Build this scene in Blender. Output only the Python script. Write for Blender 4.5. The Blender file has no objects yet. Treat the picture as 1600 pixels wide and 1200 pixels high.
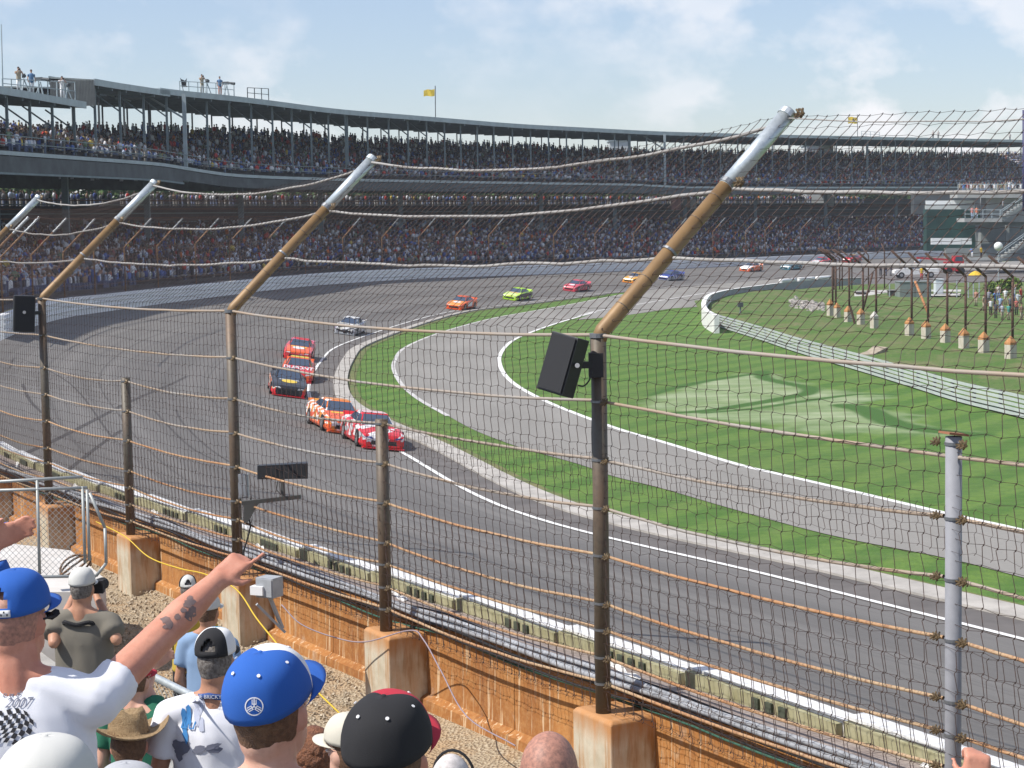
import bpy, bmesh, math, random
import numpy as np
from mathutils import Vector, Matrix, noise
from mathutils.bvhtree import BVHTree
from mathutils.geometry import tessellate_polygon
random.seed(7)
rng = np.random.default_rng(7)
SC = bpy.context.scene
COL = SC.collection
R = math.radians
# ------------------------------------------------------------ camera
CAM = Vector((0.0, 0.0, 7.3))
FP = 3000.0
PITCH = math.atan(255.0 / FP)
ROLL = 0.017
Fv = Vector((0, math.cos(PITCH), -math.sin(PITCH)))
U0 = Vector((0, math.sin(PITCH), math.cos(PITCH)))
R0 = Vector((1, 0, 0))
Rv = R0 * math.cos(ROLL) - U0 * math.sin(ROLL)
Uv = U0 * math.cos(ROLL) + R0 * math.sin(ROLL)
cam = bpy.data.cameras.new("camera")
cam.sensor_width = 36.0
cam.lens = 36.0 * FP / 1600.0
cam.clip_start = 0.1
cam.clip_end = 6000
camo = bpy.data.objects.new("camera", cam)
M = Matrix((Rv, Uv, -Fv)).transposed().to_4x4()
M.translation = CAM
camo.matrix_world = M
COL.objects.link(camo)
SC.camera = camo
# ------------------------------------------------------------ sun, sky, exposure
SUN_AZ = Vector((-0.955, -0.30, 0)).normalized()
SUN_EL = R(51)
SUN = Vector((SUN_AZ.x * math.cos(SUN_EL), SUN_AZ.y * math.cos(SUN_EL), math.sin(SUN_EL)))
sl = bpy.data.lights.new("sun", 'SUN')
sl.energy = 4.3
sl.angle = R(0.53)
sl.color = (1.0, 0.95, 0.88)
so = bpy.data.objects.new("sun", sl)
so.rotation_euler = SUN.to_track_quat('Z', 'Y').to_euler()
COL.objects.link(so)
SC.view_settings.view_transform = 'Standard'
SC.view_settings.look = 'None'
SC.view_settings.gamma = 1.0
SC.view_settings.use_curve_mapping = False
SC.view_settings.exposure = 0.40
world = bpy.data.worlds.new("World")
SC.world = world
world.use_nodes = True
nt = world.node_tree
nt.nodes.clear()
wo = nt.nodes.new("ShaderNodeOutputWorld")
bg = nt.nodes.new("ShaderNodeBackground")
sky = nt.nodes.new("ShaderNodeTexSky")
sky.sky_type = 'NISHITA'
sky.sun_disc = False
sky.sun_elevation = SUN_EL
sky.sun_rotation = math.atan2(SUN_AZ.x, SUN_AZ.y)
sky.air_density = 1.15
sky.dust_density = 0.15
sky.ozone_density = 4.0
bg.inputs[1].default_value = 0.085
tc = nt.nodes.new("ShaderNodeTexCoord")
mp = nt.nodes.new("ShaderNodeMapping")
mp.inputs['Scale'].default_value = (1.0, 1.0, 1.6)
mp.inputs['Location'].default_value = (0.37, 0.2, 0.18)
n1 = nt.nodes.new("ShaderNodeTexNoise")
n1.inputs['Scale'].default_value = 15
n1.inputs['Detail'].default_value = 9
n1.inputs['Roughness'].default_value = 0.56
n1.inputs['Distortion'].default_value = 0.0
n2 = nt.nodes.new("ShaderNodeTexNoise")
n2.inputs['Scale'].default_value = 4.0
n2.inputs['Detail'].default_value = 5
cr = nt.nodes.new("ShaderNodeValToRGB")
cr.color_ramp.elements[0].position = 0.465
cr.color_ramp.elements[0].color = (0, 0, 0, 1)
cr.color_ramp.elements[1].position = 0.60
cr.color_ramp.elements[1].color = (1, 1, 1, 1)
cr2 = nt.nodes.new("ShaderNodeValToRGB")
cr2.color_ramp.elements[0].position = 0.40
cr2.color_ramp.elements[0].color = (.1, .1, .1, 1)
cr2.color_ramp.elements[1].position = 0.62
ad = nt.nodes.new("ShaderNodeMath"); ad.operation = 'MULTIPLY'
ad2 = nt.nodes.new("ShaderNodeMath"); ad2.operation = 'MULTIPLY_ADD'
ad2.inputs[1].default_value = 0.72
ad2.inputs[2].default_value = 0.17
mx = nt.nodes.new("ShaderNodeMix"); mx.data_type = 'RGBA'
mx.inputs['B'].default_value = (9.3, 9.2, 9.5, 1)
tint = nt.nodes.new("ShaderNodeMix"); tint.data_type = 'RGBA'; tint.blend_type = 'MULTIPLY'
tint.inputs['Factor'].default_value = 1.0
tint.inputs['B'].default_value = (0.97, 1.0, 1.16, 1)
L = nt.links.new
L(tc.outputs['Generated'], mp.inputs['Vector'])
L(mp.outputs[0], n1.inputs['Vector']); L(mp.outputs[0], n2.inputs['Vector'])
L(n1.outputs[0], cr.inputs[0]); L(n2.outputs[0], cr2.inputs[0])
L(cr.outputs[0], ad.inputs[0]); L(cr2.outputs[0], ad.inputs[1])
L(ad.outputs[0], ad2.inputs[0])
L(sky.outputs[0], tint.inputs['A'])
L(ad2.outputs[0], mx.inputs['Factor']); L(tint.outputs['Result'], mx.inputs['A'])
L(mx.outputs['Result'], bg.inputs[0]); L(bg.outputs[0], wo.inputs[0])
SC.cycles.max_bounces = 6
SC.cycles.diffuse_bounces = 3
SC.cycles.glossy_bounces = 3
SC.cycles.transparent_max_bounces = 8

# ------------------------------------------------------------ projection helpers (pixels of the 1600x1200 photo -> world)
def ray(px, py):
    return Fv + Rv * ((px - 800) / FP) + Uv * ((600 - py) / FP)
def W(px, py, Z):
    return CAM + ray(px, py) * Z
def G(px, py, z=0.0):
    d = ray(px, py)
    return CAM + d * ((z - CAM.z) / d.z)
def proj(p):
    v = Vector(p) - CAM
    d = v.dot(Fv)
    return 800 + FP * v.dot(Rv) / d, 600 - FP * v.dot(Uv) / d, d
def zfor(x, y, pyv):
    """world z so that the point (x, y, z) projects on picture row pyv"""
    a, b = -30.0, 60.0
    for _ in range(40):
        m = (a + b) / 2
        if proj((x, y, m))[1] > pyv: a = m
        else: b = m
    return (a + b) / 2
def catmull(pts, n=8):
    pts = [np.array(p, float) for p in pts]
    P = [2 * pts[0] - pts[1]] + pts + [2 * pts[-1] - pts[-2]]
    out = []
    for i in range(1, len(P) - 2):
        p0, p1, p2, p3 = P[i - 1], P[i], P[i + 1], P[i + 2]
        for k in range(n):
            t = k / n
            out.append(0.5 * ((2 * p1) + (-p0 + p2) * t + (2 * p0 - 5 * p1 + 4 * p2 - p3) * t * t + (-p0 + 3 * p1 - 3 * p2 + p3) * t ** 3))
    out.append(P[-2])
    return np.array(out)
def resample(P, step):
    P = np.asarray(P, float)
    d = np.r_[0, np.cumsum(np.linalg.norm(np.diff(P, axis=0), axis=1))]
    s = np.arange(0, d[-1], step)
    return np.stack([np.interp(s, d, P[:, k]) for k in range(P.shape[1])], 1)
def normals2(P):
    T = np.gradient(P[:, :2], axis=0)
    T /= np.linalg.norm(T, axis=1)[:, None] + 1e-9
    return T, np.stack([-T[:, 1], T[:, 0]], 1)   # tangent, left normal

# ------------------------------------------------------------ materials
MATS = {}
def mat(name, col, rough=0.8, metal=0.0, var=0.0, scale=8.0, col2=None, bump=0.0, bscale=40.0, spec=None, stretch=None, detail=4, lo=.35, hi=.65, coords='Object', w=None):
    if name in MATS: return MATS[name]
    m = bpy.data.materials.new(name); m.use_nodes = True
    n = m.node_tree; b = n.nodes['Principled BSDF']
    b.inputs['Roughness'].default_value = rough
    b.inputs['Metallic'].default_value = metal
    if spec is not None: b.inputs['Specular IOR Level'].default_value = spec
    b.inputs['Base Color'].default_value = (*col, 1)
    if col2 is None and var > 0:
        col2 = tuple(min(1, c * (1 + var)) for c in col); col = tuple(c * (1 - var) for c in col)
    if col2 is not None or bump > 0:
        t = n.nodes.new("ShaderNodeTexCoord"); mpn = n.nodes.new("ShaderNodeMapping")
        if stretch: mpn.inputs['Scale'].default_value = stretch
        n.links.new(t.outputs[coords], mpn.inputs[0])
    if col2 is not None:
        nz = n.nodes.new("ShaderNodeTexNoise"); nz.inputs['Scale'].default_value = scale; nz.inputs['Detail'].default_value = detail
        nz.inputs['Roughness'].default_value = .6
        r = n.nodes.new("ShaderNodeValToRGB")
        r.color_ramp.elements[0].position = lo; r.color_ramp.elements[0].color = (*col, 1)
        r.color_ramp.elements[1].position = hi; r.color_ramp.elements[1].color = (*col2, 1)
        n.links.new(mpn.outputs[0], nz.inputs['Vector']); n.links.new(nz.outputs[0], r.inputs[0]); n.links.new(r.outputs[0], b.inputs['Base Color'])
    if bump > 0:
        nb = n.nodes.new("ShaderNodeTexNoise"); nb.inputs['Scale'].default_value = bscale; nb.inputs['Detail'].default_value = 5
        bp = n.nodes.new("ShaderNodeBump"); bp.inputs['Strength'].default_value = bump; bp.inputs['Distance'].default_value = 0.02
        n.links.new(mpn.outputs[0], nb.inputs['Vector']); n.links.new(nb.outputs[0], bp.inputs['Height']); n.links.new(bp.outputs[0], b.inputs['Normal'])
    MATS[name] = m
    return m
def nodes_of(m):
    return m.node_tree, m.node_tree.nodes['Principled BSDF']
def add_noise(n, vec, scale, detail=4, lo=.4, hi=.6, rough=.6):
    nz = n.nodes.new("ShaderNodeTexNoise"); nz.inputs['Scale'].default_value = scale; nz.inputs['Detail'].default_value = detail
    nz.inputs['Roughness'].default_value = rough
    r = n.nodes.new("ShaderNodeMapRange"); r.inputs['From Min'].default_value = lo; r.inputs['From Max'].default_value = hi
    n.links.new(vec, nz.inputs['Vector']); n.links.new(nz.outputs[0], r.inputs[0])
    return r.outputs[0]
def mixc(n, fac, a, b):
    m = n.nodes.new("ShaderNodeMix"); m.data_type = 'RGBA'
    for s, v in (('A', a), ('B', b)):
        if isinstance(v, tuple): m.inputs[s].default_value = (*v, 1)
        else: n.links.new(v, m.inputs[s])
    if isinstance(fac, float): m.inputs['Factor'].default_value = fac
    else: n.links.new(fac, m.inputs['Factor'])
    return m.outputs['Result']
def mapped(n, coords='Object', scale=(1, 1, 1), rot=(0, 0, 0)):
    t = n.nodes.new("ShaderNodeTexCoord"); mpn = n.nodes.new("ShaderNodeMapping")
    mpn.inputs['Scale'].default_value = scale; mpn.inputs['Rotation'].default_value = rot
    n.links.new(t.outputs[coords], mpn.inputs[0])
    return mpn.outputs[0]
def mathn(n, op, a, b=None):
    m = n.nodes.new("ShaderNodeMath"); m.operation = op
    for i, v in enumerate((a, b)):
        if v is None: continue
        if isinstance(v, (int, float)): m.inputs[i].default_value = v
        else: n.links.new(v, m.inputs[i])
    return m.outputs[0]
# ------------------------------------------------------------ mesh builder
class MB:
    def __init__(s):
        s.v = []; s.f = []; s.m = []
    def add(s, vs, fs, mi=0):
        o = len(s.v); s.v += [tuple(v) for v in vs]
        for f in fs: s.f.append(tuple(o + i for i in f)); s.m.append(mi)
    def box(s, c, sz, rot=None, mi=0, taper=1.0):
        hx, hy, hz = sz[0] / 2, sz[1] / 2, sz[2] / 2
        vs = [Vector((x * hx * (taper if z > 0 else 1), y * hy * (taper if z > 0 else 1), z * hz)) for z in (-1, 1) for x, y in ((-1, -1), (1, -1), (1, 1), (-1, 1))]
        if rot is not None: vs = [rot @ v for v in vs]
        c = Vector(c)
        s.add([v + c for v in vs], [(3, 2, 1, 0), (4, 5, 6, 7), (0, 1, 5, 4), (1, 2, 6, 5), (2, 3, 7, 6), (3, 0, 4, 7)], mi)
    def bar(s, a, b, w, h, mi=0, up=Vector((0, 0, 1))):
        a = Vector(a); b = Vector(b); d = (b - a); l = d.length; d.normalize()
        x = d.cross(up); x = x.normalized() if x.length > 1e-6 else Vector((1, 0, 0)); y = x.cross(d)
        vs = [p + x * (i * w / 2) + y * (j * h / 2) for p in (a, b) for i, j in ((-1, -1), (1, -1), (1, 1), (-1, 1))]
        s.add(vs, [(3, 2, 1, 0), (4, 5, 6, 7), (0, 1, 5, 4), (1, 2, 6, 5), (2, 3, 7, 6), (3, 0, 4, 7)], mi)
    def tube(s, path, r, n=8, mi=0, cap=True, r2=None):
        path = [Vector(p) for p in path]; K = len(path); rings = []; X = None
        for i, p in enumerate(path):
            t = (path[min(i + 1, K - 1)] - path[max(i - 1, 0)]); t.normalize()
            if X is None: X = t.orthogonal().normalized()
            else:
                X = X - t * X.dot(t); X = X.normalized() if X.length > 1e-6 else t.orthogonal().normalized()
            Y = t.cross(X)
            rr = r if r2 is None else r + (r2 - r) * i / (K - 1)
            rings.append([p + (X * math.cos(2 * math.pi * k / n) + Y * math.sin(2 * math.pi * k / n)) * rr for k in range(n)])
        s.rings(rings, mi, cap)
    def rings(s, rings, mi=0, cap=True, closed=True):
        n = len(rings[0]); vs = [v for r in rings for v in r]; fs = []
        for i in range(len(rings) - 1):
            for k in range(n if closed else n - 1):
                a = i * n + k; b = i * n + (k + 1) % n
                fs.append((a, b, b + n, a + n))
        if cap:
            fs.append(tuple(range(n - 1, -1, -1))); fs.append(tuple((len(rings) - 1) * n + k for k in range(n)))
        s.add(vs, fs, mi)
    def ell(s, c, r, rot=None, nu=10, nv=7, mi=0):
        c = Vector(c); vs = []; fs = []
        for j in range(1, nv):
            ph = math.pi * j / nv
            for i in range(nu):
                th = 2 * math.pi * i / nu
                v = Vector((r[0] * math.sin(ph) * math.cos(th), r[1] * math.sin(ph) * math.sin(th), r[2] * math.cos(ph)))
                vs.append((rot @ v if rot is not None else v) + c)
        t = Vector((0, 0, r[2])); bt = Vector((0, 0, -r[2]))
        if rot is not None: t = rot @ t; bt = rot @ bt
        vs += [t + c, bt + c]
        for j in range(nv - 2):
            for i in range(nu):
                a = j * nu + i; b = j * nu + (i + 1) % nu
                fs.append((a, a + nu, b + nu, b))
        T = len(vs) - 2
        for i in range(nu):
            fs.append((T, i, (i + 1) % nu)); fs.append((T + 1, (nv - 2) * nu + (i + 1) % nu, (nv - 2) * nu + i))
        s.add(vs, fs, mi)
    def capsule(s, a, b, ra, rb, n=10, mi=0, flat=1.0):
        a = Vector(a); b = Vector(b); d = (b - a); l = d.length; d.normalize()
        X = d.orthogonal().normalized(); Y = d.cross(X); rings = []
        def ring(p, r): return [p + (X * math.cos(2 * math.pi * k / n) + Y * math.sin(2 * math.pi * k / n)) * r for k in range(n)]
        for t in (-1, -.8, -.45): rings.append(ring(a + d * ra * t, ra * math.sqrt(max(.001, 1 - t * t)) + 1e-4))
        for t in (0, .5, 1): rings.append(ring(a + d * l * t, ra + (rb - ra) * t))
        for t in (.45, .8, 1): rings.append(ring(b + d * rb * t, rb * math.sqrt(max(.001, 1 - t * t)) + 1e-4))
        s.rings(rings, mi)
    def mesh(s, name, mats, smooth=False):
        me = bpy.data.meshes.new(name); me.from_pydata(s.v, [], s.f)
        for m in (mats if isinstance(mats, (list, tuple)) else [mats]): me.materials.append(m)
        if any(s.m): me.polygons.foreach_set('material_index', s.m)
        if smooth: me.polygons.foreach_set('use_smooth', [True] * len(me.polygons))
        me.update()
        return me
    def build(s, name, mats, parent=None, smooth=False, loc=None):
        return link(name, s.mesh(name, mats, smooth), parent, loc)
def link(name, me, parent=None, loc=None):
    o = bpy.data.objects.new(name, me); COL.objects.link(o)
    if parent is not None: o.parent = parent
    if loc is not None: o.location = loc
    return o
def tag(o, label=None, cat=None, group=None, kind=None):
    if label: o['label'] = label
    if cat: o['category'] = cat
    if group: o['group'] = group
    if kind: o['kind'] = kind
    return o
def thing(name, label, cat, loc=(0, 0, 0), rz=0.0, group=None):
    o = bpy.data.objects.new(name, None); COL.objects.link(o); o.location = loc; o.rotation_euler = (0, 0, rz)
    o.empty_display_size = .2
    return tag(o, label, cat, group)
def copy_tree(o, parent=None):
    c = o.copy(); COL.objects.link(c)
    if parent is not None: c.parent = parent
    for ch in list(o.children): copy_tree(ch, c)
    return c
def strip_mesh(name, A, B, m, kind='structure', uv=True, parent=None):
    """ruled strip between polylines A and B (N x 3)"""
    n = len(A); vs = [tuple(p) for p in A] + [tuple(p) for p in B]
    fs = [(i, i + 1, n + i + 1, n + i) for i in range(n - 1)]
    me = bpy.data.meshes.new(name); me.from_pydata(vs, [], fs); me.materials.append(m); me.update()
    o = link(name, me, parent)
    if kind and parent is None: o['kind'] = kind
    return o
def poly_mesh(name, pts, z, m, kind='structure', parent=None, thick=0):
    P = [Vector((p[0], p[1], z)) for p in pts]
    tri = tessellate_polygon([P])
    me = bpy.data.meshes.new(name); me.from_pydata([tuple(p) for p in P], [], [tuple(t) for t in tri]); me.materials.append(m)
    bm = bmesh.new(); bm.from_mesh(me); bmesh.ops.recalc_face_normals(bm, faces=bm.faces)
    for f in bm.faces:
        if f.normal.z < 0: f.normal_flip()
    bm.to_mesh(me); bm.free(); me.update()
    o = link(name, me, parent)
    if kind and parent is None: o['kind'] = kind
    return o
def ribbon(name, pts, w, z, m, kind='structure', parent=None, step=1.5):
    P = resample(catmull([(p[0], p[1]) for p in pts], 8), step)
    T, N = normals2(P)
    zz = np.full((len(P), 1), z)
    return strip_mesh(name, np.hstack([P + N * w / 2, zz]), np.hstack([P - N * w / 2, zz]), m, kind, parent=parent)
# ------------------------------------------------------------ track geometry
INN = [(22.7, 6.8), (13.1, 24.3), (8.3, 33.0), (5.3, 38.4), (0.0, 47.9), (-3.7, 61.3), (-8.3, 79.0), (-10.2, 103), (-9.9, 120), (-5.6, 153), (0, 168), (13, 197), (42, 243), (66, 280), (92, 322), (122, 372), (150, 418)]
OUT = [(11.3, .4), (1.62, 17.96), (-3.2, 26.7), (-6.1, 32.0), (-11.2, 42.0), (-16.6, 57.9), (-21.0, 77.0), (-23.3, 103), (-22.8, 121), (-18.3, 155.6), (-12.1, 173), (1.2, 202.5), (31.5, 251), (56, 288), (82, 330), (112, 381), (140, 427)]
OUTZ = [2.05, 2.05, 2.05, 2.05, 2.1, 2.3, 2.5, None, None, None, None, None, None, None, None, .5, .5]
BASEPX = [(-60, 532), (0, 521), (75, 500.5), (240, 476), (360, 461), (480, 447), (600, 438), (720, 432.7), (840, 429), (960, 423.7), (1090, 418.5), (1200, 413), (1370, 404), (1500, 398), (1600, 392)]
bx = [p[0] for p in BASEPX]; by = [p[1] for p in BASEPX]
inn = catmull(INN, 10); out = catmull(OUT, 10)
outz = []
for i, p in enumerate(out):
    x, y, d = proj((p[0], p[1], 2.0))
    if p[1] > 95 and x < 1590: outz.append(zfor(p[0], p[1], np.interp(x, bx, by)))
    else: outz.append(None)
known = [i for i, z in enumerate(outz) if z is not None]
i0 = known[0]; z0 = outz[i0]
for i in range(len(outz)):
    if outz[i] is None:
        if i < i0: outz[i] = 2.05 + (z0 - 2.05) * max(0, (i - 40) / max(1, i0 - 40))
        else: outz[i] = outz[known[-1]]
outz = np.convolve(np.pad(np.array(outz), 3, mode='edge'), np.ones(7) / 7, mode='valid')
OUTP = np.hstack([out, outz[:, None]])
INP = np.hstack([inn, np.zeros((len(inn), 1))])
def road_at(px, py):
    """point on the banked track seen at a pixel"""
    best = None
    for k in range(0, 101):
        t = k / 100
        row = INP * (1 - t) + OUTP * t
        for i in range(len(row) - 1):
            pass
    return best
# asphalt with tyre-polished lanes: UV u = metres across, v = metres along
asph = mat("track_asphalt", (.12, .115, .115), .85)
n, b = nodes_of(asph)
uv = mapped(n, 'UV', (1, 1, 1)); uvs = mapped(n, 'UV', (.9, .012, 1)); uvt = mapped(n, 'UV', (3.2, .03, 1)); ob = mapped(n)
c = mixc(n, add_noise(n, uvs, 1.4, 5, .35, .68), (.122, .116, .107), (.180, .171, .158))
c = mixc(n, mathn(n, 'MULTIPLY', add_noise(n, uvt, 1.2, 6, .5, .72), .45), c, (.07, .063, .06))
c = mixc(n, mathn(n, 'MULTIPLY', add_noise(n, ob, .12, 5, .4, .7), .3), c, (.15, .138, .13))
c = mixc(n, mathn(n, 'MULTIPLY', add_noise(n, ob, 9, 6, .3, .7), .22), c, (.2, .19, .185))
sepu = n.nodes.new("ShaderNodeSeparateXYZ"); n.links.new(uv, sepu.inputs[0])
def groove(c0, wd, amt, c):
    d = mathn(n, 'ABSOLUTE', mathn(n, 'SUBTRACT', sepu.outputs[0], c0)); mr = n.nodes.new("ShaderNodeMapRange"); mr.interpolation_type = 'SMOOTHSTEP'; mr.inputs[1].default_value = wd; mr.inputs[2].default_value = 0; mr.inputs[3].default_value = 0; mr.inputs[4].default_value = amt; n.links.new(d, mr.inputs[0])
    return mixc(n, mathn(n, 'MULTIPLY', mr.outputs[0], add_noise(n, uvs, .8, 4, .2, .6)), c, (.045, .041, .040))
c = groove(2.8, 2.2, .38, c); c = groove(6.8, 2.0, .28, c); c = groove(10.6, .12, .5, c); c = groove(4.4, .07, .5, c); c = groove(8.6, .06, .6, c)
n.links.new(c, b.inputs['Base Color'])
bn = n.nodes.new("ShaderNodeTexNoise"); bn.inputs['Scale'].default_value = 60; bp = n.nodes.new("ShaderNodeBump"); bp.inputs['Strength'].default_value = .3; bp.inputs['Distance'].default_value = .01
n.links.new(ob, bn.inputs['Vector']); n.links.new(bn.outputs[0], bp.inputs['Height']); n.links.new(bp.outputs[0], b.inputs['Normal'])
lenv = np.r_[0, np.cumsum(np.linalg.norm(np.diff(inn, axis=0), axis=1))]
K = 14; vs = []; fs = []; uvl = []
for i in range(len(INP)):
    for k in range(K + 1):
        t = k / K
        p = INP[i] * (1 - t) + OUTP[i] * t
        vs.append((p[0], p[1], OUTP[i][2] * (t ** 1.12)))
        uvl.append((t * 13.2, lenv[i]))
for i in range(len(INP) - 1):
    for k in range(K):
        a = i * (K + 1) + k
        fs.append((a, a + 1, a + K + 2, a + K + 1))
def track_z(i, t): return OUTP[i][2] * (t ** 1.12)
me = bpy.data.meshes.new("race_track"); me.from_pydata(vs, [], fs); me.materials.append(asph)
ul = me.uv_layers.new(name="UVMap")
li = np.zeros(len(me.loops), dtype=np.int32); me.loops.foreach_get('vertex_index', li)
ul.data.foreach_set('uv', np.array(uvl, dtype=np.float32)[li].ravel())
me.polygons.foreach_set('use_smooth', [True] * len(me.polygons)); me.update()
trk = link("race_track", me); trk['kind'] = 'structure'
TBVH = BVHTree.FromPolygons([Vector(v) for v in vs], fs)
def road(px, py):
    d = ray(px, py).normalized()
    h = TBVH.ray_cast(CAM, d)
    return h[0] if h[0] is not None else G(px, py)
def road_xy(x, y):
    h = TBVH.ray_cast(Vector((x, y, 30)), Vector((0, 0, -1)))
    return h[0] if h[0] is not None else Vector((x, y, 0))
# ------------------------------------------------------------ grass and infield
grass = mat("grass", (.05, .12, .02), .9)
n, b = nodes_of(grass)
ob = mapped(n)
st = mapped(n, 'Object', (1, 1, 1), (0, 0, R(33)))
wv = n.nodes.new("ShaderNodeTexWave"); wv.inputs['Scale'].default_value = .16; wv.inputs['Distortion'].default_value = 1.2; wv.inputs['Detail'].default_value = 2; wv.inputs['Detail Scale'].default_value = .6
n.links.new(st, wv.inputs['Vector'])
wr = n.nodes.new("ShaderNodeMapRange"); wr.inputs[1].default_value = .3; wr.inputs[2].default_value = .7; n.links.new(wv.outputs[1], wr.inputs[0])
c = mixc(n, mathn(n, 'MULTIPLY', wr.outputs[0], .75), (.060, .145, .010), (.125, .215, .028))
c = mixc(n, mathn(n, 'MULTIPLY', add_noise(n, ob, .1, 6, .42, .7), .6), c, (.11, .16, .035))
st2 = mapped(n, 'Object', (.35, 6, 1), (0, 0, R(-8))); c = mixc(n, mathn(n, 'MULTIPLY', add_noise(n, st2, .25, 3, .45, .62), .35), c, (.12, .21, .04))
c = mixc(n, mathn(n, 'MULTIPLY', add_noise(n, ob, 3.0, 6, .35, .7), .45), c, (.02, .075, .008))
c = mixc(n, mathn(n, 'MULTIPLY', add_noise(n, ob, .55, 6, .55, .75), .5), c, (.11, .15, .04))
n.links.new(c, b.inputs['Base Color'])
bn = n.nodes.new("ShaderNodeTexNoise"); bn.inputs['Scale'].default_value = 14; bn.inputs['Detail'].default_value = 8; bp = n.nodes.new("ShaderNodeBump"); bp.inputs['Strength'].default_value = .8; bp.inputs['Distance'].default_value = .06
n.links.new(ob, bn.inputs['Vector']); n.links.new(bn.outputs[0], bp.inputs['Height']); n.links.new(bp.outputs[0], b.inputs['Normal'])
rough_grass = mat("rough_grass", (.07, .11, .03), .95)
n, b = nodes_of(rough_grass); ob = mapped(n); obs = mapped(n, 'Object', (1, .35, 1))
c = mixc(n, add_noise(n, ob, .35, 7, .38, .66), (.065, .145, .016), (.13, .165, .045))
c = mixc(n, mathn(n, 'MULTIPLY', add_noise(n, obs, .9, 6, .5, .68), .7), c, (.23, .18, .10))
c = mixc(n, mathn(n, 'MULTIPLY', add_noise(n, ob, 5.0, 6, .4, .7), .5), c, (.03, .07, .012))
n.links.new(c, b.inputs['Base Color'])
bn = n.nodes.new("ShaderNodeTexNoise"); bn.inputs['Scale'].default_value = 6; bn.inputs['Detail'].default_value = 8; bp = n.nodes.new("ShaderNodeBump"); bp.inputs['Strength'].default_value = 1; bp.inputs['Distance'].default_value = .12
n.links.new(ob, bn.inputs['Vector']); n.links.new(bn.outputs[0], bp.inputs['Height']); n.links.new(bp.outputs[0], b.inputs['Normal'])
far_ground = mat("far_ground", (.09, .10, .06), .95, var=.3, scale=.02)
mb = MB(); mb.add([(-1200, -60, -.35), (1200, -60, -.35), (1200, 1500, -.35), (-1200, 1500, -.35)], [(0, 1, 2, 3)])
mb.build("ground", far_ground)['kind'] = 'structure'
# infield lawn follows the inside of the track
T, N = normals2(inn)
inoff = inn - N * 0.3
lawn_pts = [tuple(p) for p in inoff[::2]] + [(400, 420), (400, -20), (40, -20)]
poly_mesh("infield_lawn", lawn_pts, -.012, grass)
# paved road course
LE = [(1760, 945), (1600, 903), (1478, 872), (1300, 837), (1150, 797), (1033, 763), (953, 743), (913, 728), (843, 708), (800, 695), (743, 673), (700, 650), (653, 623), (627, 600), (615, 577), (617, 563), (633, 543), (687, 520), (767, 498), (833, 486), (900, 474), (945, 465), (977, 459)]
RE = [(1760, 868), (1600, 829), (1460, 798), (1333, 768), (1200, 737), (1150, 725), (1033, 690), (953, 666), (853, 627), (800, 597), (782, 573), (782, 553), (800, 533), (833, 518), (877, 503), (933, 487)]
TOPB = [(1000, 455), (1033, 449), (1080, 443), (1160, 431), (1300, 420), (1480, 411), (1700, 405)]
BOTB = [(1700, 445), (1500, 448), (1320, 450), (1200, 458), (1120, 472), (1098, 479), (1050, 482), (983, 492), (935, 497), (900, 500)]
pav = mat("infield_asphalt", (.2, .185, .18), .85)
n, b = nodes_of(pav); ob = mapped(n); obs = mapped(n, 'Object', (1, .2, 1), (0, 0, R(20)))
c = mixc(n, add_noise(n, obs, .4, 6, .35, .65), (.212, .203, .182), (.268, .257, .233))
c = mixc(n, mathn(n, 'MULTIPLY', add_noise(n, ob, 8, 6, .3, .7), .25), c, (.13, .12, .12))
n.links.new(c, b.inputs['Base Color'])
LEg = resample(catmull([G(*p)[:2] for p in LE], 8), 1.2); REg = resample(catmull([G(*p)[:2] for p in RE], 8), 1.2)
loop = [tuple(p) for p in LEg] + [tuple(G(*p)[:2]) for p in TOPB + BOTB] + [tuple(p) for p in REg[::-1]]
poly_mesh("infield_road", loop, .006, pav)
white = mat("white_paint", (.72, .72, .70), .7, var=.08, scale=3)
conc_curb = mat("curb_concrete", (.36, .34, .31), .85, var=.18, scale=1.5)
whitish = mat("worn_white_paint", (.5, .49, .47), .7, var=.25, scale=1.2)
ribbon("painted_line", [G(*p)[:2] for p in LE[11:23]], .20, .010, whitish)
ribbon("painted_line", [G(*p)[:2] for p in RE], .22, .010, white)
ribbon("painted_line", [G(*p)[:2] for p in [(905, 494), (933, 486), (1000, 475), (1060, 465), (1120, 456), (1190, 452)]], .35, .014, whitish)
# white inner line of the oval (on the banked surface) + apron + curb
def edge(off):  # offset toward infield
    return inn - N * off
def zstrip(name, o1, o2, z, m):
    a = edge(o1); bb = edge(o2)
    return strip_mesh(name, np.hstack([a, np.full((len(a), 1), z)]), np.hstack([bb, np.full((len(a), 1), z)]), m)
MAXI = 118
apr = mat("apron_asphalt", (.115, .105, .098), .85, var=.2, scale=.8)
def zs(name, o1, o2, z, m, i0=0, i1=MAXI):
    a = edge(o1)[i0:i1]; bb = edge(o2)[i0:i1]
    return strip_mesh(name, np.hstack([a, np.full((len(a), 1), z)]), np.hstack([bb, np.full((len(a), 1), z)]), m)
zs("apron", -0.25, 1.15, .012, apr, 0, len(inn))
zs("painted_line", -0.07, 0.07, .03, white)
kb = edge(1.1)[:108]; ke = edge(1.75)[:108]; m_ = len(kb)
mbk = MB()
for i in range(0, m_ - 1):
    q = [(*kb[i], .0), (*kb[i + 1], .0), (*ke[i + 1], .0), (*ke[i], .0), (*kb[i], .06), (*kb[i + 1], .06), (*ke[i + 1], .10), (*ke[i], .10)]
    mbk.add(q, [(4, 5, 6, 7), (0, 1, 5, 4), (3, 7, 6, 2)])
mbk.build("kerb", conc_curb)['kind'] = 'structure'
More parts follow.
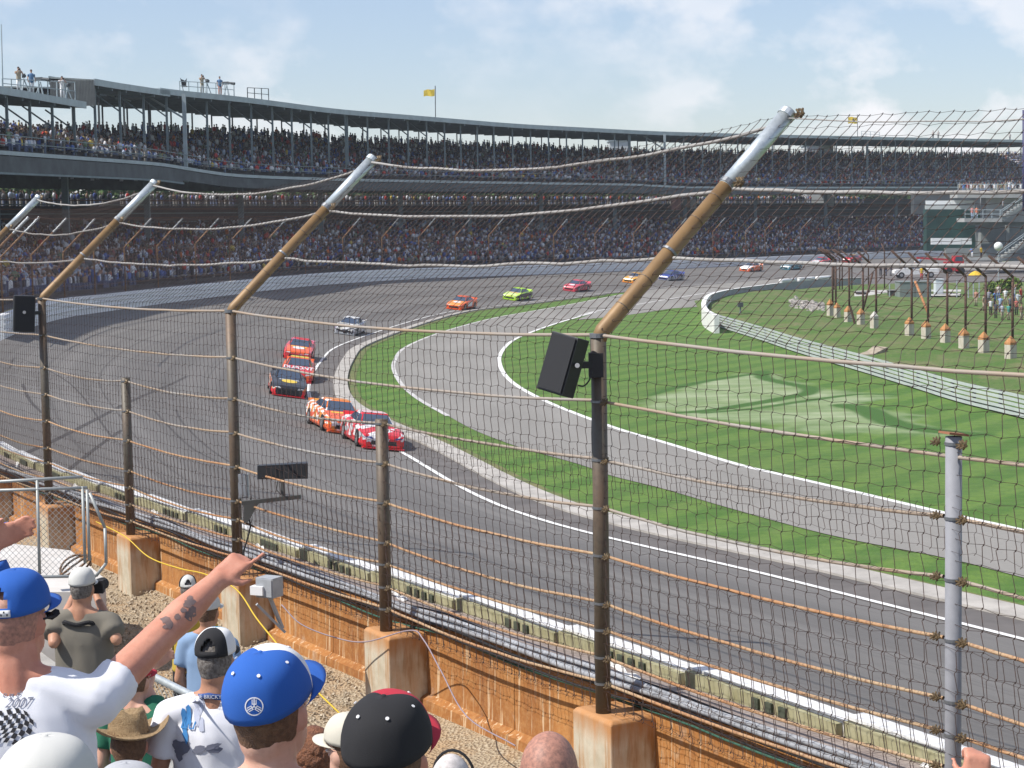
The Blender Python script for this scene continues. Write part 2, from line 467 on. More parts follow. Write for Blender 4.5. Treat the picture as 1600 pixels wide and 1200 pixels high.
# brown dead-grass verge by the kerb
dead = mat("dead_grass", (.16, .15, .06), .95, col2=(.07, .12, .025), scale=1.1)
zs("grass_verge", 1.7, 2.15, .008, dead, 0, 108)
# long dark seams on the track
def on_road(pts, w, name, m, lift=.015):
    P = catmull([tuple(road(*p)) for p in pts], 8); T, NN = normals2(P); A = []; B = []
    for p, nn in zip(P, NN):
        a = road_xy(p[0] + nn[0] * w / 2, p[1] + nn[1] * w / 2); bb = road_xy(p[0] - nn[0] * w / 2, p[1] - nn[1] * w / 2)
        A.append((a.x, a.y, a.z + lift)); B.append((bb.x, bb.y, bb.z + lift))
    o = strip_mesh(name, np.array(A), np.array(B), m); return o
skid = mat("tyre_mark", (.07, .064, .06), .8, var=.25, scale=2)
for pts, w in (([(30, 712), (85, 688), (150, 655), (220, 620), (292, 588)], .13), ([(240, 640), (262, 665), (300, 700), (352, 727)], .08), ([(275, 640), (285, 660), (320, 695), (358, 722)], .08),
               ([(98, 740), (150, 700), (190, 672)], .10), ([(35, 600), (50, 630), (95, 668)], .12), ([(15, 575), (30, 560), (110, 600), (180, 690)], .07)):
    on_road(pts, w, "tyre_mark", skid, .004)
# pale trampled patch and dark mower streaks in the lawn
PG = [tuple(G(*p)[:2]) for p in [(1010, 628), (1060, 606), (1120, 592), (1188, 580), (1216, 579), (1228, 592), (1262, 601), (1300, 609), (1350, 611), (1395, 613), (1380, 622), (1330, 628), (1372, 634), (1420, 655), (1470, 668), (1532, 680), (1470, 682), (1380, 680), (1300, 680), (1200, 668), (1130, 655), (1060, 648), (1000, 642)]]
ST = [(resample(catmull([tuple(G(*p)[:2]) for p in q], 8), .25), w_) for q, w_ in (([(1192, 580), (1194, 590), (1225, 598), (1264, 606), (1262, 614), (1235, 620), (1180, 630), (1100, 642), (1020, 646)], .42), ([(1100, 645), (1180, 638), (1260, 626), (1340, 616), (1396, 616)], .28), ([(1320, 633), (1352, 640), (1375, 652), (1408, 664), (1470, 674), (1530, 679)], .6), ([(1010, 618), (1080, 600), (1150, 588), (1190, 583)], .3))]
x0, x1 = min(p[0] for p in PG) - 2, max(p[0] for p in PG) + 2; y0, y1 = min(p[1] for p in PG) - 2, max(p[1] for p in PG) + 2
NX, NY = int((x1 - x0) / .16), int((y1 - y0) / .2)
gx, gy = np.meshgrid(np.linspace(x0, x1, NX), np.linspace(y0, y1, NY)); gxf, gyf = gx.ravel(), gy.ravel()
def seg_dist(P, closed):
    d = np.full(len(gxf), 1e9); P = np.array(P); Q = np.roll(P, -1, 0) if closed else P[1:]; P_ = P if closed else P[:-1]
    for a, b_ in zip(P_, Q):
        ab = b_ - a; t = np.clip(((gxf - a[0]) * ab[0] + (gyf - a[1]) * ab[1]) / max(1e-9, ab @ ab), 0, 1)
        d = np.minimum(d, np.hypot(gxf - a[0] - t * ab[0], gyf - a[1] - t * ab[1]))
    return d
ins = np.zeros(len(gxf), bool); Q = np.array(PG)
for a, b_ in zip(Q, np.roll(Q, -1, 0)):
    c_ = (a[1] > gyf) != (b_[1] > gyf); xi = (b_[0] - a[0]) * (gyf - a[1]) / (b_[1] - a[1] + 1e-12) + a[0]; ins ^= c_ & (gxf < xi)
dd_ = np.where(ins, 1, -1) * seg_dist(Q, True)
nz_ = np.array([noise.noise(Vector((x * .5, y * .35, 0))) + .5 * noise.noise(Vector((x * 1.7, y * 1.2, 5))) for x, y in zip(gxf, gyf)])
fpale = np.clip((dd_ + .9 * nz_ + .3) / 1.1, 0, 1) * (.72 + .5 * nz_)
fdark = np.zeros(len(gxf))
for P_, w_ in ST: fdark = np.maximum(fdark, np.clip((w_ - seg_dist(P_, False)) / .22 + .4, 0, 1))
fdark *= np.clip((dd_ + 1.2) / .8, 0, 1)
fs = [(j * NX + i, j * NX + i + 1, (j + 1) * NX + i + 1, (j + 1) * NX + i) for j in range(NY - 1) for i in range(NX - 1)]
me = bpy.data.meshes.new("lawn_worn_area"); me.from_pydata(list(zip(gxf, gyf, np.full(len(gxf), -.006))), [], fs)
at0 = me.attributes.new("wear", 'FLOAT_COLOR', 'POINT'); at0.data.foreach_set('color', np.stack([fpale, fdark, fdark * 0, fdark * 0 + 1], 1).astype(np.float32).ravel())
wm = grass.copy(); wm.name = "worn_lawn"; n, b = nodes_of(wm)
src = b.inputs['Base Color'].links[0].from_socket
av = n.nodes.new("ShaderNodeAttribute"); av.attribute_name = "wear"; sp = n.nodes.new("ShaderNodeSeparateColor"); n.links.new(av.outputs['Color'], sp.inputs[0])
obs = mapped(n, 'Object', (.3, 1.2, 1), (0, 0, R(-15)))
pc = mixc(n, add_noise(n, obs, .8, 6, .35, .65), (.19, .26, .115), (.32, .37, .22))
c = mixc(n, sp.outputs[0], src, pc); c = mixc(n, sp.outputs[1], c, (.038, .11, .009))
n.links.new(c, b.inputs['Base Color']); me.materials.append(wm); me.update()
link("lawn_worn_area", me)['kind'] = 'structure'
# infield bank beyond the guard rail
GR = [(1100, 504), (1118, 510), (1185, 531), (1250, 553), (1350, 583), (1430, 608), (1500, 630), (1600, 655), (1760, 700)]
GRg = resample(catmull([G(*p)[:2] for p in GR], 8), 1.0)
xs = np.linspace(0, 1, 60); vs = []; fs = []
back = resample(catmull([G(*p)[:2] for p in [(1085, 470), (1200, 458), (1320, 447), (1450, 443), (1700, 440)]], 8), 1.0)
NB = 80; NR = 50
ga = np.stack([np.interp(np.linspace(0, len(GRg) - 1, NB), np.arange(len(GRg)), GRg[:, k]) for k in range(2)], 1)
ba = np.stack([np.interp(np.linspace(0, len(back) - 1, NB), np.arange(len(back)), back[:, k]) for k in range(2)], 1)
def bank_h(x, y, t):
    return .02 + .55 * min(1, t * 5) * min(1, (1 - t) * 8) + .22 * noise.noise(Vector((x * .12, y * .12, 3))) * min(1, t * 6) * min(1, (1 - t) * 8)
for i in range(NB):
    for k in range(NR):
        t = (k / (NR - 1)) ** 1.3
        p = ga[i] * (1 - t) + ba[i] * t
        edgef = min(1, i / 4)
        vs.append((p[0], p[1], bank_h(p[0], p[1], t) * edgef + .01))
for i in range(NB - 1):
    for k in range(NR - 1):
        a = i * NR + k; fs.append((a, a + NR, a + NR + 1, a + 1))
me = bpy.data.meshes.new("grass_bank"); me.from_pydata(vs, [], fs); me.materials.append(rough_grass)
me.polygons.foreach_set('use_smooth', [True] * len(me.polygons)); me.update()
link("grass_bank", me)['kind'] = 'structure'
BBVH = BVHTree.FromPolygons([Vector(v) for v in vs], fs)
def bank(px, py):
    h = BBVH.ray_cast(CAM, ray(px, py).normalized())
    return h[0] if h[0] is not None else G(px, py)
# ------------------------------------------------------------ far grandstand swept along the outer edge of the track
concrete = mat("stand_concrete", (.30, .30, .29), .85, var=.2, scale=.6)
steel = mat("stand_steel", (.16, .205, .22), .55, metal=.2, var=.15, scale=1)
steel_lt = mat("stand_steel_light", (.34, .40, .42), .5, metal=.1, var=.1, scale=1)
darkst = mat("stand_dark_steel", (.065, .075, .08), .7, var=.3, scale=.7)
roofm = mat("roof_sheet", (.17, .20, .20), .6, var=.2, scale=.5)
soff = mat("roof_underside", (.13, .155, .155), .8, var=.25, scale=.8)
seatm = mat("bench_boards", (.075, .07, .07), .9, var=.3, scale=1.2)
rustbar = mat("rusty_rail", (.17, .085, .055), .8, var=.3, scale=2)
wallpaint = mat("track_wall_paint", (.74, .75, .76), .6, var=.06, scale=.5, bump=.1, bscale=3)
i_start = 62
base = resample(OUTP[i_start:], 1.0)
# smooth densely sampled base curve (x, y, z road edge)
BT, BN = normals2(base)
for k in range(2):
    BN = np.stack([np.convolve(np.pad(BN[:, j], 8, mode='edge'), np.ones(17) / 17, mode='valid') for j in range(2)], 1)
    BN /= np.linalg.norm(BN, axis=1)[:, None]
NBASE = len(base)
def off(u): return base[:, :2] + BN * u
def pxs(xy, z): return np.array([proj((p[0], p[1], z))[0] for p in xy])
def zcurve(u, table, z0):
    """height along offset curve so that it follows the measured picture rows; outside the frame it stays level"""
    xy = off(u); tx = [t[0] for t in table]; ty = [t[1] for t in table]; zz = np.full(NBASE, np.nan)
    for i, p in enumerate(xy):
        px, py, d = proj((p[0], p[1], z0))
        if d > 0 and tx[0] <= px <= tx[-1]: zz[i] = zfor(p[0], p[1], np.interp(px, tx, ty))
    ok = np.where(~np.isnan(zz))[0]
    zz = np.interp(np.arange(NBASE), ok, zz[ok])
    return np.convolve(np.pad(zz, 6, mode='edge'), np.ones(13) / 13, mode='valid')
def idx_at(u, z, px):
    xy = off(u); zz = z if np.ndim(z) else np.full(NBASE, z)
    pp = np.array([proj((xy[i][0], xy[i][1], zz[i]))[0] if xy[i][1] > 60 else -9999 for i in range(NBASE)])
    return float(np.interp(px, pp, np.arange(NBASE)))
def at(u, z, i):
    xy = off(u); x = np.interp(i, np.arange(NBASE), xy[:, 0]); y = np.interp(i, np.arange(NBASE), xy[:, 1])
    zz = np.interp(i, np.arange(NBASE), z) if np.ndim(z) else z
    return Vector((x, y, zz))
UR, URB, UD = 9.0, 24.0, 8.0
roofT = [(265, 142.5), (312, 144), (400, 155), (520, 171), (640, 180.5), (800, 194), (1025, 206), (1218, 211), (1600, 219)]
zroof = zcurve(UR, roofT, 18.0)
roofBk = [(265, 172), (400, 184), (520, 193.5), (640, 203), (800, 211), (1025, 220), (1200, 225), (1600, 230)]
zroofb = zcurve(URB, roofBk, 17.5)
deckT = [(-40, 232), (0, 235), (240, 253), (290, 258), (320, 268), (400, 274.5), (580, 280), (800, 284), (1025, 287.5), (1040, 291), (1200, 292), (1600, 291.5)]
zdeck = zcurve(UD, deckT, 11.7)
crT = [(0, 190), (130, 194), (265, 195), (400, 201), (520, 209), (640, 217), (800, 224), (1000, 232), (1200, 235), (1600, 238)]
zcrt = zcurve(22.0, crT, 17.0) - 1.1
zbowl = zcurve(17.5, [(0, 354), (400, 347), (800, 343), (1200, 340), (1600, 338)], 7.3) - .75
zwt = base[:, 2] + 1.0
stand = thing("grandstand", "two-tier covered grandstand packed with people that curves round the far side of the track", "grandstand")
def sweep(name, prof, i0, i1, m, parent=stand, step=2, close=False, smooth=False):
    """prof: list of (u, zarray or float)"""
    idx = list(range(max(0, i0), min(NBASE, i1 + 1), step))
    if idx[-1] != min(NBASE - 1, i1): idx.append(min(NBASE - 1, i1))
    mb = MB(); offs = [off(u) for u, z in prof]
    rings = [[(offs[k][i][0], offs[k][i][1], (prof[k][1][i] if np.ndim(prof[k][1]) else prof[k][1])) for k in range(len(prof))] for i in idx]
    mb.rings(rings, cap=close, closed=close)
    return mb.build(name, m, parent, smooth)
iA1 = int(idx_at(UR, 16.1, 135)); iB0 = int(idx_at(UR, 17.9, 152)); iB1 = int(idx_at(UR, 17.9, 265)); iC1 = int(idx_at(UR, 18.5, 1037))
iLC = int(idx_at(UD, zdeck, 290)); iVis = int(idx_at(UD, zdeck, 1640)); iRend = int(idx_at(2, 3, 1450))
END = NBASE - 1
# track wall: top 1 m above the road, in panels
wall = thing("track_wall", "white painted concrete retaining wall along the far outside of the banked turn", "wall")
whole = 6
o2 = off(0.0); o3 = off(.35)
pm = None
for k, i in enumerate(range(0, NBASE - whole, whole)):
    mb = MB(); rg = []
    for j in range(i, i + whole + 1):
        z = base[j][2]; g = .02 if j == i else (-.02 if j == i + whole else 0)
        t = Vector((BT[j][0], BT[j][1], 0)) * g
        rg.append([Vector((o2[j][0], o2[j][1], z - .3)) + t, Vector((o2[j][0], o2[j][1], z + 1.0)) + t, Vector((o3[j][0], o3[j][1], z + 1.0)) + t, Vector((o3[j][0], o3[j][1], z - .3)) + t])
    mb.rings(rg, cap=True)
    mb.build("wall_panel", wallpaint, wall)
for h in (.35, .62, .86):
    for a in range(0, NBASE - 30, 30):
        mb = MB(); mb.tube([(off(-.04)[j][0], off(-.04)[j][1], base[j][2] + h) for j in range(a, a + 31, 3)], .05, 5); mb.build("barrier_tube", wallpaint, wall)
# lower bowl as real steps
NRL = 21
prof = [(0.5, zwt + .0)]
us = np.linspace(1.6, 17.5, NRL)
rowz = [zwt + .25 + (zbowl - zwt - .25) * (k / (NRL - 1)) for k in range(NRL)]
for k in range(NRL):
    prof.append((us[k], rowz[k - 1] if k else zwt + .0)); prof.append((us[k], rowz[k]))
prof.append((18.3, rowz[-1]))
sweep("lower_seating", prof, 0, END, seatm, step=3)
zup = zcurve(23.0, [(0, 322), (400, 322), (800, 321), (1200, 318), (1600, 316)], 9.0)
prof = []
for k in range(6):
    u = 18.3 + k * .95; z = rowz[-1] + (zup - rowz[-1]) * ((k + 1) / 6)
    prof += [(u, z - (zup - rowz[-1]) / 6), (u, z)]
prof.append((29, zup))
sweep("upper_terrace", prof, 0, END, seatm, step=3)
for k in range(6):
    u = 18.25 + k * .95; z = rowz[-1] + (zup - rowz[-1]) * ((k + 1) / 6) + .45
    sweep("terrace_rail", [(u, z), (u, z + .11), (u + .06, z + .11), (u + .06, z)], 0, END, rustbar if k % 2 else steel, step=4)
# back of the concourse: fence and dark wall
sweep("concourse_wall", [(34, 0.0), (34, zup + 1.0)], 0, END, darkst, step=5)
zun = zdeck - .9
# upper deck: fascia, soffit, stepped rows
NRU = 17; uu = np.linspace(8.6, 22.0, NRU)
rz2 = [zdeck + .1 + (zcrt - zdeck - .1) * (k / (NRU - 1)) for k in range(NRU)]
prof = [(8.1, zdeck - .2)]
for k in range(NRU):
    prof.append((uu[k], (rz2[k - 1] if k else zdeck - .2))); prof.append((uu[k], rz2[k]))
prof.append((22.9, rz2[-1])); prof.append((22.9, rz2[-1] - .6)); prof.append((8.1, zdeck - 1.0))
sweep("upper_deck", prof, 0, END, seatm, step=3)
sweep("fascia", [(7.95, zdeck - .25), (7.95, zdeck), (8.15, zdeck), (8.15, zdeck - .25)], 0, END, steel_lt, step=3, close=True)
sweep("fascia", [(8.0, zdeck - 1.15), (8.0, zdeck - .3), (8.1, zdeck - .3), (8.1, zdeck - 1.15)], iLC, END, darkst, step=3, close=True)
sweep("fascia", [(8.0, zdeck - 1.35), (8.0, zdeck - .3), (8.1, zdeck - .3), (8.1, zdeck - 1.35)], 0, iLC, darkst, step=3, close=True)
sweep("deck_girder", [(7.9, zdeck - 1.45), (7.9, zdeck - 1.32), (8.3, zdeck - 1.32), (8.3, zdeck - 1.45)], 0, iLC, steel, step=3, close=True)
for h in (.5, .95):
    sweep("deck_rail", [(8.0, zdeck + h), (8.0, zdeck + h + .06), (8.06, zdeck + h + .06), (8.06, zdeck + h)], 0, END, steel, step=4, close=True)
# roofs
def roof(i0, i1, zf, zb, u0, u1, th=.45):
    r = sweep("roof", [(u0, zf), (u1, zb + th), (u1, zb + th - .12), (u0 + .1, zf - .12)], i0, i1, roofm, step=2, close=True)
    sweep("roof_edge", [(u0 - .12, zf - .42), (u0 - .12, zf + .05), (u0, zf + .05), (u0, zf - .42)], i0, i1, steel_lt, step=2, close=True)
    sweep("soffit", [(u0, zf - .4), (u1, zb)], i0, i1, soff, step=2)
    sweep("roof_edge", [(u1, zb - .1), (u1, zb + th + .05), (u1 + .12, zb + th + .05), (u1 + .12, zb - .1)], i0, i1, steel, step=2, close=True)
    for i in range(i0 + 1, i1, 3):
        mb = MB(); a = at(u0, zf - .5, i); bb = at(u1, zb - .12, i); mb.bar(a, bb, .12, .22); mb.build("rafter", steel, stand)
roof(iB1 - 2, min(END, iVis + 10), zroof, zroofb, UR, URB)
zB = np.full(NBASE, 17.9); zBb = np.full(NBASE, 17.4)
zBf = zcurve(UR, [(150, 125.5), (240, 139), (265, 142.5)], 17.9); zBb = zcurve(URB, [(150, 155), (180, 158), (240, 167), (275, 173)], 17.4)
UB_ = min(np.arange(9.5, 22, .25), key=lambda u: abs(proj(at(u, 17.5, iB0))[0] - 80))
zBb = zcurve(UB_, [(80, 131), (150, 140), (180, 150), (240, 166), (275, 173)], 17.4)
roof(iB0, iB1, zBf, zBb, UR, UB_)
zAf = zcurve(UR, [(-20, 134), (0, 136), (133, 160.5)], 16.1); zAb = zcurve(17.0, [(-20, 162), (0, 164.5), (96, 172), (140, 176)], 15.4)
roof(0, iA1, zAf, zAb, UR, 17.0)
# corrugated gable where the raised roof begins
corr = mat("corrugated_sheet", (.30, .31, .30), .6, var=.08, scale=2)
mb = MB(); a0 = at(UR - .1, 0, iB0); a1 = at(UB_, 0, iB0); nk = 60; pts = []
dd = (a1 - a0); ln = dd.normalized(); nn = Vector((ln.y, -ln.x, 0))
zb_ = zAf[iA1] + .0; zt_ = zBf[iB0]
for k in range(nk + 1):
    t = k / nk; p = a0 + dd * t + nn * (.06 if k % 2 else -.06)
    pts.append((p.x, p.y, zb_ - .1)); pts.append((p.x, p.y, zt_ + .0))
mb.add(pts, [(2 * k, 2 * k + 2, 2 * k + 3, 2 * k + 1) for k in range(nk)]); mb.build("gable_wall", corr, stand)
# columns on the upper deck, one by one where the photograph has them
colpx = [10, 46, 81, 115, 148, 187, 224, 260, 323, 358, 392, 425, 455, 485, 512, 540, 573, 606, 636, 665, 693, 720, 746, 772, 801, 829, 857, 885, 910, 935, 960, 983, 1010, 1068, 1097, 1125, 1152, 1181, 1206, 1232, 1258, 1282, 1306, 1330, 1354, 1376, 1398, 1420, 1441, 1461, 1481, 1501, 1519, 1539, 1557, 1575, 1594]
thick = {540, 983, 1354}
for px in colpx:
    top = zAf if px < 136 else (zBf if px < 265 else zroof)
    i = idx_at(UR + .5, zdeck, px + (3 if px < 700 else 1))
    a = at(UR + .5, zdeck - .3, i); zt = np.interp(i, np.arange(NBASE), top) - .4
    mb = MB(); w = .34 if px in thick else .17
    mb.box((a.x, a.y, (a.z + zt) / 2), (w, w, zt - a.z)); mb.build("column", steel, stand)
    if px < 700:
        mb = MB(); c_ = Vector((a.x, a.y, zt - 1.6)); o_ = at(UR + 2.6, 0, i); mb.bar(c_, (o_.x, o_.y, zt - .1), .1, .1); mb.build("brace", steel, stand)
    b_ = at(URB - .6, 0, i + 1.5); zb3 = (zAb if px < 136 else (zBb if px < 265 else zroofb)); zz = np.interp(i, np.arange(NBASE), zb3)
    ub = 16.4 if px < 136 else (UB_ - .5 if px < 265 else URB - .6)
    b_ = at(ub, 0, i + 1.5)
    mb = MB(); mb.bar((b_.x, b_.y, zz - 3.2), (b_.x, b_.y, zz), .14, .14, up=Vector((1, 0, 0))); mb.build("rear_column", darkst, stand)
for px in (287, 1037):   # the two bright full-height columns at the joints
    i = idx_at(UR - .6, zdeck, px); a = at(UR - .8, 0, i); zt = np.interp(i, np.arange(NBASE), zroof) - .3
    bz = zdeck[int(i)] - 1.2
    mb = MB(); mb.box((a.x, a.y, (bz + zt) / 2), (.3, .3, zt - bz)); mb.build("column", steel_lt, stand)
    b_ = at(UR + 2.5, 0, i); mb = MB(); mb.bar((a.x, a.y, zt - 2.0), (b_.x, b_.y, zt), .14, .14); mb.build("brace", steel_lt, stand)
for px in (-10, 100, 228, 375, 500, 625, 733, 845, 960, 1070, 1180, 1290, 1400):
    i = idx_at(12.0, zdeck, px); a = at(12.0, 0, i); zl = np.interp(i, np.arange(NBASE), rowz[11]); zt = np.interp(i, np.arange(NBASE), zdeck) - .3
    mb = MB(); mb.box((a.x, a.y, (zl + zt) / 2 - .3), (.45, .45, zt - zl + 1)); mb.build("lower_column", steel, stand)
# beams seen under the deck on the left
for i in range(0, NBASE - 1, 9):
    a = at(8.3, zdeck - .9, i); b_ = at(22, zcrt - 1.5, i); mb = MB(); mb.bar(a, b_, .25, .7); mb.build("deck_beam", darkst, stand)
# signboards under the deck
sgn1 = mat("sign_red_print", (.55, .30, .28), .7, var=.25, scale=3); sgn2 = mat("sign_brown_print", (.45, .30, .2), .7, var=.25, scale=3); sgn3 = mat("sign_white", (.62, .63, .66), .7)
for (x0, x1, y0, y1, m, lb) in ((1049, 1064, 301, 328, sgn1, "red and white striped banner"), (1067, 1078, 300, 324, sgn2, "brown printed banner"), (1079, 1088, 311, 326, sgn3, "small white sign")):
    i = idx_at(18, 8, (x0 + x1) / 2); p = at(18, 8, i); D = proj(p)[2]
    q = [W(x0, y0, D), W(x1, y0, D), W(x1, y1, D), W(x0, y1, D)]
    mb = MB(); mb.add([tuple(v) for v in q] + [tuple(v + Vector((0, .12, 0))) for v in q], [(0, 3, 2, 1), (4, 5, 6, 7), (0, 1, 5, 4), (1, 2, 6, 5), (2, 3, 7, 6), (3, 0, 4, 7)]); mb.build("banner", m, stand)
sweep("dark_backdrop", [(24.2, zup + 1.5), (24.2, zdeck + 2.2)], 0, END, darkst, step=4)  # added dark backdrop sheet: gives the darkness under the deck, hides the sky
for k in range(140):
    i = random.uniform(0, iRend); p = at(24.05, 0, i); zz = np.interp(i, np.arange(NBASE), zup) + random.uniform(2.5, 3.1)
    if noise.noise(Vector((i * .05, 3, 0))) < -.1: continue
    mb = MB(); mb.box((p.x, p.y, zz), (.3, .12, .4)); mb.build("white_dot", sgn3, stand)  # white boxes added to stand for the scattered white dots under the deck
# tree line behind the stand
leafm = mat("far_foliage", (.04, .085, .02), .9, col2=(.075, .13, .035), scale=.8)
vs = []; fs = []
for i in range(5, NBASE - 5, 1):
    for k in range(150):
        u = 46 + 10 * random.random(); p = at(u, 0, i)
        h = (13.5 + 2.2 * noise.noise(Vector((i * .11, 0, 0)))) * random.random() ** .42 + 1
        s_ = .16 + .2 * random.random(); c_ = Vector((p.x + random.uniform(-1, 1), p.y + random.uniform(-1, 1), h))
        a_ = Vector((random.gauss(0, 1), random.gauss(0, 1), random.gauss(0, 1))).normalized(); b__ = a_.orthogonal().normalized()
        o_ = len(vs); vs += [c_ - a_ * s_ - b__ * s_, c_ + a_ * s_ - b__ * s_, c_ + a_ * s_ + b__ * s_, c_ - a_ * s_ + b__ * s_]; fs.append((o_, o_ + 1, o_ + 2, o_ + 3))
me = bpy.data.meshes.new("tree_line"); me.from_pydata([tuple(v) for v in vs], [], fs); me.materials.append(leafm); me.update()
tag(link("tree_line", me), "line of green trees glimpsed behind the far grandstand", "trees", kind="stuff")

# far catch fence on the outer wall
farf = thing("catch_fence", "distant catch fence with slanted arms standing on the far white wall", "fence")
rusty = mat("rusty_pipe", (.20, .10, .05), .75, col2=(.30, .17, .08), scale=6)
galv = mat("galvanised_steel", (.42, .45, .47), .42, metal=.45, var=.12, scale=10)
tippx = [(-38, 339), (8, 340), (55, 339), (98, 341), (143, 342), (187, 341), (232, 341), (281, 341), (338, 341), (389, 341), (445, 341), (502, 341), (560, 340), (620, 341), (677, 341), (733, 341), (784, 341), (832, 341), (884, 342), (948, 341), (1008, 341), (1070, 341), (1131, 340), (1182, 340), (1212, 339), (1267, 339), (1326, 338), (1383, 337), (1438, 336)]
fposts = []
for px, py in tippx:
    i = idx_at(-1.0, 7.3, px); p = at(-1.2, 0, i); zt = zfor(p.x, p.y, py)
    q = at(.55, 0, i); zb = zt - 1.75
    # arms lean along the view as the photo shows: toward the track and slightly along it
    mb = MB(); mid = q.lerp(p, .62); mid.z = zb + (zt - zb) * .62
    mb.tube([(q.x, q.y, zwt[int(i)] - .2), (q.x, q.y, zb), tuple(mid)], .05, 6); po = mb.build("post", rusty, farf, True)
    mb = MB(); mb.tube([tuple(mid), (p.x, p.y, zt)], .058, 6); mb.build("post_extension", galv, po)
    fposts.append((q, zb, p, zt, i))
wirem = mat("fence_wire", (.035, .025, .022), .8)
cabm = mat("fence_cable", (.38, .33, .28), .7)
for lv in range(5):
    mb = MB()
    for a, b_ in zip(fposts[:-1], fposts[1:]):
        za = zwt[int(a[4])] + .6 + lv * 1.0; zb = zwt[int(b_[4])] + .6 + lv * 1.0
        if lv == 4: A = Vector((a[2].x, a[2].y, a[3])); B = Vector((b_[2].x, b_[2].y, b_[3]))
        else: A = Vector((a[0].x, a[0].y, min(za, a[1]))); B = Vector((b_[0].x, b_[0].y, min(zb, b_[1])))
        mb.tube([A, A.lerp(B, .5) - Vector((0, 0, .08)), B], .018, 4, cap=False)
    mb.build("cable", rustbar, farf)

# ------------------------------------------------------------ crowd
shirt_cols = [(.72, .72, .74), (.60, .62, .68), (.45, .52, .66), (.03, .03, .035), (.06, .06, .08), (.05, .08, .25), (.09, .16, .42), (.45, .04, .03), (.55, .06, .05), (.62, .16, .03), (.22, .22, .23), (.32, .30, .27), (.16, .22, .14), (.60, .45, .10), (.35, .12, .12), (.28, .18, .12)]
shirt_nm = ["white", "pale grey", "light blue", "black", "dark navy", "navy blue", "blue", "dark red", "red", "orange", "grey", "tan", "olive green", "yellow", "maroon", "brown"]
shirt_w = np.array([15, 9, 9, 13, 12, 9, 7, 3, 3, 2, 10, 4, 3, 1.5, 2, 3], float); shirt_w /= shirt_w.sum()
def person_proto(stand_up=False, arms=0):
    """returns verts, faces, kind per face (0 shirt 1 skin 2 trousers 3 hat/hair); facing -Y at origin on the tread"""
    mb = MB()
    if stand_up:
        mb.rings([[(x * .11, y * .09, z) for x, y in ((-1, -1), (1, -1), (1, 1), (-1, 1))] if z < .5 else [(x * .15, y * .1, z) for x, y in ((-1, -1), (1, -1), (1, 1), (-1, 1))] for z in (0, .45, .9)], 2, True)
        z0 = .9
    else:
        mb.box((0, -.22, .42), (.34, .5, .16), None, 2); mb.box((0, -.45, .2), (.3, .12, .4), None, 2); z0 = .42
    mb.rings([[(x * w, y * d, z0 + z) for x, y in ((-1, -.6), (0, -1), (1, -.6), (1, .6), (0, 1), (-1, .6))] for z, w, d in ((0, .17, .11), (.35, .21, .12), (.5, .19, .10), (.57, .07, .06))], 0, True)
    mb.ell((0, -.01, z0 + .70), (.085, .1, .13), None, 6, 4, 1)
    mb.ell((0, .015, z0 + .745), (.095, .115, .10), None, 6, 3, 3)
    if arms == 1:
        for s_ in (-1, 1): mb.bar((s_ * .2, 0, z0 + .48), (s_ * .26, -.15, z0 + .85), .07, .07, 1)
    elif arms == 2:
        for s_ in (-1, 1): mb.bar((s_ * .22, 0, z0 + .5), (s_ * .2, -.2, z0 + .2), .09, .09, 0)
    else:
        for s_ in (-1, 1): mb.bar((s_ * .22, 0, z0 + .5), (s_ * .23, -.02, z0 + .12), .09, .1, 0)
    return mb
protos = [person_proto(False, 2), person_proto(False, 0), person_proto(False, 1), person_proto(True, 2), person_proto(True, 1)]
def person_lite(stand_up=False, arms=0):
    mb = MB(); z0 = .9 if stand_up else .42
    if stand_up: mb.rings([[(x * w, y * .09, z) for x, y in ((-1, -1), (1, -1), (1, 1), (-1, 1))] for z, w in ((0, .11), (.9, .15))], 2, False)
    else: mb.rings([[(x * .17, yy, z) for x, z in ((-1, .34), (1, .34), (1, .5), (-1, .5))] for yy in (-.47, .03)], 2, True)
    mb.rings([[(x * w, y * d, z0 + z) for x, y in ((-1, -.7), (1, -.7), (1, .7), (-1, .7))] for z, w, d in ((0, .19, .12), (.42, .25, .13), (.57, .08, .07))], 0, True)
    mb.ell((0, -.01, z0 + .69), (.085, .1, .13), None, 5, 3, 1); mb.ell((0, .015, z0 + .745), (.095, .115, .10), None, 5, 3, 3)
    if arms == 1:
        for s_ in (-1, 1): mb.add([(s_ * .2, 0, z0 + .48), (s_ * .26, 0, z0 + .46), (s_ * .27, -.15, z0 + .86), (s_ * .22, -.15, z0 + .86)], [(0, 1, 2, 3)], 1)
    return mb
lites = [person_lite(False), person_lite(False), person_lite(False, 1), person_lite(True), person_lite(True, 1)]
pro = []
for q in lites:
    me = q.mesh("tmp", [wallpaint, wallpaint, wallpaint, wallpaint]); bm = bmesh.new(); bm.from_mesh(me); bmesh.ops.triangulate(bm, faces=bm.faces)
    V = np.array([v.co[:] for v in bm.verts]); Fc = np.array([[v.index for v in f.verts] for f in bm.faces]); Kc = np.array([f.material_index for f in bm.faces]); bm.free(); bpy.data.meshes.remove(me)
    pro.append((V, Fc, Kc))
skin_cols = [(.28, .18, .14), (.24, .15, .11), (.33, .22, .17), (.18, .11, .08)]
pants_cols = [(.10, .13, .22), (.25, .23, .2), (.05, .05, .06), (.35, .33, .3), (.18, .22, .32)]
hat_cols = [(.08, .05, .03), (.6, .6, .6), (.05, .05, .06), (.3, .04, .03), (.04, .08, .3), (.16, .10, .05), (.4, .33, .2)]
people = []   # (pos, yaw, proto, shirt, scale)
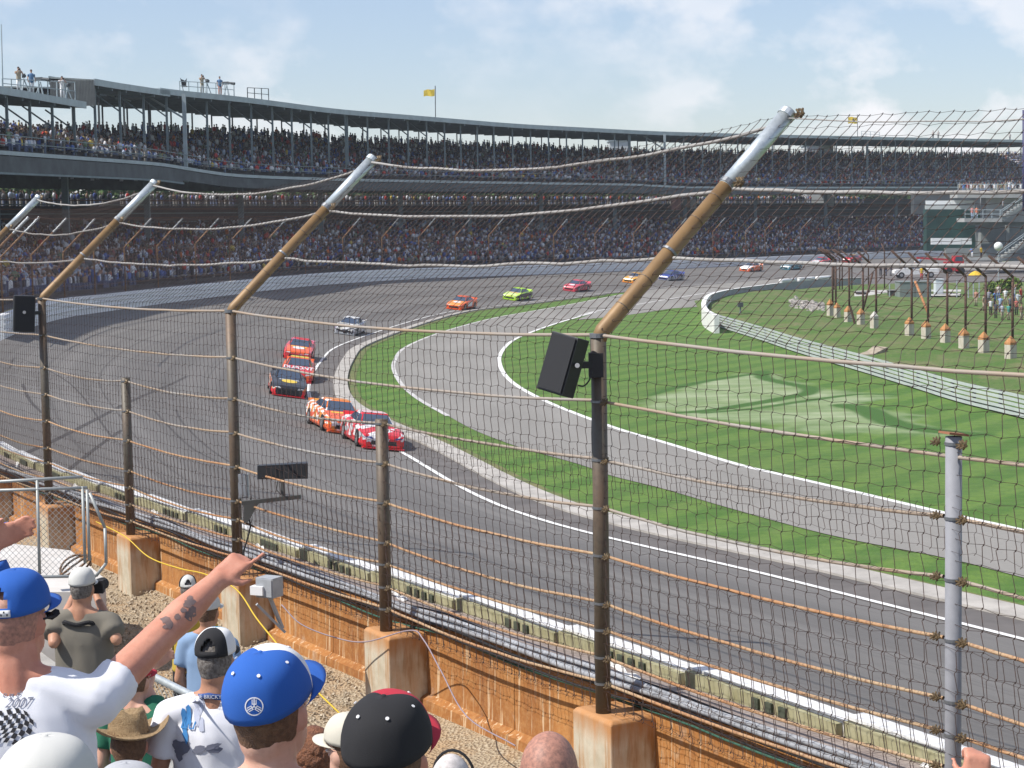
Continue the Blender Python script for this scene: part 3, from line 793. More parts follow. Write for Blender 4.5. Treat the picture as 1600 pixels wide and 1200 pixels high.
def place_row(u, z, i0, i1, kinds, occ, standp=0.12):
    xy = off(u); i = i0 + random.random()
    while i < min(i1, NBASE - 1) - 1:
        if random.random() < occ:
            j = int(i); f = i - j
            x = xy[j][0] * (1 - f) + xy[j + 1][0] * f + random.uniform(-.1, .1); y = xy[j][1] * (1 - f) + xy[j + 1][1] * f + random.uniform(-.1, .1)
            zz = z[j] if np.ndim(z) else z
            nx, ny = BN[j]; yaw = math.atan2(nx, -ny) * -1.0
            yaw = math.atan2(-nx, ny)  # -Y axis of the figure points to -normal (toward the track)
            pr = random.choice([3] * 11 + [4]) if random.random() < standp else random.choice([0, 1, 1, 1, 1, 1, 1, 1, 2])
            people.append((x, y, zz, yaw + random.gauss(0, .3), pr, int(rng.choice(16, p=shirt_w)), random.uniform(.74, .86)))
        i += random.uniform(.46, .58)
for k in range(NRL):
    place_row(us[k] + .45, rowz[k], 0, int(idx_at(us[k] + .45, rowz[k], 1452)), None, .93 if k < 17 else .75, .2)
for k in range(NRU):
    place_row(uu[k] + .45, rz2[k], 0, END, None, .94, .15 if k < NRU - 2 else .5)
for uu_ in (25.6, 26.6):
    place_row(uu_, zup, 0, iRend + 35, None, .62, 1.0)
pl = np.array([[p[0], p[1], p[2]] for p in people]); 
pj = np.array([proj((p[0], p[1], p[2] + .8)) for p in people])
vis = np.where((pj[:, 0] > 4) & (pj[:, 0] < 1596) & (pj[:, 2] > 0) & (pj[:, 1] < 505) & (pj[:, 1] > 175))[0]
order = vis[np.argsort(pj[vis, 2])]
indiv = set(order[:300].tolist())
skinm = [mat("spectator_skin", (.46, .26, .18), .7)]
hairm = mat("spectator_hair", (.07, .05, .035), .8); capwm = mat("spectator_cap", (.5, .5, .5), .8)
jeans = mat("spectator_jeans", (.10, .13, .22), .9, var=.2, scale=5)
shm = [mat("shirt_" + nm.replace(" ", "_"), c, .9, var=.1, scale=6) for c, nm in zip(shirt_cols, shirt_nm)]
cache = {}
for i in sorted(indiv):
    x, y, z, yaw, pr, sc_, s = people[i]
    key = (pr, sc_, i % 2)
    if key not in cache:
        cache[key] = protos[pr].mesh("spectator", [shm[sc_], skinm[0], jeans, capwm if i % 2 else hairm])
    o = link("person", cache[key]); o.location = (x, y, z); o.rotation_euler = (0, 0, yaw); o.scale = (s, s, s)
    where = "lower tier" if pj[i, 1] > 330 else "upper deck"
    upn = "standing" if pr > 2 else "seated"
    hd = "pale cap" if i % 2 else "dark hair"
    tag(o, "%s spectator, %s shirt, %s, %s, far stand's left end" % (upn, shirt_nm[sc_], hd, where), "person", "%s spectators in %s shirts, %s, %s, far stand's left end" % (upn, shirt_nm[sc_], hd, where))
rest = [i for i in range(len(people)) if i not in indiv]
VV = []; FF = []; CC = []; base_i = 0
for i in rest:
    x, y, z, yaw, pr, sc_, s = people[i]
    V, Fc, Kc = pro[pr]; c_, s_ = math.cos(yaw), math.sin(yaw)
    P = V * s; X = P[:, 0] * c_ - P[:, 1] * s_ + x; Y = P[:, 0] * s_ + P[:, 1] * c_ + y
    VV.append(np.stack([X, Y, P[:, 2] + z], 1)); FF.append(Fc + base_i); base_i += len(V)
    tabl = np.array([shirt_cols[sc_], skin_cols[i % 4], pants_cols[i % 5], hat_cols[(i * 7) % 7]]); CC.append(tabl[Kc] * .85)
VV = np.concatenate(VV); FF = np.concatenate(FF); CC = np.concatenate(CC)
me = bpy.data.meshes.new("crowd"); me.vertices.add(len(VV)); me.vertices.foreach_set('co', VV.astype(np.float32).ravel())
me.loops.add(len(FF) * 3); me.loops.foreach_set('vertex_index', FF.astype(np.int32).ravel())
me.polygons.add(len(FF)); me.polygons.foreach_set('loop_start', np.arange(0, len(FF) * 3, 3, dtype=np.int32))
try: me.polygons.foreach_set('loop_total', np.full(len(FF), 3, dtype=np.int32))
except Exception: pass
at_ = me.attributes.new("cloth", 'FLOAT_COLOR', 'FACE'); at_.data.foreach_set('color', np.hstack([CC, np.ones((len(CC), 1))]).astype(np.float32).ravel())
crm = bpy.data.materials.new("crowd_clothes"); crm.use_nodes = True; nn_ = crm.node_tree; a_ = nn_.nodes.new("ShaderNodeAttribute"); a_.attribute_name = "cloth"
nn_.links.new(a_.outputs['Color'], nn_.nodes['Principled BSDF'].inputs['Base Color']); nn_.nodes['Principled BSDF'].inputs['Roughness'].default_value = .9
me.materials.append(crm); me.update(); me.validate()
tag(link("crowd", me), "dense crowd of spectators filling both tiers of the far grandstand", "crowd", kind="stuff")
print("people", len(people), "tris", len(FF))
# ------------------------------------------------------------ near catch fence and wall
FD = Vector((-.482, .876, 0)).normalized(); FN = Vector((FD.y, -FD.x, 0))   # along the fence (away), toward the track
Pa = W(935, 525, 17.5); Pc = W(65, 465, 34.1); FD = Vector((Pc.x - Pa.x, Pc.y - Pa.y, 0)); SP = FD.length / 4; FD.normalize(); FN = Vector((FD.y, -FD.x, 0))
O = Vector((Pa.x, Pa.y, 0))
def fp(s, u, z): return O + FD * s + FN * (u + .42 * (max(0, s - 19.0) / 9.5) ** 2) + Vector((0, 0, z))
def zslope(z1, s, k=.013): return z1 - k * s
z_base1 = zfor(O.x, O.y, 1113)
zb_ = lambda s: z_base1 - .019 * max(s, -9)
bend1 = zfor(O.x, O.y, 524)
bend = lambda s: bend1 - .0095 * s
tipu, tipz = 2.17, 2.05
# --- orange-stained wall
rustw = bpy.data.materials.new("rust_stained_concrete"); rustw.use_nodes = True
n, b = nodes_of(rustw); b.inputs['Roughness'].default_value = .9
ob = mapped(n); drip = mapped(n, 'Object', (5.5, 5.5, .35)); dr2 = mapped(n, 'Object', (11, 11, .5)); wide = mapped(n, 'Object', (1, 1, .35))
c = mixc(n, add_noise(n, wide, 1.1, 5, .35, .65), (.27, .10, .022), (.42, .185, .05))
c = mixc(n, mathn(n, 'MULTIPLY', add_noise(n, dr2, 1.6, 4, .58, .64), .8), c, (.62, .47, .30))
c = mixc(n, mathn(n, 'MULTIPLY', add_noise(n, drip, 1.2, 6, .55, .75), .7), c, (.17, .065, .02))
c = mixc(n, mathn(n, 'MULTIPLY', add_noise(n, ob, 14, 6, .45, .75), .4), c, (.55, .33, .14))
c = mixc(n, mathn(n, 'MULTIPLY', add_noise(n, ob, .45, 5, .5, .7), .65), c, (.24, .10, .035)); c = mixc(n, mathn(n, 'MULTIPLY', add_noise(n, ob, 2.2, 6, .62, .75), .6), c, (.50, .42, .32))
n.links.new(c, b.inputs['Base Color'])
bn = n.nodes.new("ShaderNodeTexNoise"); bn.inputs['Scale'].default_value = 16; bn.inputs['Detail'].default_value = 8; bp = n.nodes.new("ShaderNodeBump"); bp.inputs['Strength'].default_value = .5; bp.inputs['Distance'].default_value = .015
n.links.new(ob, bn.inputs['Vector']); n.links.new(bn.outputs[0], bp.inputs['Height']); n.links.new(bp.outputs[0], b.inputs['Normal'])
blockm = bpy.data.materials.new("stained_block_concrete"); blockm.use_nodes = True
n, b = nodes_of(blockm); b.inputs['Roughness'].default_value = .9
gt = n.nodes.new("ShaderNodeTexCoord"); sx = n.nodes.new("ShaderNodeSeparateXYZ"); n.links.new(gt.outputs['Generated'], sx.inputs[0])
ob = mapped(n); drip = mapped(n, 'Object', (4, 4, .5))
tp = n.nodes.new("ShaderNodeMapRange"); tp.inputs[1].default_value = .80; tp.inputs[2].default_value = 1.0; n.links.new(sx.outputs[2], tp.inputs[0])
c = mixc(n, add_noise(n, ob, 4, 6, .35, .65), (.42, .37, .27), (.56, .51, .40))
c = mixc(n, add_noise(n, drip, 1.5, 6, .54, .66), c, (.30, .17, .07))
f = mathn(n, 'MINIMUM', mathn(n, 'ADD', tp.outputs[0], mathn(n, 'MULTIPLY', add_noise(n, drip, 2.2, 5, .45, .7), .5)), 1.0)
c = mixc(n, mathn(n, 'MULTIPLY', f, .85), c, (.45, .19, .05))
n.links.new(c, b.inputs['Base Color'])
ledge = mat("wall_ledge_concrete", (.235, .19, .17), .9, col2=(.33, .28, .25), scale=3, bump=.3, bscale=20)
nwall = thing("retaining_wall", "rust-streaked orange concrete wall running along the near edge of the track under the catch fence", "wall")
PL = 2.37
U0_, U1_ = .36, .86
def zt_(s): return zb_(s) + .13
s = -9.5
while s < 40:
    a, b2 = s + .006, s + PL - .006
    mb = MB(); q = []
    for ss in (a, b2):
        z = zt_(ss); q.append([fp(ss, U0_, .2), fp(ss, U0_ - .02, z - .98), fp(ss, U0_, z), fp(ss, U1_ + .3, z), fp(ss, U1_ + .3, .2)])
    mb.rings(q, cap=True); mb.build("wall_panel", rustw, nwall)
    mb = MB(); q = []
    for ss in (a, b2):
        z = zt_(ss); q.append([fp(ss, U0_ + .01, z + .002), fp(ss, U0_ + .01, z + .02), fp(ss, U1_, z + .02), fp(ss, U1_, z + .002)])
    mb.rings(q, cap=True); mb.build("coping", ledge, nwall)
    mb = MB(); q = []
    for ss in (a, b2):
        z = zt_(ss) - .98; q.append([fp(ss, U0_ - .02, z - .3), fp(ss, U0_ - .14, z - .3), fp(ss, U0_ - .11, z + .1), fp(ss, U0_ - .02, z + .15)])
    mb.rings(q, cap=True); mb.build("plinth", rustw, nwall)
    s += PL
# --- barrier on the track side: white steel on yellowish foam
barr = thing("safety_barrier", "white steel crash barrier backed by yellowish foam blocks along the near track edge", "barrier")
foam = mat("yellow_foam", (.27, .25, .13), .85, col2=(.38, .36, .22), scale=5); slot = mat("foam_slot_dark", (.06, .07, .045), .9)
torn = mat("torn_sheet", (.70, .68, .64), .6); whiteb = mat("barrier_white", (.72, .72, .71), .5, var=.06, scale=2)
s = -9.5; k = 0
while s < 40:
    z = zt_(s + 1.2); L_ = 2.2
    mb = MB()
    for z0, z1 in ((-.85, -.62), (-.58, -.33), (-.29, -.04), (0.0, .17)):
        mb.rings([[fp(ss, .93, z + z0), fp(ss, 1.12, z + z0), fp(ss, 1.12, z + z1), fp(ss, .93, z + z1)] for ss in (s + .003, s + PL - .003)])
    mb.build("steel_rail", whiteb, barr)
    mb = MB(); q = []
    l = random.uniform(1.2, 2.0); mb.rings([[fp(ss, U1_ + .02, z - .6), fp(ss, U1_ + .07, z - .6), fp(ss, U1_ + .07, z + .14), fp(ss, U1_ + .0, z + .14)] for ss in (s + .05, s + 2.32)])
    fb = mb.build("foam_block", foam, barr)
    kind = random.choice([0, 1, 1, 2, 3])
    if kind:
        a = s + random.uniform(.1, .9)
        for j in range({1: 3, 2: 4, 3: 1}[kind]):
            w = .1 if kind != 3 else .6
            mb = MB(); mb.rings([[fp(ss, U1_ - .025, z + .03), fp(ss, U1_ + .01, z + .03), fp(ss, U1_ + .005, z + .125), fp(ss, U1_ - .025, z + .125)] for ss in (a + j * .2, a + j * .2 + w)])
            mb.build("vent", slot, fb)
    if k % 2 == 0:
        a = s + random.uniform(.2, 1.0); mb = MB(); top = []; bot = []
        for j in range(9):
            t = j / 8; top.append(fp(a + t * .9, U1_ - .03 - .16 * (1 - t) - .02 * math.sin(t * 19), z + .05 + .02 * math.sin(t * 13))); bot.append(fp(a + t * .9, U1_ - .06 - .20 * (1 - t) - .03 * random.random(), z + .03))
        mb.add(top + bot, [(j, j + 1, 9 + j + 1, 9 + j) for j in range(8)]); mb.build("torn_cover", torn, fb)
    s += PL; k += 1
# --- conduits lying on the stand-side edge of the wall
pipe_g = mat("grey_conduit", (.30, .315, .34), .7, metal=.0, var=.2, scale=6)
black = mat("black_rubber", (.015, .015, .017), .6); gtw = mat("green_cable", (.03, .10, .07), .6); yel = mat("yellow_rope", (.62, .42, .03), .7)
cond = thing("conduit_run", "bundle of grey conduits and black cables lying along the top of the rusty wall", "conduit")
for j, (u, dz, r, m) in enumerate(((.40, .045, .032, pipe_g), (.33, .045, .03, pipe_g), (.365, .09, .028, pipe_g), (.30, .02, .02, black), (.31, -.05, .014, black), (.335, -.09, .012, gtw), (.42, .12, .012, black))):
    ph = random.random() * 9; path = []
    for k in range(0, 100):
        ss = -9.5 + k * .5
        path.append(fp(ss, u + .02 * math.sin(ss * .8 + ph), zt_(ss) + dz + .012 * math.sin(ss * 1.9 + ph) - (.05 * abs(math.sin(ss * .66 + ph)) if m in (black, gtw) else 0)))
    mb = MB(); mb.tube(path, r, 6); mb.build("conduit" if m is pipe_g else "cable", m, cond, True)
mb = MB(); sag = [W(150, 815, 28), W(195, 838, 26), W(232, 870, 22.5), W(280, 888, 21.5), W(320, 897, 21), W(368, 920, 19.5), W(400, 965, 18), W(428, 1000, 17.2), W(483, 1067, 16), W(533, 1117, 15.3)]
mb.tube([Vector(p) for p in catmull([tuple(p) for p in sag], 6)], .0075, 6)
tag(mb.build("rope", yel, None, True), "yellow rope strung from the left footing blocks down across the gravel", "rope")
mb = MB(); mb.tube([Vector(p) for p in catmull([tuple(W(x, y, z)) for x, y, z in ((440, 945, 22.5), (470, 975, 22.3), (520, 995, 22.1), (570, 1003, 21.8), (640, 985, 21), (662, 1000, 20.6), (690, 1050, 20.2), (730, 1120, 19.6), (805, 1165, 18.4))], 6)], .008, 5)
tag(mb.build("cable", mat("lilac_cable", (.30, .24, .27), .6), None, True), "thin lilac cable looping down the face of the rusty wall", "cable")
# --- footing blocks
def near_blocks(sv, label):
    zt = zb_(sv)
    t = thing("footing_block", label, "concrete block", fp(sv, 0, zt - .75), 0)
    mb = MB(); prof = []
    wl, w0, w1 = .34, -.13, .36
    q = lambda z, g: [fp(sv + wl - g, w0 + g, z), fp(sv - wl + g, w0 + g, z), fp(sv - wl + g, w1, z), fp(sv + wl - g, w1, z)]
    mb.rings([[Vector(v) - t.location for v in q(z, g)] for z, g in ((zt - 1.35, 0), (zt - .03, 0), (zt, .03))])
    bo = mb.build("block", blockm, t); bv_ = bo.modifiers.new("b", "BEVEL"); bv_.width = .014; bv_.segments = 2
    return t
SPn = SP
BL = [(-2, "pale footing block below the bottom right corner of the fence"), (-1, "stained footing block under the grey post at the right"), (0, "big orange-topped concrete block under the tall rusty post right of centre"), (1, "concrete block with a dark rust streak under the short post by the black cap"),
      (2, "concrete block with the electrical box, behind the pointing hand"), (3, "concrete block under the short post left of the pointing arm"), (4, "rusty concrete block under the far left tall post, behind the wire gate"), (5, "farthest rusty concrete block, at the left edge behind the platform")]
for k, lb in BL: near_blocks(k * SP, lb)
# --- catch fence
pole = bpy.data.materials.new("rusty_pole"); pole.use_nodes = True
n, b = nodes_of(pole); b.inputs['Roughness'].default_value = .55; b.inputs['Metallic'].default_value = .15
ob = mapped(n); obz = mapped(n, 'Object', (1.5, 1.5, .6))
c = mixc(n, add_noise(n, obz, 1.6, 5, .38, .62), (.10, .088, .066), (.145, .095, .06))
c = mixc(n, mathn(n, 'MULTIPLY', add_noise(n, ob, 18, 6, .5, .7), .6), c, (.07, .05, .04))
n.links.new(c, b.inputs['Base Color'])
armm = mat("ochre_pole", (.20, .12, .052), .55, col2=(.30, .185, .08), scale=3, metal=.1, lo=.3, hi=.7)
galv2 = mat("bright_galvanised", (.50, .55, .56), .38, metal=.55, col2=(.62, .67, .68), scale=25)
greyp = mat("grey_galvanised_post", (.24, .245, .265), .7, metal=.0, var=.06, scale=12)
ringm = mat("steel_band", (.22, .23, .24), .4, metal=.6)
shm_ = mat("brass_shackle", (.13, .09, .045), .5, metal=.3, var=.4, scale=40)
fence = thing("catch_fence", "tall rusty catch fence with woven wire and posts bent over the track in the foreground", "fence")
def ring_at(c, axis, r, parent, w=.03, m=ringm, name="band"):
    axis = Vector(axis).normalized(); mb = MB(); mb.tube([c - axis * w / 2, c + axis * w / 2], r, 14); mb.build(name, m, parent, False)
def shackle(c, parent, sc=1.0):
    mb = MB(); rnd = random.Random(int(c.z * 1000))
    for j in range(2):
        a = c + FD * (-.05 - .06 * j) * sc
        mb.tube([a + Vector((0, 0, .045)) * sc, a - FD * .045 * sc, a - Vector((0, 0, .045)) * sc], .012 * sc, 5)
        mb.tube([a + Vector((0, 0, .05)) * sc + FN * .03, a - FD * .03 * sc + Vector((0, 0, .0)), a - Vector((0, 0, .03)) * sc - FN * .03], .012 * sc, 5)
        mb.box(a - FD * .03 * sc, (.03 * sc, .03 * sc, .035 * sc))
    mb.tube([c, c - FD * .17 * sc], .011 * sc, 5)
    mb.build("shackle", shm_, parent)
cab_rows = [524, 627, 718, 793, 867, 942, 983, 1026, 1067]
cabz = [zfor(O.x, O.y, y) for y in cab_rows]
def cz(k, s): return cabz[k] - s * (.0095 + (cabz[0] - cabz[k]) * .0042)
topz_short = {1: zfor(*fp(SP, 0, 0)[:2], 655), 3: zfor(*fp(3 * SP, 0, 0)[:2], 590), -1: zfor(*fp(-SP, 0, 0)[:2], 682)}
for k in (-3, -2, -1, 0, 1, 2, 3, 4, 5, 6):
    s = k * SP; zb = zb_(s); tall = k % 2 == 0
    r = .072 if k != -1 else .058
    if tall:
        mb = MB(); mb.tube([fp(s, 0, zb - .05), fp(s, 0, bend(s) - .01)], r, 18); p = mb.build("post", pole, fence, True)
        A = fp(s, 0, bend(s)); T_ = fp(s, tipu, bend(s) + tipz); d = (T_ - A)
        mb = MB(); mb.tube([A - Vector((0, 0, .05)), A + d * .02, A + d * .67], r, 18); a = mb.build("arm", armm, p, True)
        mb = MB(); mb.tube([A + d * .655, T_], r * 1.0 + .004, 18); e = mb.build("arm_extension", galv2, p, True)
        ring_at(A + d * .665, d, r + .014, p, .05); ring_at(A + d * .985, d, r + .016, p, .06, galv2); ring_at(A, (0, 0, 1), r + .01, p, .04); ring_at(A + d * .36, d, r + .012, p, .025)
        for tt in (.12, .24, .5, .6): ring_at(A + d * tt, d, r + .0035, p, .008, pole)
        shackle(T_ - FD * .06 - Vector((0, 0, .03)), p); shackle(A + d * .67 - FD * .08, p)
        top = bend(s)
    else:
        top = topz_short.get(k, bend(s) - .9)
        mb = MB(); mb.tube([fp(s, 0, zb - .05 if k != -1 else zb - 1.2), fp(s, 0, top)], r, 18); p = mb.build("post", greyp if k == -1 else pole, fence, True)
        if k == -1: mb = MB(); mb.box(fp(s, 0, top + .02), (.16, .14, .015), Matrix.Rotation(.35, 3, 'Z') @ Matrix.Rotation(.14, 3, 'Y')); mb.build("cap_plate", mat("rusty_plate", (.28, .12, .06), .8), p)
    for j in range(len(cabz)):
        z = cz(j, s)
        if z > top - .02: continue
        ring_at(fp(s, 0, z), (0, 0, 1), r + .007, p, .022)
        shackle(fp(s, -.03, z) - FD * (r + .0), p, .65)
        if k < 2: shackle(fp(s, -.03, z) + FD * (r + .15), p, .6) if k == -1 else None
# cables
rope_r = bpy.data.materials.new("rusty_cable"); rope_r.use_nodes = True
n, b = nodes_of(rope_r); b.inputs['Roughness'].default_value = .7; ob = mapped(n); fine = mapped(n, 'Object', (30, 30, 30))
c = mixc(n, add_noise(n, ob, .5, 4, .4, .6), (.40, .20, .085), (.42, .30, .18))
c = mixc(n, mathn(n, 'MULTIPLY', add_noise(n, fine, 1, 3, .5, .6), .5), c, (.20, .08, .04))
n.links.new(c, b.inputs['Base Color'])
rope_g = mat("grey_cable", (.34, .32, .29), .6, col2=(.36, .26, .17), scale=.6, metal=.2)
def cable(pts, r, m, sag_, n_=14, wob=.008):
    path = []
    for A, B in zip(pts[:-1], pts[1:]):
        for k in range(n_):
            t = k / n_; p = A.lerp(B, t); path.append(p - Vector((0, 0, sag_ * 4 * t * (1 - t))) + Vector((0, 0, wob * noise.noise(p * 1.3))))
    path.append(pts[-1]); mb = MB(); mb.tube(path, r, 6, cap=False); mb.build("cable", m, fence, True)
for j in range(len(cabz)):
    for k in range(-3, 6):
        if j <= 1 and k % 2: continue      # upper cables run from tall post to tall post
        k2 = k + (2 if (j <= 1) else 1)
        if k2 > 6: continue
        tall_ok = True
        s0, s1 = k * SP, k2 * SP
        m = rope_g if j <= 3 else rope_r
        if j == 0: m = rope_g
        if j == 2 and k in (2, 4): m = rope_g
        cable([fp(s0 + .1, .0, cz(j, s0)), fp(s1 - .1, .0, cz(j, s1))], .0155 if j > 0 else .017, m, (.05 if k2 - k == 1 else .09) * random.uniform(.6, 1.4))
for k in range(-2, 6, 2):
    s0, s1 = k * SP, (k + 2) * SP
    for t_, sg in ((.97, .24), (.67, .16), (.36, .09)):
        thin = (t_ == .97 and k == -2)
        A = fp(s0, tipu * t_, bend(s0) + tipz * t_ - .05); B = fp(s1, tipu * t_, bend(s1) + tipz * t_ - .05)
        if t_ == .97: B = B + Vector((0, 0, .05)); 
        cable([A, B], .006 if thin else .017, mat("light_cable", (.34, .335, .32), .7, col2=(.27, .25, .23), scale=2), sg * random.uniform(.8, 1.2), 24, .02)
# woven wire, one stuff part per roll
wire = mat("fence_wire_near", (.030, .022, .019), .75, col2=(.07, .035, .025), scale=30)
HV = lambda s: bend(s) - zb_(s)
armlen = math.hypot(tipu, tipz)
def surf(s, w, u=0.0):
    hv = HV(s)
    sag = .06 * math.sin(math.pi * ((s / (2 * SP)) % 1))
    if w <= hv: return fp(s, u - sag * .5 * math.sin(math.pi * w / hv), zb_(s) + .05 + w)
    t = (w - hv) / armlen
    sg = .20 * t * math.sin(math.pi * ((s / (2 * SP)) % 1))
    return fp(s, u + tipu * t, bend(s) + .02 + tipz * t - sg)
def wire_layer(s0, s1, w0, w1, step, u, rv, rh, seed, ph=0.0, name="wire_mesh"):
    rd = random.Random(seed); ns = int((s1 - s0) / step); nw = int((w1 - w0) / step)
    P = {}
    for i in range(ns + 1):
        for k in range(nw + 1):
            s = s0 + i * step + ph; w = w0 + k * step
            dev = .022 * noise.noise(Vector((s * .8, w * .8, seed))) ; dv2 = .022 * noise.noise(Vector((s * .8, w * .8, seed + 9)))
            P[i, k] = surf(s + dev + rd.gauss(0, .006), w + dv2 + rd.gauss(0, .006) + .012 * (i % 2), u)
    mb = MB()
    kink = FD * .013
    for i in range(ns + 1):
        path = []
        for k in range(nw + 1):
            p = P[i, k]; path.append(p - Vector((0, 0, .012)) + kink); path.append(p + Vector((0, 0, .012)) - kink)
        mb.tube(path, rv, 3, cap=False)
    for k in range(nw + 1):
        mb.tube([P[i, k] + Vector((0, 0, .004 * (i % 2))) for i in range(ns + 1)], rh, 3, cap=False)
    for i in range(ns + 1):     # knots
        for k in range(nw + 1):
            if seed == 11: mb.box(P[i, k], (.007, .007, .014))
    o = mb.build(name, wire, fence); o['kind'] = 'stuff'; return o
ST_ = .152
wire_layer(-1.55 * SP, 6 * SP, 0.0, HV(0) + armlen * .98, ST_, 0.0, .0036, .0021, 11)
wire_layer(-1.55 * SP, 6 * SP, 0.0, 1.38, ST_, -.04, .0034, .0018, 12, .07)
wire_layer(-1.55 * SP, 6 * SP, 2.05, 2.45, ST_, -.02, .0026, .0013, 13, .06)
# --- loudspeakers, boxes
spk_b = mat("speaker_black", (.018, .019, .022), .45, bump=.1, bscale=200); spk_g = mat("speaker_grille", (.014, .015, .018), .75, bump=.4, bscale=300)
def speaker(corners_c, X, Y, Zv, w, h, d, label, px):
    t = thing("loudspeaker", label, "loudspeaker", corners_c)
    Rm = Matrix((X, Y, Zv)).transposed()
    mb = MB(); q = lambda sx, sy, z: Rm @ Vector((sx * w / 2, sy * d / 2, z * h / 2))
    # trapezoid plan: narrower back
    rings = []
    for z in (-1, -.97, .97, 1):
        g = .96 if abs(z) == 1 else 1
        rings.append([Rm @ Vector((x * w / 2 * g, y * d / 2 * g, z * h / 2)) for x, y in ((-1, -1), (1, -1), (1, .3), (.55, 1), (-.55, 1), (-1, .3))])
    mb.rings(rings); mb.build("cabinet", spk_b, t)
    mb = MB(); mb.box((0, 0, 0), (w * .9, .02, h * .93)); g = mb.build("grille", spk_g, t)
    for v in g.data.vertices: v.co = Rm @ (v.co + Vector((0, -d / 2 - .008, 0)))
    return t, Rm
# big speaker on the post right of centre: tilted
ctr = W(884, 571, 17.35)
ax = Vector((.30, .05, 1)).normalized(); Yd = Vector((.62, .75, 0)); Yd = (Yd - ax * Yd.dot(ax)).normalized(); Xd = Yd.cross(ax)
sp1, Rm = speaker(ctr, -Xd if False else Xd, Yd, ax, .30, .54, .27, "black loudspeaker tilted forward on the tall rusty post right of centre", 0)
mb = MB(); mb.bar(ctr - ctr + Vector((.08, .0, .0)), fp(0, 0, 0) * 0 + (W(925, 570, 17.45) - ctr), .05, .06); mb.build("bracket", black, sp1)
mb = MB(); mb.tube([W(902, 571, 17.2) - ctr, W(902, 571, 17.15) - ctr], .022, 10); mb.build("knob", mat("knob_grey", (.4, .4, .4), .4), sp1)
mb = MB(); mb.box(W(931, 570, 17.5) - ctr, (.13, .16, .22)); mb.build("clamp", black, sp1)
mb = MB(); mb.tube([Vector(p) for p in catmull([tuple(W(x, y, 17.25) - ctr) for x, y in ((903, 602), (912, 603), (920, 595), (925, 582))], 5)], .008, 5); mb.build("cable", black, sp1)
# speaker on the far left tall post
ctr2 = W(37, 490, 33.9); ax2 = Vector((.06, 0, 1)).normalized(); Y2 = Vector((-.35, .93, 0)).normalized(); X2 = Y2.cross(ax2)
sp2, Rm2 = speaker(ctr2, X2, Y2, ax2, .36, .64, .3, "black loudspeaker on the tall post at the left edge", 0)
mb = MB(); mb.bar(Vector((.1, 0, 0)), W(66, 488, 34.1) - ctr2, .05, .06); mb.build("bracket", black, sp2)
mb = MB(); mb.tube([W(38, 488, 33.7) - ctr2, W(38, 488, 33.65) - ctr2], .03, 8); mb.build("knob", MATS["knob_grey"], sp2)
# wide speaker lying flat, beside the second tall post
ctr3 = W(442, 737, 25.0)
sp3 = thing("loudspeaker", "flat black loudspeaker on a bracket low beside the second tall post", "loudspeaker", ctr3)
q = lambda x, y, Z=25.0: W(x, y, Z) - ctr3
mb = MB(); mb.add([q(402, 728), q(481, 724), q(481, 748), q(402, 749), q(402, 726, 25.45), q(481, 721, 25.45), q(481, 745, 25.45), q(402, 746, 25.45)], [(0, 3, 2, 1), (4, 5, 6, 7), (0, 1, 5, 4), (1, 2, 6, 5), (2, 3, 7, 6), (3, 0, 4, 7)]); mb.build("cabinet", spk_b, sp3)
mb = MB(); mb.add([q(404, 730, 24.98), q(479, 726, 24.98), q(479, 747, 24.98), q(404, 748, 24.98)], [(0, 3, 2, 1)]); mb.build("grille", spk_g, sp3)
mb = MB(); mb.tube([q(441, 748), q(443, 778)], .03, 6); mb.bar(q(378, 786), q(470, 776), .07, .05); mb.tube([q(434, 752), q(432, 765), q(438, 772)], .008, 4); mb.build("bracket", mat("bracket_steel", (.06, .06, .055), .6), sp3)
mb = MB(); mb.add([q(381, 782, 25.4), q(408, 780, 25.4), q(388, 815, 25.4), q(381, 818, 25.4), q(381, 782, 25.7), q(408, 780, 25.7), q(388, 815, 25.7), q(381, 818, 25.7)], [(0, 3, 2, 1), (4, 5, 6, 7), (0, 1, 5, 4), (1, 2, 6, 5), (2, 3, 7, 6), (3, 0, 4, 7)]); mb.build("gusset", MATS["bracket_steel"], sp3)
# small electrical boxes
def pbox(name, label, cat, x0, y0, x1, y1, Z, dep, m, slant=0):
    c = W((x0 + x1) / 2, (y0 + y1) / 2, Z); t = thing(name, label, cat, c)
    w = (x1 - x0) * Z / FP; h = (y1 - y0) * Z / FP
    mb = MB(); mb.box((0, 0, 0), (w, dep, h), Matrix.Rotation(slant, 3, 'Z')); mb.build("body", m, t)
    mb = MB(); mb.box(Matrix.Rotation(slant, 3, 'Z') @ Vector((0, -dep / 2 - .006, 0)), (w * .9, .012, h * .88), Matrix.Rotation(slant, 3, 'Z')); mb.build("lid", m, t)
    return t
boxg = mat("grey_box_paint", (.36, .38, .40), .5, var=.1, scale=8)
pbox("junction_box", "small grey junction box on the second tall post above the flat loudspeaker", "junction box", 373, 741, 388, 778, 25.9, .1, boxg)
t = pbox("junction_box", "light grey electrical box on the wall top beside the pointing hand", "electrical box", 405, 901, 437, 932, 21.8, .2, boxg, -.5)
mb = MB(); mb.box((-.12, -.05, -.03), (.16, .1, .1), Matrix.Rotation(-.4, 3, 'Z')); mb.build("side_lamp", mat("white_plastic", (.8, .8, .8), .4), t)
mb = MB(); mb.bar((-.15, 0, -.2), (.15, .1, -.55), .05, .03); mb.bar((0, 0, -.12), (.12, .1, -.5), .05, .03); mb.build("bracket", boxg, t)
mb = MB(); mb.tube([fp(.085, -.02, zb_(0) - .1 + k * .3) + Vector((.006 * math.sin(k * 2), 0, 0)) for k in range(13)], .012, 5)
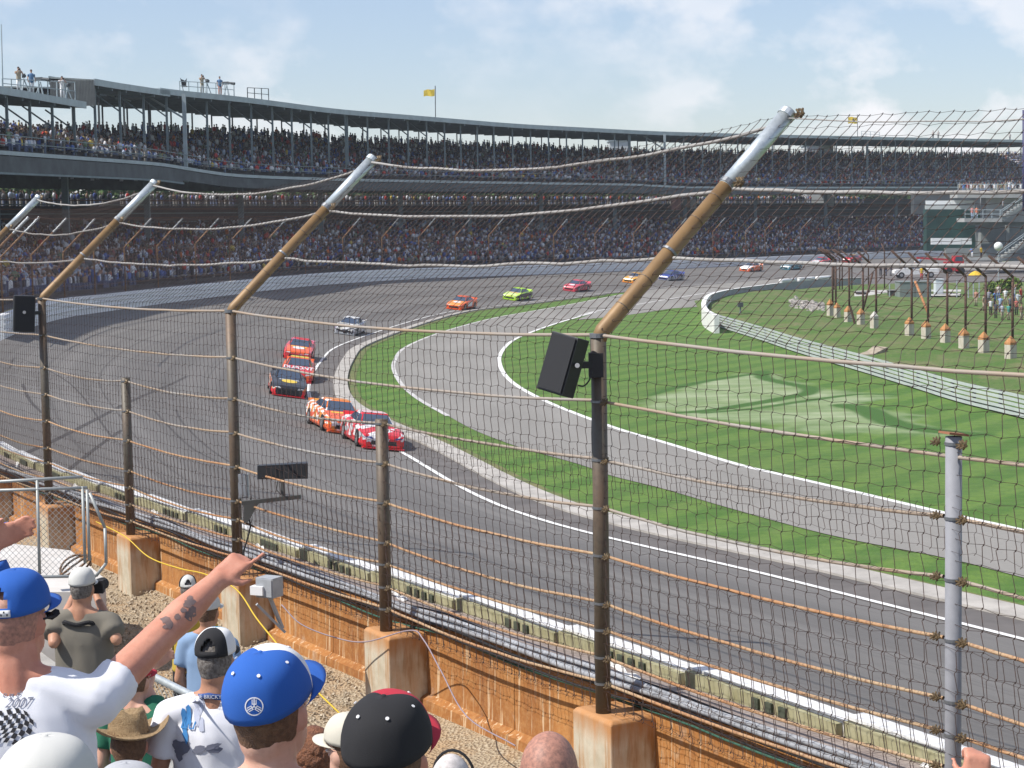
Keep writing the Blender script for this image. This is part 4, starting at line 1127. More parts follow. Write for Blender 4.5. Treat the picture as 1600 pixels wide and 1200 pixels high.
tag(mb.build("cable", black, None, True), "black cable strapped down the side of the tall post right of centre", "cable")
mb = MB(); mb.tube([fp(4 * SP + .085, -.04, zb_(4 * SP) - .1 + k * .3) for k in range(12)], .012, 5)
tag(mb.build("cable", black, None, True), "black cable hanging down the far left tall post", "cable")
mb = MB(); mb.tube([Vector(p) for p in catmull([tuple(W(x, y, 25.5)) for x, y in ((392, 775), (391, 790), (386, 800), (391, 822), (384, 850), (380, 868), (392, 880))], 5)], .012, 5)
tag(mb.build("cable", black, None, True), "curly black cable below the flat loudspeaker bracket", "cable")
# --- gravel, plinth ground, stand steps
gravel = bpy.data.materials.new("gravel"); gravel.use_nodes = True
n, b = nodes_of(gravel); b.inputs['Roughness'].default_value = .95; ob = mapped(n)
vo = n.nodes.new("ShaderNodeTexVoronoi"); vo.inputs['Scale'].default_value = 26; n.links.new(ob, vo.inputs['Vector'])
c = mixc(n, add_noise(n, ob, 40, 4, .35, .65), (.26, .19, .11), (.50, .42, .30)); c = mixc(n, mathn(n, 'MULTIPLY', add_noise(n, ob, 1.5, 4, .45, .7), .6), c, (.42, .24, .10))
n.links.new(c, b.inputs['Base Color']); bp = n.nodes.new("ShaderNodeBump"); bp.inputs['Strength'].default_value = 1; bp.inputs['Distance'].default_value = .04
n.links.new(vo.outputs[0], bp.inputs['Height']); n.links.new(bp.outputs[0], b.inputs['Normal'])
zg = z_base1 - .93
def zgs(s): return zb_(s) - .93
mb = MB()
rg = []
for ss in np.arange(-12, 44, 2.0): rg.append([fp(ss, u, zgs(ss) + (.10 if u > .1 else 0) + .03 * noise.noise(Vector((ss, u, 0)))) for u in (.34, 0, -.6, -1.4, -2.2, -3.3, -6)])
mb.rings(rg, cap=False, closed=False); o = mb.build("gravel_ground", gravel, None, True); o['kind'] = 'structure'
rd = random.Random(3); mb = MB()
for k in range(5200):
    ss = rd.uniform(4, 19); u = rd.uniform(-3, .2); r = rd.uniform(.008, .022); mb.box(fp(ss, u, zgs(ss) + .02 + .05 * (u > 0)), (r * 2, r * 1.5, r * 1.4), Matrix.Rotation(rd.uniform(0, 3), 3, 'Z') @ Matrix.Rotation(rd.uniform(0, 1), 3, 'X'), 0, .6)
tag(mb.build("gravel", mat("gravel_stones", (.28, .22, .15), .9, col2=(.52, .45, .34), scale=9)), "loose tan gravel lying between the stand and the rusty wall", "gravel", kind="stuff")
nst = thing("grandstand", "near grandstand of grey concrete steps on which the foreground spectators stand", "grandstand")
stepc = mat("step_concrete", (.33, .32, .30), .9, var=.15, scale=2, bump=.2, bscale=20)
for k in range(9):
    u1 = -3.2 - k * .78; z1 = CAM.z - 5.3 + k * .46
    mb = MB(); mb.rings([[fp(ss, u1, -.2), fp(ss, u1, z1), fp(ss, u1 - .77, z1), fp(ss, u1 - .77, -.2)] for ss in (-14, 30)])
    mb.build("step", stepc, nst)
# ------------------------------------------------------------ flat-sided boxes placed where the photograph shows them
def wbox(mb, x0, y0, x1, y1, Z, dep, mi=0, x0b=None, x1b=None):
    q = [W(x0, y1, Z), W(x1, y1, Z), W(x1, y0, Z), W(x0, y0, Z)]
    b_ = [v + Vector((0, dep, 0)) for v in q]
    mb.add([tuple(v) for v in q + b_], [(0, 1, 2, 3), (5, 4, 7, 6), (1, 5, 6, 2), (4, 0, 3, 7), (3, 2, 6, 7), (4, 5, 1, 0)], mi)
def part_wbox(name, r, Z, dep, m, parent):
    mb = MB(); wbox(mb, *r, Z, dep); return mb.build(name, m, parent)
# --- pit wall with its white rounded end
pitw = thing("concrete_wall", "curved grey concrete wall with a white rounded end beside the infield lawn", "wall")
wallg = mat("grey_wall_concrete", (.30, .31, .32), .85, var=.12, scale=1.2, bump=.2, bscale=10)
TW = [(1120, 493), (1112, 489.5), (1103, 484), (1099.5, 477), (1101, 469), (1108, 461), (1125, 455.5), (1150, 451), (1185, 446.5), (1225, 441.5), (1262, 438.5), (1300, 436), (1345, 434)]
HW = 1.12
tw = resample(catmull([tuple(G(x, y, HW)[:2]) for x, y in TW], 8), .6)
T_, N_ = normals2(tw)
def wallring(i, z0, z1, w0, w1): 
    return [Vector((tw[i][0] + N_[i][0] * w0, tw[i][1] + N_[i][1] * w0, z0)), Vector((tw[i][0] + N_[i][0] * w0, tw[i][1] + N_[i][1] * w0, z1)), Vector((tw[i][0] + N_[i][0] * w1, tw[i][1] + N_[i][1] * w1, z1)), Vector((tw[i][0] + N_[i][0] * w1, tw[i][1] + N_[i][1] * w1, z0))]
nw_ = len(tw); iend = 0
for i in range(nw_):
    if proj((tw[i][0], tw[i][1], HW))[1] < 463: iend = i; break
segs = list(range(0, nw_ - 1, 9))
for a in segs:
    e = min(a + 9, nw_ - 1); mb = MB()
    mb.rings([wallring(i, -.1, HW, -.16, .16) for i in range(a, e + 1)]); mb.build("wall_segment", white if a < iend - 4 else wallg, pitw)
mb = MB(); mb.rings([wallring(i, HW + .01, HW + .025, -.17, .17) for i in range(0, nw_)]); mb.build("painted_top", white, pitw)
for x0, x1 in ((1219, 1245), (1247, 1273), (1275, 1301)):
    mb = MB(); a = [i for i in range(nw_) if x0 <= proj((tw[i][0], tw[i][1], HW))[0] <= x1]
    if len(a) > 1:
        mb.tube([Vector((tw[i][0], tw[i][1], HW + .16)) for i in a], .2, 8); mb.build("white_cushion", whiteb, pitw, True)
# --- guard rail
rail = thing("guard_rail", "long pale steel guard rail of stacked beams curving between the lawn and the grass bank", "guard rail")
railm = mat("rail_steel", (.43, .47, .46), .55, metal=.0, var=.08, scale=1); railp = mat("rail_post_wood", (.13, .11, .09), .9)
gr = resample(GRg, .5); Tg, Ng = normals2(gr)
gr = gr[3:]; Tg = Tg[3:]; Ng = Ng[3:]
for lv in range(5):
    z0 = .05 + lv * .17
    for a in range(0, len(gr) - 1, 12):
        e = min(a + 12, len(gr) - 1); mb = MB(); rg = []
        for i in range(a, e + 1):
            p = gr[i]; nv = Ng[i]
            prof = [(0, 0), (-.06, .03), (0, .055), (-.06, .085), (0, .112), (.02, .112), (.02, 0)]
            rg.append([Vector((p[0] + nv[0] * -u, p[1] + nv[1] * -u, z0 + z)) if True else 0 for u, z in prof])
        mb.rings(rg); mb.build("rail_beam", railm, rail)
for i in range(0, len(gr), 5):
    p = gr[i]; mb = MB(); q = Vector((p[0] + Ng[i][0] * .1, p[1] + Ng[i][1] * .1, .42)); mb.box(q, (.12, .12, .84)); mb.build("rail_post", railp, rail)
# --- row of capped concrete blocks with bent rusty posts on the bank
blkm = bpy.data.materials.new("bank_block"); blkm.use_nodes = True
n, b = nodes_of(blkm); b.inputs['Roughness'].default_value = .9; ob = mapped(n, 'Object', (3, 3, 1))
c = mixc(n, add_noise(n, ob, 2, 5, .4, .65), (.44, .40, .32), (.56, .52, .44)); n.links.new(c, b.inputs['Base Color'])
capm = mat("rusty_block_cap", (.36, .15, .05), .9, col2=(.46, .24, .10), scale=6); capw = mat("clean_block_cap", (.50, .48, .44), .9, var=.1, scale=4)
dkpole = mat("dark_rusty_pole", (.055, .035, .028), .8, col2=(.12, .06, .04), scale=9)
bank_f = thing("catch_fence", "dark rusty fence of bent posts and thin cables crossing the infield grass bank", "fence")
BK = [(1297, 493, 468.5, 1301, 405, 1278, 388), (1308, 496, 474, 1306, 405, 1285, 389), (1325, 503, 479, 1327, 408, 1303, 390), (1345, 507, 483, 1348.5, 415.5, 1329, 397), (1366, 513, 488, 1369, 418.5, 1340, 393),
      (1421, 524, 497, 1424.5, 420, 1393, 391.6), (1447, 529, 502, 1450, 424.5, 1419, 394.6), (1477, 535, 507, 1480, 424.5, 1446, 395.5), (1506, 544, 514, 1508.6, 430.6, 1474.6, 396), (1537, 551, 520, 1540, 430.6, 1504, 398.5), (1579, 560, 527, 1582, 431, 1545, 399.7), (1625, 570, 536, 1628, 434, 1590, 402)]
ord_ = ["first", "second", "third", "fourth", None, "fifth", "sixth", "seventh", "eighth", "ninth", "tenth", "eleventh"]
bposts = []
for k, (x, yb, yt, xp, ybend, xt, ytip) in enumerate(BK):
    p = bank(x, yb); D = proj(p)[2]; h = (yb - yt) * D / FP; w = (7.5 if k < 2 else 8.6 + (x - 1325) * .018) * D / FP
    lab = "orange-capped concrete block on the grass bank, %s from the left in its row" % ord_[k] if k != 4 else "pale concrete block on the bank without a rusty cap, just left of the gap"
    t = thing("capped_block", lab, "concrete block", p, R(28))
    mb = MB(); mb.rings([[(sx * w / 2, sy * w / 2, z) for sx, sy in ((-1, -1), (1, -1), (1, 1), (-1, 1))] for z in (-.3, h * .68)]); mb.build("block", blkm, t)
    mb = MB(); mb.rings([[(sx * w / 2 * g, sy * w / 2 * g, z) for sx, sy in ((-1, -1), (1, -1), (1, 1), (-1, 1))] for z, g in ((h * .66, 1.03), (h * .76, 1.02), (h * 1.06, .1))]); mb.build("cap", capw if k == 4 else capm, t)
    # post behind the block
    base_p = W(xp, yt + 6, D + .25 * w); top = W(xp - 2, ybend, D + .25 * w); top.x, top.y = base_p.x, base_p.y
    tip = W(xt, ytip, D - .5)
    mb = MB(); mb.tube([base_p - Vector((0, 0, .3)), top], .065, 8); po = mb.build("post", dkpole, bank_f, True)
    mb = MB(); mb.tube([top - Vector((0, 0, .04)), tip], .065, 8); mb.build("arm", dkpole, po, True)
    bposts.append((base_p, top, tip))
for lv in range(7):
    for (a0, a1, a2), (b0, b1, b2) in zip(bposts[:-1], bposts[1:]):
        if a0.x > 1e9: continue
        t = lv / 5
        A = a0.lerp(a1, t) if lv < 6 else a2; B = b0.lerp(b1, t) if lv < 6 else b2
        mb = MB(); mb.tube([A, A.lerp(B, .5) - Vector((0, 0, .05)), B], .012, 4, cap=False); mb.build("cable", dkpole, bank_f)
br = bank(1345, 492); mb = MB(); mb.tube([W(1348, 486, proj(br)[2]), W(1364, 425, proj(br)[2])], .07, 6); mb.build("brace", dkpole, bank_f, True)
orm = mat("orange_rust", (.38, .17, .07), .8, var=.3, scale=8)
br = bank(1451, 498); mb = MB(); mb.tube([W(1452, 494, proj(br)[2] + 1), W(1430, 440, proj(br)[2] + 3)], .09, 6); mb.build("brace", orm, bank_f, True)
br = bank(1336, 506); D_ = proj(br)[2]; mb = MB(); mb.tube([W(1336, 508, D_), W(1331, 488, D_), W(1328, 478, D_)], .07, 6)
tag(mb.build("stake", dkpole), "short dark stake leaning beside the third capped block", "stake")
# crowded cluster of posts further back at the left end of that fence
for (xp, yb, ybend, xt, ytip) in ((1303, 470, 402, 1282, 386), (1312, 468, 404, 1290, 390), (1316, 470, 403, 1300, 390), (1331, 466, 405, 1315, 392), (1357, 455, 399, 1346, 385), (1382, 452, 392, 1377, 380)):
    D = 175; A = W(xp, yb, D); B = W(xp, ybend, D); C_ = W(xt, ytip, D); mb = MB(); mb.tube([A - Vector((0, 0, 1.2)), B, C_], .06, 6); mb.build("post", dkpole, bank_f, True)
# rocks
rk = random.Random(5); rockm = mat("rubble_stone", (.22, .20, .18), .9, col2=(.42, .39, .36), scale=3)
mb = MB()
for k in range(230):
    x = rk.uniform(1235, 1289); y = 476 + (x - 1260) * .05 + rk.gauss(0, 3.2) + (2 if x > 1250 else -2)
    p = bank(x, y); r = rk.uniform(.10, .28); mb.box(p + Vector((0, 0, r * .25)), (r * rk.uniform(.8, 1.6), r, r * .7), Matrix.Rotation(rk.uniform(0, 3), 3, 'Z') @ Matrix.Rotation(rk.uniform(-.6, .6), 3, 'X'), 0, .6)
tag(mb.build("rubble", rockm), "heap of pale broken stones on the bank by the curved wall", "rubble", kind="stuff")
for x, y, r in ((1320, 537, .12), (1387, 515, .10), (1312, 545, .1), (1330, 543, .08)):
    pass
mb = MB(); p = bank(1362, 553); mb.add([p + Vector(v) for v in ((-.9, -.5, .02), (0, -.6, .03), (.9, .5, .30), (.3, 1.0, .35), (-.2, .3, .12))] + [p + Vector(v) for v in ((-.9, -.5, -.2), (0, -.6, -.2), (.9, .5, -.1), (.3, 1.0, -.1), (-.2, .3, -.1))], [(0, 1, 2, 3, 4), (0, 5, 6, 1), (1, 6, 7, 2), (2, 7, 8, 3), (3, 8, 9, 4)])
tag(mb.build("stone_slab", mat("slab_stone", (.33, .28, .21), .9, var=.2, scale=3)), "flat tan slab lying on the bare patch of the bank above the guard rail", "stone")
# small equipment on stand near the wall end
p = G(1157, 503, .0); t = thing("camera_stand", "small dark trackside camera on a stand behind the guard rail", "camera", p)
mb = MB(); mb.tube([Vector((0, 0, 0)), Vector((0, 0, 1.1))], .05, 6); mb.tube([Vector((-.3, 0, 0)), Vector((0, 0, .8)), Vector((.3, .1, 0))], .035, 5); mb.build("tripod", steel, t)
mb = MB(); mb.box((0, 0, 1.2), (.35, .5, .3)); mb.build("camera", darkst, t)
# --- far side: paved yard, concrete pad, cabinets
padm = mat("pad_concrete", (.42, .41, .38), .9, var=.1, scale=.5)
pad = [tuple(G(*q)[:2]) for q in [(1335, 476), (1400, 475), (1500, 473), (1502, 463), (1400, 463), (1335, 465)]]
poly_mesh("concrete_pad", pad, .60, padm)
yard = [tuple(G(*q)[:2]) for q in [(1310, 452), (1330, 464), (1500, 462), (1640, 452), (1760, 440), (1760, 425), (1400, 420), (1300, 428)]]
poly_mesh("service_road", yard, .03, mat("yard_asphalt", (.13, .12, .115), .9, var=.15, scale=.3))
cabg = mat("cabinet_green_grey", (.20, .23, .22), .6, var=.06, scale=2); cabw = mat("cabinet_white", (.55, .60, .62), .6); dkm = mat("dark_equipment", (.05, .05, .05), .8, var=.3, scale=2)
def cabin(name, label, cat, r, Z, dep, m, extra=None):
    c = W((r[0] + r[2]) / 2, r[3], Z); t = thing(name, label, cat, c)
    w = (r[2] - r[0]) * Z / FP; h = (r[3] - r[1]) * Z / FP
    mb = MB(); mb.box((0, dep / 2, h / 2), (w, dep, h)); mb.build("body", m, t)
    mb = MB(); mb.box((0, dep / 2, h + .03), (w + .1, dep + .1, .06)); mb.build("lid", m, t)
    for sx in ((-.25, .25) if w > 1.2 else (0,)):
        mb = MB(); mb.box((sx * w, -.015, h * .48), (w * (.44 if w > 1.2 else .8), .03, h * .84)); mb.build("door", m, t)
    return t
cabin("equipment_cabinet", "wide grey-green equipment cabinet standing behind the bank fence", "cabinet", (1406, 441, 1455, 475), 155, 2.0, cabg)
cabin("equipment_cabinet", "pale blue-white cabinet right of the grey-green one", "cabinet", (1462, 437, 1474, 466), 160, .8, cabw)
cabin("generator", "low dark machine left of the grey-green cabinet", "machine", (1390, 455, 1405, 466), 158, .9, dkm)
cabin("generator", "low dark machine behind the bent posts, farther left", "machine", (1340, 458, 1354, 466), 162, .9, dkm)
for k, (x, y0, y1) in enumerate(((1390, 440, 474), (1495, 437, 466), (1513, 440, 478), (1521, 440, 480), (1530, 440, 480))):
    p0 = W(x, y1, 156); mb = MB(); mb.tube([p0 - Vector((0, 0, .2)), W(x, y0, 156)], .05, 6)
    tag(mb.build("fence_post", galv), "thin galvanised post on the infield yard, number %s from the left" % ("one", "two", "three", "four", "five")[k] if False else ["lone thin pole left of the grey-green cabinet", "thin pole right of the pale blue-white cabinet", "thin pole just left of the shirtless onlooker", "thin pole beside the shirtless onlooker", "thin pole between the onlooker and the seated group"][k], "pole")
# --- stair tower at the right end of the far stand
tower = thing("stair_tower", "grey concrete stair tower with platforms and railings at the right end of the far stand", "building")
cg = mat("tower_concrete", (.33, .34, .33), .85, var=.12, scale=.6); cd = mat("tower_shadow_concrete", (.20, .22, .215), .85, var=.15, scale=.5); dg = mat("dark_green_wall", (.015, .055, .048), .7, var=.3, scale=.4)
part_wbox("upper_platform", (1496, 303, 1680, 309), 232, 4, cg, tower)
part_wbox("upper_wall", (1541, 309, 1680, 347), 233.5, 3, cg, tower)
part_wbox("landing", (1507, 341, 1566, 347), 229, 4, cg, tower)
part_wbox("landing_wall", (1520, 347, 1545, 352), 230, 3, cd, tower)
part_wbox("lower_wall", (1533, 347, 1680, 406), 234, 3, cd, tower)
part_wbox("green_wall", (1448, 327, 1545, 392), 238, 2, dg, tower)
part_wbox("terrace_wall", (1428, 296, 1548, 334), 262, 2, darkst, tower)
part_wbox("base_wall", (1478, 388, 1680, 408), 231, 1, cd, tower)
part_wbox("base_ledge", (1508, 403, 1566, 407), 229, 2, cg, tower)
for (a, b_, Z) in (((1564, 343), (1640, 293), 230), ((1560, 408), (1640, 352), 228)):
    A = W(*a, Z); B = W(*b_, Z); mb = MB(); mb.bar(A, B, 1.4, .35); mb.build("stair_flight", cd, tower)
    for s_ in (-.65, .65):
        mb = MB(); o_ = Vector((0, s_, 1.0)); mb.tube([A + o_, B + o_], .045, 5)
        for k in range(7):
            p = A.lerp(B, k / 6) + Vector((0, s_, 0)); mb.tube([p, p + Vector((0, 0, 1.0))], .03, 4)
        mb.build("stair_rail", steel_lt, tower)
    for k in range(14):
        p = A.lerp(B, (k + .5) / 14); mb = MB(); mb.box(p + Vector((0, 0, .24)), ((B - A).x / 14, 1.3, .14)); mb.build("tread", cg, tower)
for (x0, x1, yb, yt, Z, st_) in ((1497, 1680, 303, 288, 232, 15), (1508, 1564, 341, 328, 229, 14)):
    for yy in (yt, (yt + yb) / 2):
        mb = MB(); mb.tube([W(x0, yy, Z), W(x1, yy, Z)], .045, 5); mb.build("railing", steel_lt, tower)
    x = x0
    while x <= x1:
        mb = MB(); mb.tube([W(x, yb, Z), W(x, yt, Z)], .045, 5); mb.build("railing_post", steel_lt, tower); x += st_
part_wbox("pillar", (1572, 352, 1577, 402), 231.5, .5, cd, tower)
sgw = mat("white_board", (.74, .76, .75), .6)
for r, lb in (((1447, 313.5, 1484, 319.5), "u"), ((1485, 313, 1523, 319), "u"), ((1446, 321, 1523, 327), "l")):
    part_wbox("signboard", r, 235 if lb == "u" else 234.5, .3, sgw if lb == "u" else mat("pale_board", (.50, .53, .51), .6), tower)
for x0 in (1455, 1471, 1487, 1503):
    part_wbox("signboard", (x0, 372, x0 + 15.4, 382), 233, .3, sgw, tower)
# white dome lamp on a pole, umbrella
t = thing("dome_mast", "white dome on a thin mast beside the lower stair", "mast", W(1560, 440, 200))
o0 = t.location.copy(); mb = MB(); mb.tube([Vector((0, 0, -1)), W(1560, 391, 200) - o0], .07, 6); mb.build("pole", galv, t)
mb = MB(); mb.ell(W(1560, 385, 200) - o0, (.47, .47, .47), None, 14, 9); mb.build("dome", white, t, True)
ymat = mat("yellow_canvas", (.62, .40, .03), .8, var=.15, scale=3)
def umbrella(name, label, px, py, Z, r, m):
    t = thing(name, label, "umbrella", W(px, py + 16, Z)); top = (W(px, py, Z) - t.location).z
    mb = MB(); n_ = 10; rings = [[(rr * math.cos(2 * math.pi * k / n_), rr * math.sin(2 * math.pi * k / n_), zz) for k in range(n_)] for rr, zz in ((.03, top), (r * .5, top - .14), (r, top - .42), (r * .98, top - .46), (r * .48, top - .18), (.02, top - .06))]
    mb.rings(rings); mb.build("canopy", m, t); mb = MB(); mb.tube([Vector((0, 0, 0)), Vector((0, 0, top))], .025, 6); mb.build("shaft", galv, t)
umbrella("umbrella", "yellow sunshade behind the bank fence near the right edge", 1524, 423, 190, .72, ymat)
mb = MB(); mb.tube([W(1600.5, 330, 215), W(1600.5, 172, 215)], .22, 8); o = mb.build("mast", mat("navy_mast", (.04, .04, .12), .6), None, True); tag(o, "dark blue mast at the right edge rising above the roof line", "mast")

# ------------------------------------------------------------ small people
mini = {}
def small_person(x, y, Z=None, pos=None, shirt=(.5, .5, .5), legs=(.08, .1, .2), hat=(.06, .04, .03), label="", yaw=0.0, s=.8, pose=3, group=None, name="person"):
    key = (shirt, legs, hat, pose)
    if key not in mini:
        mm = [mat("cloth_%d" % len(MATS), shirt, .9), skinm[0], mat("legs_%d" % len(MATS), legs, .9), mat("hat_%d" % len(MATS), hat, .8)]
        mb = person_hi(pose); mini[key] = mb.mesh("person", mm, True)
    o = link("person", mini[key]); o.location = pos if pos is not None else W(x, y, Z); o.rotation_euler = (0, 0, yaw); o.scale = (s, s, s)
    return tag(o, label, "person", group)
def person_hi(pose):
    """standing figure, one mesh: 0 shirt 1 skin 2 trousers 3 hat; faces -Y. poses: 3 arms down, 4 arms up, 5 holding camera, 6 bending"""
    mb = MB()
    for s_ in (-1, 1):
        mb.tube([(s_ * .09, .02, .04), (s_ * .10, -.01, .48), (s_ * .09, 0, .9)], .055, 7, 2, True, .09)
        mb.box((s_ * .09, -.05, .04), (.1, .26, .08), None, 3)
    lean = .35 if pose == 6 else 0
    def L_(x, y, z): return Vector((x, y - lean * (z - .9), z - .15 * lean * max(0, z - .9)))
    mb.rings([[L_(math.cos(a) * w, math.sin(a) * d, z) for a in [2 * math.pi * k / 8 for k in range(8)]] for z, w, d in ((.82, .16, .11), (.95, .17, .12), (1.15, .16, .115), (1.35, .2, .12), (1.45, .17, .09), (1.5, .06, .06))], 0, True)
    mb.tube([L_(0, 0, 1.46), L_(0, 0, 1.56)], .05, 6, 1)
    mb.ell(L_(0, -.01, 1.64), (.075, .095, .12), None, 8, 6, 1); mb.ell(L_(0, .0, 1.68), (.085, .105, .09), None, 8, 5, 3)
    for s_ in (-1, 1):
        sh = L_(s_ * .2, 0, 1.42)
        if pose == 4: el, wr_ = L_(s_ * .28, -.1, 1.62), L_(s_ * .22, -.15, 1.88)
        elif pose == 5: el, wr_ = L_(s_ * .26, -.18, 1.28), L_(s_ * .08, -.32, 1.5)
        elif pose == 6: el, wr_ = L_(s_ * .22, -.2, 1.2), L_(s_ * .15, -.45, 1.1)
        else: el, wr_ = L_(s_ * .25, .03, 1.15), L_(s_ * .24, -.06, .9)
        mb.tube([sh, sh.lerp(el, .6)], .06, 6, 0, True, .05); mb.tube([sh.lerp(el, .5), el, wr_], .042, 6, 1, True, .03); mb.ell(wr_, (.04, .04, .06), None, 5, 4, 1)
    if pose == 5: mb.box(L_(0, -.4, 1.55), (.12, .3, .12), None, 3)
    return mb
# officials and crew by the outer wall and behind the bank
WH = (.7, .7, .7); YE = (.65, .42, .03); RD = (.5, .05, .04); BL_ = (.1, .22, .5); DK = (.03, .03, .04); TN = (.35, .3, .22)
def onwall(px, py):  # standing just behind the outer wall
    i = idx_at(.9, 3.0, px); p = at(.9, 0, i); return Vector((p.x, p.y, zfor(p.x, p.y, py)))
for k, (x, col, lb) in enumerate(((1122, WH, "crew member in white looking over the far wall, leftmost of the group"), (1133, YE, "marshal in yellow standing alone behind the far wall"), (1154, YE, "marshal in yellow, left one of a pair behind the far wall above the orange and white car"), (1160, YE, "marshal in yellow, right one of a pair behind the far wall above the orange and white car"), (1169, YE, "marshal in yellow behind the far wall, right of the pair"))):
    lb = " ".join(lb.split()[:16]); small_person(0, 0, pos=onwall(x, 421), shirt=col, legs=DK, label=lb, s=.8)
for x, yb, col, lg, pose, lb in ((1376, 431, DK, DK, 3, "man in black, leftmost of the four beside the white truck"), (1384, 431, DK, (.1, .12, .2), 3, "man in black and jeans, second of four beside the white truck"), (1392, 431, (.06, .06, .08), (.25, .25, .26), 3, "man in black with grey trousers, third of four beside the white truck"), (1407, 428, (.07, .07, .09), DK, 3, "man in dark clothes right behind the white truck's bonnet"),
                              (1440, 437, YE, RD, 3, "man in a yellow shirt and red trousers in front of the white truck"), (1431, 424, WH, WH, 6, "crew member in white leaning over the truck bed, left one"), (1437, 422, (.3, .4, .55), WH, 6, "crew member in pale blue leaning over the truck bed, right one")):
    small_person(x, yb, 221 if yb < 436 else 214, shirt=col, legs=lg, pose=pose, label=lb, s=.85)
small_person(1533, 404, 230, shirt=YE, legs=DK, pose=3, label="man in a yellow shirt and dark trousers on the ledge below the white boards", s=.85, yaw=.6)
small_person(1519, 403, 230, shirt=(.12, .25, .6), legs=WH, pose=6, label="person in blue crouching on the ledge left of the yellow shirted man", s=.75, yaw=-1.2)
small_person(1519, 342, 231, shirt=(.6, .25, .22), legs=(.35, .45, .6), label="person in a pink shirt on the middle landing, left one", s=.85)
small_person(1526, 342, 230.5, shirt=(.65, .22, .12), legs=(.4, .5, .6), label="person in an orange shirt on the middle landing, right one", s=.85)
small_person(1567, 331, 231, shirt=(.25, .27, .3), legs=DK, label="person in grey climbing the upper stair", s=.85, yaw=1.4)
rp = random.Random(12)
cols_ = [("red", RD), ("white", WH), ("navy", (.04, .05, .15)), ("blue", BL_), ("tan", TN), ("grey", (.25, .25, .26)), ("black", DK), ("olive", (.18, .2, .1))]
seq = [1500, 1505.5, 1512, 1518, 1522, 1527, 1533, 1539, 1544, 1549, 1554, 1559, 1565, 1571, 1577, 1583, 1589, 1595]
pn = ["leftmost", "second", "third", "fourth", "fifth", "sixth", "seventh", "eighth", "ninth", "tenth", "eleventh", "twelfth", "thirteenth", "fourteenth", "fifteenth", "sixteenth", "seventeenth", "eighteenth"]
cs = [4, 3, 0, 1, 4, 1, 4, 1, 5, 6, 1, 4, 7, 4, 1, 1, 6, 1]
for k, x in enumerate(seq):
    nm, c_ = cols_[cs[k]]; small_person(x, 303, 234 + (k % 2), shirt=c_, legs=rp.choice([TN, DK, (.12, .15, .28)]), label="spectator in %s on the tower's top platform, %s from the left" % (nm, pn[k]), s=.8 if k not in (13, 14) else .95, group="spectators on the stair tower platform", pose=rp.choice([3, 3, 3, 4]))
# seated group on the grass at the right edge
k = 0
for x, yb, c_, ps, lb in ((1525, 478, (.42, .22, .16), 3, "shirtless onlooker standing apart at the left of the infield group"), (1537, 486, TN, 3, "onlooker in tan, low at the left end of the infield group"), (1545, 478, (.25, .25, .3), 3, "onlooker in slate grey behind the one in tan"), (1548, 492, WH, 3, "onlooker in white nearest the grass, left part of the group"), (1554, 480, BL_, 3, "onlooker in blue in the middle rows of the infield group"), (1556, 497, (.06, .06, .08), 3, "onlooker in black in the front row of the infield group"),
                          (1563, 488, (.3, .4, .6), 3, "onlooker in light blue in the front half of the infield group"), (1566, 500, (.5, .5, .55), 3, "onlooker in pale grey in the front row of the infield group"), (1571, 476, WH, 3, "tall onlooker in white leaning in the middle of the infield group"), (1576, 500, (.1, .35, .3), 3, "onlooker in teal in the front row at the right"), (1578, 488, (.2, .2, .22), 3, "onlooker in dark grey behind the teal one"),
                          (1585, 472, WH, 4, "onlooker in white with raised arms at the back of the infield group"), (1588, 492, (.4, .12, .1), 3, "onlooker in brick red near the right edge"), (1595, 474, RD, 3, "onlooker in bright red at the right edge, back row"), (1596, 500, (.3, .2, .15), 3, "onlooker in brown at the right edge, front row"), (1560, 470, (.45, .42, .4), 3, "onlooker in beige at the back of the infield group"), (1590, 482, (.5, .55, .6), 3, "onlooker in ice blue between the red and white ones")):
    p = bank(x, yb) if yb > 470 else W(x, yb, 150); D = proj(p)[2]; s_ = min(.8, 25 * D / FP / 1.7)
    small_person(0, 0, pos=p, shirt=c_, legs=rp.choice([(.12, .15, .28), TN, DK]), pose=ps, label=lb, s=s_, yaw=rp.uniform(-1, 1), group="onlookers gathered on the infield grass"); k += 1
bush = mat("bush_leaves", (.05, .10, .02), .9, col2=(.14, .2, .03), scale=4)
for k, (x, y) in enumerate(((1551, 450), (1567, 447), (1582, 443))):
    c_ = W(x, y, 160); mb = MB(); rr = random.Random(k)
    for j in range(260):
        a = Vector((rr.gauss(0, 1), rr.gauss(0, 1), rr.gauss(0, 1))).normalized() * rr.uniform(.5, 1) ** .5 * .75; q = Vector((a.x, a.y, a.z * .7)); u_ = Vector((rr.gauss(0, 1), rr.gauss(0, 1), rr.gauss(0, 1))).normalized() * .1; v_ = u_.orthogonal().normalized() * .08
        mb.add([q - u_ - v_, q + u_ - v_, q + u_ + v_, q - u_ + v_], [(0, 1, 2, 3)])
    t = thing("bush", ["small round bush behind the infield onlookers, left of three", "small round bush behind the infield onlookers, middle of three", "small round bush behind the infield onlookers, right of three"][k], "bush", c_)
    mb.build("foliage", bush, t); mb = MB(); mb.tube([Vector((0, 0, -1.3)), Vector((0, 0, 0))], .06, 6, 0, True, .03); mb.build("stem", railp, t)
